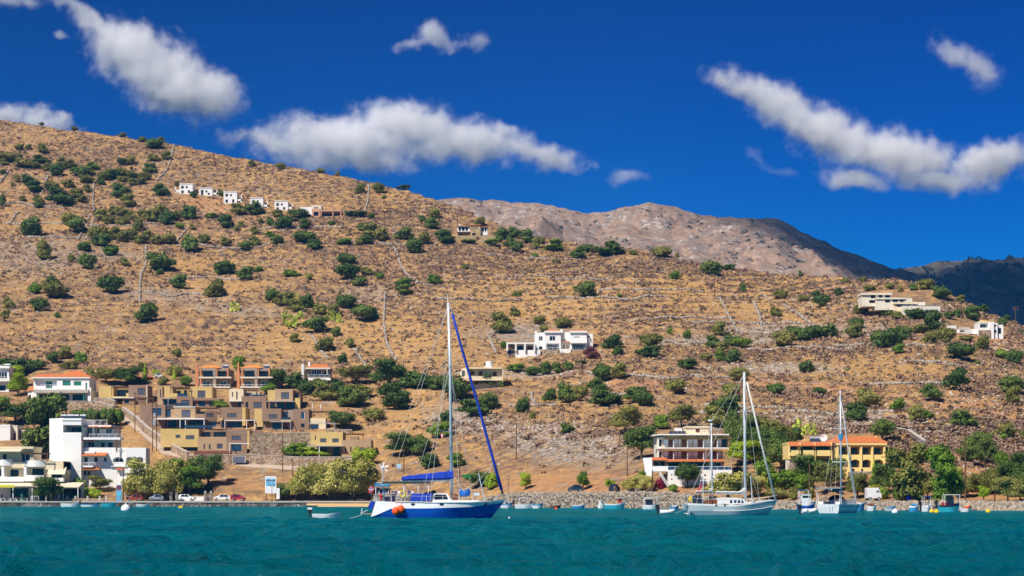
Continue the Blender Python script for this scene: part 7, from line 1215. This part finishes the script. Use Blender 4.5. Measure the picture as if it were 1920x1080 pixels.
# ---- small craft
def skiff(name, label, u, vw, Lpx, hull_m, rot=0.0, top_m=None, free=0.55, group='small boats along the shore', outboard=False, cabin=None, canopy=None, mast=None, thwarts=True, rib=False, Y=None, gear=None, wheel=None):
    b = Boat(name, label, 'boat', u, vw, rot, group, Y); b.c = 1.0; L = Lpx * b.k; B = max(0.55, L * 0.19); top_m = top_m or WHITEP
    if rib:
        mb = MB()
        for sg in (-1, 1): mb.tube([(-L * .5, sg * B, 0.3), (L * .15, sg * B, 0.32), (L * .38, sg * B * .6, 0.4), (L * .5, 0, 0.48)], 0.24, 8, 0.2)
        b.part('inflatable_tube', mb, hull_m, None, True); b.part('floor', MB().box(-L * .48, L * .3, -B * .85, B * .85, 0.05, 0.14), GREYM); b.part('transom', MB().box(-L * .47, -L * .43, -B * .8, B * .8, 0.05, 0.6), top_m)
    else:
        loft(b, [([(-L * .46, -0.25), (L * .36, -0.25)], B * .4, 2), ([(-L * .48, 0.0), (L * .42, 0.0)], B * .8, 1.7), ([(-L * .5, free * .72), (0, free * .68), (L * .485, free * .95)], B * .97, 2.1), ([(-L * .5, free), (0, free * .93), (L * .5, free * 1.35)], B, 2.3)], [('hull', 0, 2, hull_m), ('gunwale', 2, 3, top_m)], 14, 0.75, None, hull_m); b.part('floor', MB().box(-L * .45, L * .25, -B * .6, B * .6, free * .3, free * .36), top_m)
    if thwarts:
        for x in (-0.25, 0.05): b.part('thwart', MB().box(L * x - .12, L * x + .12, -B * .85, B * .85, free * .68, free * .75), TEAK)
    if outboard: o = b.part('outboard_motor', MB().box(-L * .5 - .42, -L * .5 - .02, -.16, .16, free + .05, free + .55).box(-L * .5 - .28, -L * .5 - .12, -.06, .06, -.3, free + .05), BLACKR); b.part('motor_cowl', MB().box(-L * .5 - .44, -L * .5 - .01, -.17, .17, free + .4, free + .58), outboard if outboard is not True else FRAME, o)
    if cabin:
        x0, x1, z1, m = cabin; c = b.part('cabin', MB().box(L * x0, L * x1, -B * .65, B * .65, free * .8, z1), m); b.part('cabin_window', MB().box(L * x0 + .12, L * x1 - .1, -B * .66, B * .66, z1 - .5, z1 - .16).box(L * x1 - .05, L * x1 + .01, -B * .55, B * .55, z1 - .5, z1 - .16), GLASS, c); b.part('cabin_roof', MB().box(L * x0 - .12, L * x1 + .12, -B * .72, B * .72, z1 + .002, z1 + .07), top_m, c)
    if canopy:
        x0, x1, z1, m = canopy; c = b.part('canopy', MB().box(L * x0, L * x1, -B * .8, B * .8, z1, z1 + .08), m)
        for x in (x0 + .02, x1 - .02):
            for s in (-1, 1): b.part('canopy_post', MB().tube([(L * x, s * B * .72, free * .6), (L * x, s * B * .72, z1)], 0.03, 5), FRAME, c)
    if mast: b.part('mast', MB().tube([(L * mast[0], 0, free * .5), (L * mast[0], 0, mast[1])], 0.06, 6), TEAK); b.line('stay', (L * mast[0], 0, mast[1]), (L * .48, 0, free * 1.3), 0.012); b.line('stay', (L * mast[0], 0, mast[1]), (-L * .45, 0, free), 0.012)
    if gear: b.part('deck_gear', MB().box(-L * .3, -L * .12, -B * .4, B * .4, free * .7, free + .35).ball((L * .1, 0, free + .1), 0.3, 0.3, 0.25), gear)
    return b
skiff('tender', 'white tender with outboard trailing left of the blue yacht', 613, 972, 55, WHITEP, 4, free=0.42, outboard=FRAME, group='dinghies on the water')
skiff('inflatable_dinghy', 'white inflatable dinghy with black outboard behind the ketch', 1250, 965, 28, WHITEP, 8, rib=True, outboard=BLACKR, group='dinghies on the water')
skiff('inflatable_dinghy', 'white inflatable dinghy right of a float, left of the stern-on sloop', 1522, 962.5, 16, WHITEP, 8, rib=True, thwarts=False, group='dinghies on the water'); skiff('inflatable_dinghy', 'tiny grey dinghy tip left of the sloop dinghy', 1507, 963.5, 10, WHITEP, 15, rib=True, thwarts=False, outboard=BLACKR, group='dinghies on the water')
skiff('rowing_boat', 'long white rowing boat moored at the left quay', 134, 951, 38, WHITEP, 4, free=0.75, Y=432); skiff('motor_boat', 'white and blue speedboat moored at the left quay', 170, 951.5, 36, WHITEP, 3, LBLUEP, 0.6, outboard=BLACKR, Y=430, gear=NAVY); skiff('rowing_boat', 'turquoise rowing boat moored at the left quay', 204, 951, 28, TURQ, 6, TURQ, 0.75, Y=432); skiff('rowing_boat', 'grey white punt lying at the quay below parked cars', 268, 951, 24, PALEB, 5, free=0.55, Y=432)
skiff('motor_boat', 'white motorboat with blue cover just right of the yacht bow', 950, 953, 22, WHITEP, 8, LBLUEP, 0.8, cabin=(-.2, .15, 1.3, WHITEP)); skiff('motor_boat', 'white open motorboat with light canopy at the middle shore', 984, 953.5, 38, WHITEP, 5, free=0.75, canopy=(-.3, .15, 1.9, FRAME), outboard=BLACKR); skiff('motor_boat', 'small white motorboat with black outboard at the middle shore', 1008, 953.5, 20, WHITEP, 5, LBLUEP, 0.75, outboard=BLACKR)
skiff('rowing_boat', 'low red brown boat at the foot of the rubble wall', 1042, 953, 20, DOORW, 4, DOORW, 0.5); skiff('rowing_boat', 'white rowing boat with blue rim at the middle shore', 1085, 953.5, 25, LBLUEP, 5, WHITEP, 0.62); skiff('motor_boat', 'tiny white boat with cabin left of the fishing boat', 1128, 953.5, 12, WHITEP, 30, free=0.7, cabin=(-.3, .1, 1.4, WHITEP))
skiff('fishing_boat', 'traditional white and turquoise fishing boat with wooden mast', 1153, 954.5, 40, TURQ, 4, WHITEP, 0.95, mast=(-.02, 4.0), cabin=(.15, .32, 1.9, REDP), gear=OAK); skiff('cabin_boat', 'boat with dark cabin and flat white roof at the middle shore', 1220, 955, 30, WHITEP, 6, WHITEP, 0.75, cabin=(-.3, .12, 1.7, NAVY), canopy=(-.45, .4, 1.95, FRAME)); skiff('rowing_boat', 'small pale blue rowing boat left of the ketch', 1265, 955, 15, LBLUEP, 12, WHITEP, 0.6)
skiff('motor_cruiser', 'blue hulled motor cruiser left of the stern-on sloop', 1512, 958.5, 34, BLUEP, 8, WHITEP, 1.1, cabin=(-.3, .2, 2.4, WHITEP), gear=REDP, thwarts=False, canopy=(-.45, .1, 3.0, LBLUEP)); skiff('motor_boat', 'bright blue covered boat right of the stern-on sloop', 1610, 958, 24, LBLUEP, 10, LBLUEP, 0.9, gear=WHITEP); skiff('motor_boat', 'white open boat below the parked white van', 1635, 958.5, 18, WHITEP, 8, free=0.75, gear=DOORW); skiff('rowing_boat', 'pale boat with light blue stern at the right quay', 1670, 958.5, 20, PALEB, 8, LBLUEP, 0.6)
skiff('rowing_boat', 'light blue rowing boat near the blue barrel', 1714, 959.5, 18, LBLUEP, -14, WHITEP, 0.8, gear=LBLUEP); skiff('cabin_boat', 'small white boat with blue canopy and blue flag at the right quay', 1737, 959.5, 19, WHITEP, 10, free=0.85, canopy=(-.35, .35, 2.1, mat('mid_blue_canvas', (0.03, 0.10, 0.34), 0.8)), outboard=BLACKR); skiff('striped_boat', 'larger boat with pink black striped side and white sun roof', 1779, 960.5, 42, TURQ, 4, NAVY, 0.95, cabin=(-.08, .2, 2.0, NAVY), canopy=(-.25, .48, 2.3, FRAME), gear=REDP, outboard=BLACKR); skiff('rowing_boat', 'orange and white small boat at the right quay', 1812, 960, 20, WHITEP, 6, ORANGE, 0.7)
def buoy(label, u, v, r, m, cat='buoy'):
    Y = CAMH * FPX / (v - YH); p = PT(u, v, Y); o = MB().ball((0, 0, r * .35), r, r, r * .95, 14).tube([(0, 0, r * 1.2), (0, 0, r * 1.6)], r * .15, 6).mesh('mooring_buoy', True); q = linkmesh('mooring_buoy', o, m); q.location = p; tag(q, label, cat, 'mooring buoys')
buoy('round white mooring buoy off the left quay', 236, 957.5, 0.75, WHITEP); buoy('white mooring buoy before the right quay boats', 1678, 962, 0.42, WHITEP); buoy('small white float right of the blue yacht bow', 955, 972, 0.10, WHITEP)
for u, v, lb in ((337, 952.5, 'left one of two tiny yellow floats below the parked cars'), (341, 952.5, 'right one of two tiny yellow floats below the parked cars'), (1702, 956.5, 'large yellow float beside the light blue rowing boat'), (1747, 961, 'yellow float right of the blue canopy boat'), (1756, 961.5, 'yellow float left of the striped boat'), (1853, 961, 'yellow float off the empty right quay')): buoy(lb, u, v, 0.28 if u < 1000 else 0.34, YELB)
buoy('small orange float at the middle shore', 1043, 955, 0.25, ORANGE)
# ------------------------------------------------------------------ vehicles
TYRE = mat('tyre', (0.02, 0.02, 0.02), 0.8); RIM = mat('alloy_rim', (0.45, 0.46, 0.48), 0.35, metal=0.5); CGLASS = mat('car_glass', (0.02, 0.03, 0.04), 0.06, spec=0.8); LAMPR = mat('tail_lamp', (0.35, 0.01, 0.01), 0.3); LAMPW = mat('head_lamp', (0.7, 0.7, 0.68), 0.2)
PROF = {'hatch': [(-.5, .28), (-.49, .60), (-.40, .82), (-.20, 1.0), (.10, 1.0), (.27, .72), (.47, .58), (.5, .36), (.49, .2), (-.49, .2)], 'estate': [(-.5, .3), (-.5, .62), (-.46, .92), (-.38, 1.0), (.08, 1.0), (.24, .68), (.47, .58), (.5, .34), (.49, .2), (-.49, .2)], 'van': [(-.5, .2), (-.5, .95), (-.47, 1.0), (.30, 1.0), (.42, .62), (.5, .52), (.5, .2)]}
def car(name, label, u, v, Lpx, paint, kind='hatch', rot=0.0, flip=False, height=1.45, Y=None, group='parked cars', cat='car'):
    if Y is None: Y = float(shore_y(u)) + 5.0
    k = Y / FPX; p = PT(u, v, Y); p.z = float(ground_z(p.x, p.y)) + 0.12 if v > 930 else on_hill(u, v)[0].z + 0.1; L = Lpx * k; W = 1.66; r = empty(name, p, math.radians(rot + (180 if flip else 0))); tag(r, label, cat, group); pf = PROF[kind]
    mb = MB(); n = len(pf); side = []
    for sg in (-1, 1):
        q = [(x * L, sg * W / 2 * (1.0 if z < .66 else .84), z * height) for x, z in pf]; side.append(q); mb.quad(*(q[::-1] if sg < 0 else q))
    for i in range(n): j = (i + 1) % n; mb.quad(side[0][i], side[0][j], side[1][j], side[1][i])
    b = mb.build('body', paint, r); belt, top = .64 * height, .95 * height
    wx = (-.38, -.12, .16) if kind != 'van' else (.12, .22, .36)
    for sg in (-1, 1):
        y = lambda z: sg * (W / 2 * .985 - (z / height - .64) * W * .16) * 1.0 + sg * 0.02
        for a, c in ((wx[0], wx[1] - .01), (wx[1] + .01, wx[2])):
            ta, tc = (a + (.09 if a == wx[0] else 0), c - (.0 if c != wx[2] else .10)); q = [(a * L, y(belt), belt), (c * L, y(belt), belt), (tc * L, y(top) * .93, top), (ta * L, y(top) * .93, top)]; MB().quad(*(q if sg < 0 else q[::-1])).build('side_window', CGLASS, r)
        for x in (-.31, .32):
            wh_ = MB().tube([(x * L, sg * (W / 2 - .2), .31), (x * L, sg * (W / 2 + .012), .31)], .31, 14).build('wheel', TYRE, r); MB().tube([(x * L, sg * (W / 2 - .05), .31), (x * L, sg * (W / 2 + .025), .31)], .19, 10).build('rim', RIM, wh_)
        MB().box(.475 * L, .503 * L, sg * W * .3 - .14, sg * W * .3 + .14, .46 * height, .56 * height).build('headlight', LAMPW, r); MB().box(-.503 * L, -.485 * L, sg * W * .38 - .1, sg * W * .38 + .1, .5 * height, .62 * height).build('tail_light', LAMPR, r)
    f0, f1 = (pf[4], pf[5]) if kind != 'van' else (pf[3], pf[4])
    MB().quad((f1[0] * L + .02, -W * .42, f1[1] * height + .03), (f1[0] * L + .02, W * .42, f1[1] * height + .03), (f0[0] * L + .03, W * .37, f0[1] * height - .03), (f0[0] * L + .03, -W * .37, f0[1] * height - .03)).build('windscreen', CGLASS, r)
    if kind != 'van': MB().quad((-.47 * L - .03, W * .4, .66 * height), (-.47 * L - .03, -W * .4, .66 * height), (-.40 * L - .05, -W * .36, .92 * height), (-.40 * L - .05, W * .36, .92 * height)).build('rear_window', CGLASS, r)
    return r
cw = mat('white_car_paint', (0.74, 0.74, 0.74), 0.25, spec=0.5, var=0.03); cr = mat('crimson_car_paint', (0.30, 0.012, 0.03), 0.25, spec=0.5, var=0.05); cd = mat('dark_car_paint', (0.02, 0.025, 0.04), 0.2, spec=0.6, var=0.1); cs = mat('silver_car_paint', (0.36, 0.40, 0.44), 0.3, metal=0.3, var=0.05); cb = mat('rust_red_car_paint', (0.26, 0.045, 0.02), 0.3, var=0.1); cn = mat('navy_car_paint', (0.02, 0.045, 0.075), 0.25, spec=0.5)
car('parked_car', 'white hatchback parked on the left quay beside the red car', 416, 940, 31, cw, 'hatch', 8, True); car('parked_car', 'crimson small van-like car, rightmost parked on the left quay', 447, 940, 27, cr, 'estate', -8); car('parked_car', 'white estate car left of the two white topped pillars', 351, 940, 30, cw, 'estate', -6); car('parked_car', 'silver car half hidden behind the tamarisk trunk', 293, 941, 26, cs, 'hatch', 12, True); car('parked_car', 'rust red car parked left under the tamarisk', 253, 941, 30, cb, 'hatch', 4, True)
car('parked_car', 'black car parked on the track above the quay tamarisks', 695, 884, 24, cd, 'hatch', -10, Y=float(terr_y(695, 884))); car('parked_car', 'navy pickup like car parked on the road above the rubble shore wall', 1078, 926, 27, cn, 'hatch', 4, True); car('parked_van', 'white delivery van parked behind the right quay', 1637, 942, 27, cw, 'van', 6, height=2.1, cat='van', group=None); car('parked_car', 'dark parked car under the white post right of the navy car', 1152, 926, 14, cd, 'hatch', 60)
car('parked_car', 'white car parked under the red roofed shelter above the brown houses', 297, 713, 14, cw, 'hatch', 20, Y=float(terr_y(297, 714)))
# ------------------------------------------------------------------ posts, poles, signs, walls at the road
def pole(label, u, vt, vb, cross=0, r=0.13, m=None, cat='utility pole', name='utility_pole'):
    if vb <= hill_v3(u): p, k = on_hill(u, vb)
    else: Y = float(shore_y(u)) + 3.0; k = Y / FPX; p = PT(u, vb, Y); p.z = QZ(u)
    H = (vb - vt) * k; root = empty(name, p); tag(root, label, cat, 'wooden utility poles' if cat == 'utility pole' else None); MB().tube([(0, 0, -0.8), (0, 0, H * .5), (0, 0, H)], r, 8, r * .7).build('shaft', m or WOOD, root)
    for i in range(cross):
        z = H - 0.35 - i * 0.8; c = MB().box(-0.8, 0.8, -0.06, 0.06, z - .07, z + .07).build('crossarm', m or WOOD, root)
        for x in (-.7, 0.0, .7): MB().tube([(x, 0, z + .072), (x, 0, z + .25)], 0.05, 6).build('insulator', FRAME, c)
    return p + Vector((0, 0, H))
T = {}
for key, lb, u, vt, vb, cr_ in [('a', 'tall pole at the top of the concrete ramp', 253, 735, 811, 1), ('b', 'left pole of the transformer pair beside the ramp', 286, 752, 846, 1), ('c', 'right pole of the transformer pair beside the ramp', 293.5, 757, 846, 1), ('d', 'pole before the rubble wall below the brown houses', 530, 812, 886, 0), ('e', 'pole behind the narrow taupe house with red roof', 546.5, 673, 712, 0), ('f', 'pole left of the dark trees behind the yacht stern', 757, 676, 716, 0), ('g', 'tall pole right of the white twin villa', 1127, 590, 650, 0), ('h', 'thin pole high on the right slope', 1340, 522, 562, 0), ('i', 'pole on the scree below the cream house', 968, 788, 856, 0), ('j', 'upper pole right of the scree', 1162, 803, 836, 0), ('k', 'lower pole right of the scree', 1176, 846, 894, 0), ('l', 'pole above the stone house near the ridge', 857, 396, 420, 0), ('m', 'pole with crossarm behind the red roofed villa', 158, 681, 710, 1), ('n', 'pole on the quay before the white hotel', 231, 880, 942, 0), ('o', 'pole behind the blue motor cruiser', 1518, 868, 940, 0), ('p', 'tall pole at the far right quay', 1810, 812, 944, 0), ('q', 'pole left of the balconied hotel stairs', 1223, 885, 928, 0), ('r', 'pole left of the white villa turret at far right', 1767, 582, 606, 0), ('s', 'pole above the garden wall at far right', 1802, 570, 606, 0), ('t', 'crossarmed pylon near the right photo edge', 1904, 572, 612, 2), ('u', 'sign post pole behind the yacht boom', 757, 850, 886, 0), ('v', 'pole on the quay right of the striped boat', 1865, 905, 944, 0), ('w', 'pole in front of the lowest ochre house', 364, 806, 846, 0), ('x', 'thin pole between tamarisks and rubble wall', 549, 858, 895, 0), ('y', 'pole on the bare slope behind the mast', 847, 760, 812, 0), ('z', 'pole behind the foredeck of the blue yacht', 862, 830, 892, 0)]: T[key] = pole(lb, u, vt, vb, cr_)
p0 = T['b'].copy(); tr = empty('pole_transformer', p0 + Vector((0.5, -0.2, -6.0))); tag(tr, 'grey transformer boxes hung between the paired poles by the ramp', 'transformer'); MB().box(-.3, .3, -.3, .3, 0, 1.3).build('tank', GREYM, tr); MB().box(-.25, .35, -.25, .25, 2.2, 3.0).build('switch_box', GREYM, tr); MB().tube([(-.1, 0, 1.3), (-.1, 0, 1.7)], .06).tube([(.15, 0, 1.3), (.15, 0, 1.7)], .06).build('bushing', FRAME, tr)
def cable(label, a, b, sag):
    pts = [a + (b - a) * t - Vector((0, 0, sag * 4 * t * (1 - t))) - a for t in np.linspace(0, 1, 18)]; o = MB().tube(pts, 0.022, 4, None, False).build('power_cable', BLACKR); o.location = a; tag(o, label, 'cable', 'sagging power cables')
cable('sagging cable from the ramp top pole to the transformer pair', T['a'], T['b'], 1.5); cable('cable from the transformer pair to the pole before the rubble wall', T['c'], T['d'], 3.0); cable('cable from the transformer pair down to the hotel quay pole', T['b'], T['n'], 2.5); cable('cable running left over the white hotel', T['n'], PT(-60, 855, 470), 2.0); cable('second cable running left over the white hotel roof', T['a'], PT(-60, 800, 480), 3.0); cable('cable from the rubble wall pole towards the cream house', T['d'], T['z'], 4.0)
# information billboard
Y = float(shore_y(507)) + 9.0; a = PT(497, 925, Y); b = PT(518, 893, Y); bb = empty('billboard', (a.x, Y, QZ(507))); tag(bb, 'upright white information billboard with a blue sea picture on the left quay', 'billboard'); w = b.x - a.x; z0 = a.z - QZ(507); z1 = b.z - QZ(507); MB().box(0, w, 0, .12, z0, z1).build('board', FRAME, bb); ps = MB(); n = 1
MB().box(.18, w - .18, -.012, -.002, z0 + (z1 - z0) * .42, z0 + (z1 - z0) * .86).build('printed_picture', mat('printed_sea_picture', (0.16, 0.42, 0.66), 0.5, var=0.6, scale=0.9), bb); MB().box(.2, w - .2, -.02, -.013, z0 + (z1 - z0) * .72, z0 + (z1 - z0) * .77).build('printed_coast', mat('printed_coast', (0.10, 0.09, 0.13), 0.6, var=0.5), bb); MB().box(.2, w - .3, -.012, -.002, z0 + (z1 - z0) * .905, z0 + (z1 - z0) * .93).build('printed_heading', mat('pale_blue_print', (0.45, 0.6, 0.75), 0.6), bb)
for i in range(4): MB().box(.2, w - .35 - .2 * (i % 2), -.012, -.002, z0 + (z1 - z0) * (.30 - .06 * i), z0 + (z1 - z0) * (.315 - .06 * i)).build('printed_line', mat('faint_print', (0.6, 0.66, 0.7), 0.6), bb)
for x in (.25, w - .25): MB().box(x - .09, x + .09, .121, .3, -.5, z1 * .9).build('post', WOOD, bb)
MB().box(w + .05, w + .75, .02, .1, z0 - 1.3, z0 + 1.2).build('side_panel', FRAME, bb)
# street lamps
def lamp(label, u, vt, vb):
    Y = float(shore_y(u)) + 1.5; k = Y / FPX; p = PT(u, vb, Y); p.z = QZ(u) + .05; H = (vb - vt) * k; r = empty('street_lamp', p); tag(r, label, 'street lamp', 'street lamps on the quay'); MB().tube([(0, 0, 0), (0, 0, .5), (0, 0, H)], .07, 8, .045).box(-.14, .14, -.14, .14, 0, .3).build('post', DARKM_, r)
    for s in (-1, 1): MB().tube([(0, 0, H - .3), (s * .3, 0, H - .1), (s * .3, 0, H + .02)], .03).build('arm', DARKM_, r); MB().tube([(s * .3, 0, H + .021), (s * .3, 0, H + .42)], .10, 6, .17).build('lantern', mat('lantern_glass', (0.35, 0.33, 0.28), 0.2), r); MB().tube([(s * .3, 0, H + .421), (s * .3, 0, H + .55)], .2, 6, .03).build('lantern_cap', DARKM_, r)
lamp('two armed black lamp in front of the billboard', 510, 915, 942); lamp('black lamp on the shore right of the yacht bow', 953, 897, 926)
# gate pillars and white garden wall behind the parked cars
gw = House('garden_wall', 'low white garden wall between the estate car and the white hatchback', 'wall', 378, 940, 0, Y=float(shore_y(378)) + 10.5); tag(gw.root, kind='thing'); gw.wall(355, 931, 398, 940, 0, .3, WHITE, [], 'wall'); gw.part('slope_wall', MB().quad((gw.x(345), 0, gw.z(926)), (gw.x(355), 0, gw.z(931)), (gw.x(355), 0, gw.zb(940)), (gw.x(345), 0, gw.zb(940))), WHITE)
for u, lb in ((385, 'left stone gate pillar with white ball top'), (395.5, 'right stone gate pillar with white ball top'), (321, 'stone gate post beside the tamarisk'), (331.5, 'second stone gate post left of the estate car')):
    Y = float(shore_y(u)) + 9.8; p = PT(u, 940, Y); p.z = QZ(u); k = Y / FPX; hgt = 16 * k; r = empty('gate_pillar', p); tag(r, lb, 'pillar', 'stone gate pillars'); MB().box(-.3, .3, -.3, .3, -.3, hgt).build('shaft', GSTONE, r); MB().box(-.36, .36, -.36, .36, hgt + .002, hgt + .1).build('cap', CONC, r)
    if u > 380: MB().ball((0, 0, hgt + .28), .17, n=10).build('ball_finial', FRAME, r, True)
# parasols
def parasol(label, u, vt, vb):
    p, k = on_hill(u, vb); H = (vb - vt) * k; r = empty('closed_parasol', p); tag(r, label, 'parasol', 'closed white parasols'); MB().tube([(0, 0, 0), (0, 0, H)], .035, 6).build('pole', FRAME, r); MB().tube([(0, 0, H * .3), (0, 0, H * .42), (0, 0, H * .92), (0, 0, H)], .20, 8, .06).build('folded_canopy', mat('white_canvas', (0.76, 0.74, 0.70), 0.9), r); MB().tube([(0, 0, -.3), (0, 0, .12)], .3, 10).build('base', CONC, r)
parasol('closed white parasol before the upper ochre house', 388.5, 745, 762); parasol('closed white parasol leaning by the cream slit window house', 486, 751, 767); parasol('closed white parasol on the dry ground right of the top houses', 586, 756, 769); parasol('second closed parasol right of the top houses', 601.5, 758, 770)
# signs
def board(name, label, u0, v0, u1, v1, Y, m, legs=True):
    a = PT(u0, v1, Y); b = PT(u1, v0, Y); r = empty(name, (a.x, Y, a.z)); tag(r, label, 'sign'); MB().box(0, b.x - a.x, 0, .07, 0, b.z - a.z).build('panel', m, r)
    if legs: MB().box((b.x - a.x) * .3 - .04, (b.x - a.x) * .3 + .04, .071, .15, -2.5, b.z - a.z).box((b.x - a.x) * .7 - .04, (b.x - a.x) * .7 + .04, .071, .15, -2.5, b.z - a.z).build('legs', GREYM, r)
    return r, b - a
pur = mat('purple_sign', (0.07, 0.03, 0.09), 0.5); r_, d_ = board('entrance_sign', 'purple entrance sign at the gate beside the ramp', 266, 787, 277, 799, float(terr_y(272, 800)) - 1.2, pur)
for i in range(3): MB().box(d_.x * .25, d_.x * .75, -.02, -.005, d_.z * (.3 + .2 * i), d_.z * (.36 + .2 * i)).build('printed_line', FRAME, r_)
board('road_sign', 'small pale blue road sign behind the yacht boom', 744, 870, 752, 878, float(terr_y(748, 886)), mat('sky_blue_sign', (0.35, 0.6, 0.8), 0.5)); board('notice_board', 'white notice boards beside the yellowish tamarisk at the middle shore', 1178, 914, 1190, 922, float(shore_y(1184)) + 10, mat('pale_notice', (0.6, 0.7, 0.8), 0.6)); board('notice_board', 'white notice board right of its pale neighbour at the middle shore', 1191, 913, 1201, 925, float(shore_y(1196)) + 10.4, FRAME); board('notice_board', 'pale blue notice on the rubble wall right of the yacht', 888, 924, 899, 929, float(shore_y(893)) + 3, mat('pale_notice', (0.6, 0.7, 0.8)))
r_, d_ = board('poster_board', 'colourful poster stand on the quay before the white hotel', 218, 909, 228, 941, float(shore_y(223)) + 2.5, mat('blue_poster', (0.12, 0.33, 0.55), 0.6, var=0.5, scale=1.2)); MB().box(.1, d_.x - .1, -.02, -.003, d_.z * .7, d_.z * .95).build('printed_block', mat('maroon_print', (0.18, 0.04, 0.07), 0.6, var=0.6, scale=2), r_); MB().box(.1, d_.x - .1, -.02, -.003, d_.z * .35, d_.z * .55).build('printed_block', mat('cyan_print', (0.1, 0.45, 0.62), 0.6, var=0.4, scale=2), r_)
# seaside canopy behind the yacht's stern
h = House('taverna_canopy', 'shoreside taverna under a dark canopy with blue and white chairs behind the yacht', 'taverna', 760, 926, 0, Y=float(shore_y(760)) + 6)
h.slab(702, 903.5, 806, -3, 3, mat('dark_green_roof', (0.03, 0.055, 0.05), 0.8), .35, 'canopy_roof'); h.slab(704, 908, 733, -3.6, -1, LBLUEP, .3, 'blue_valance')
for u in (706, 730, 758, 785, 804): h.post(u, 904, 930, -2.6, .14, FRAME)
for i in range(11):
    x = h.x(712 + i * 6.2); z = h.z(929); h.part('chair', MB().box(x - .22, x + .22, -2.4, -1.95, z + .45, z + .52).box(x - .22, x + .22, -1.98, -1.93, z + .52, z + 1.0).box(x - .2, x - .15, -2.36, -2.3, z, z + .45).box(x + .15, x + .2, -2.36, -2.3, z, z + .45), BLUEC if i % 2 else FRAME)
h.wall(702, 926, 812, 940, -3.4, 4, GSTONE, [], 'terrace')
# red shelter above the brown houses
h = House('car_shelter', 'flat red roofed car shelter above the brown houses', 'shelter', 272, 714, 0); h.slab(256, 707, 285, -2, 2.5, mat('red_sheet_roof', (0.36, 0.03, 0.04), 0.6), .3, 'roof'); [h.post(u, 708, 716, d, .14, WOOD) for u in (258, 283) for d in (-1.8, 2.2)]
# blue barrel on the right quay and utility bits
q = MB().tube([(0, 0, 0), (0, 0, .45), (0, 0, .9)], .33, 14).tube([(0, 0, .3), (0, 0, .34)], .35, 14).tube([(0, 0, .6), (0, 0, .64)], .35, 14).mesh('plastic_barrel', False); o = linkmesh('plastic_barrel', q, mat('cobalt_plastic', (0.008, 0.03, 0.5), 0.4)); Y = float(shore_y(1704)) + 1.2; o.location = (PT(1704, 944, Y).x, Y, QZ(1704) + .07); tag(o, 'cobalt blue plastic barrel on the right quay', 'barrel')
# ------------------------------------------------------------------ people on the left quay
def person(label, u, cloth, pose=0, H=1.72):
    Y = float(shore_y(u)) + 1.1; p = Vector(((u - CXP) * Y / FPX, Y, QZ(u) + .06)); me = bpy.data.meshes.new('person'); s = H / 1.72; st = 0.12 if pose else 0.05
    J = [(0, 0, .95), (0, 0, 1.15), (0, 0, 1.40), (0, 0, 1.50), (0, -.02, 1.62), (-.18, 0, 1.40), (-.25, -.03, 1.12), (-.24, -.12 - st, .90), (.18, 0, 1.40), (.25, .02, 1.12), (.24, -.08, .88), (-.10, 0, .90), (-.11, -st, .50), (-.11, -st * .6, .08), (-.11, -st * .6 - .16, .03), (.10, 0, .90), (.11, st, .50), (.11, st * 1.6, .08), (.11, st * 1.6 - .16, .03)]
    E = [(0, 1), (1, 2), (2, 3), (3, 4), (2, 5), (5, 6), (6, 7), (2, 8), (8, 9), (9, 10), (0, 11), (11, 12), (12, 13), (13, 14), (0, 15), (15, 16), (16, 17), (17, 18)]; R = [.15, .15, .16, .06, .11, .075, .055, .04, .075, .055, .04, .10, .07, .05, .045, .10, .07, .05, .045]
    me.from_pydata([Vector(j) * s for j in J], E, []); o = linkmesh('person', me, cloth); md = o.modifiers.new('skin', 'SKIN'); o.modifiers.new('sub', 'SUBSURF').levels = 1; o.modifiers['sub'].render_levels = 2
    if not me.skin_vertices: me.skin_vertices.new() if hasattr(me.skin_vertices, 'new') else None
    for i, r in enumerate(R): me.skin_vertices[0].data[i].radius = (r * s, r * s)
    me.skin_vertices[0].data[0].use_root = True
    o.location = p; tag(o, label, 'person', 'people on the left quay'); MB().ball((0, .01, 1.66 * s), .105, .115, .11, 10).build('hair', mat('dark_hair', (0.02, 0.014, 0.01), 0.8), o, True); MB().ball((0, -.045, 1.60 * s), .078, .08, .10, 10).build('face', mat('skin', (0.45, 0.25, 0.16), 0.6), o, True); return o
try:
    person('person in dark blue clothes standing at the left edge of the quay', 3, mat('navy_clothes', (0.02, 0.025, 0.06), 0.9)); person('person in green walking past the restaurant railing', 41, mat('green_clothes', (0.01, 0.16, 0.11), 0.9), 1); person('person in ochre clothes beside the restaurant steps', 96, mat('ochre_clothes', (0.40, 0.20, 0.03), 0.9)); person('person in black near the low stone wall of the restaurant', 106, mat('black_clothes', (0.02, 0.02, 0.02), 0.9), 1)
except Exception as e: print('PERSON', e)
for i in range(4):
    u = 12 + i * 11; Y = float(shore_y(u)) + 4.5; p = Vector(((u - CXP) * Y / FPX, Y, QZ(u) + .1)); r = empty('cafe_table', p); tag(r, ['cafe table nearest the left photo edge behind the white railing', 'second cafe table from the left behind the white railing', 'third cafe table from the left behind the white railing', 'fourth cafe table from the left behind the white railing'][i], 'table', 'cafe tables on the terrace'); MB().box(-.45, .45, -.4, .4, .72, .76).build('table_top', [DOORW, TEAK, REDP, TEAK][i], r); MB().tube([(0, 0, 0), (0, 0, .72)], .05).box(-.3, .3, -.3, .3, 0, .04).build('pedestal', DARKM_, r)
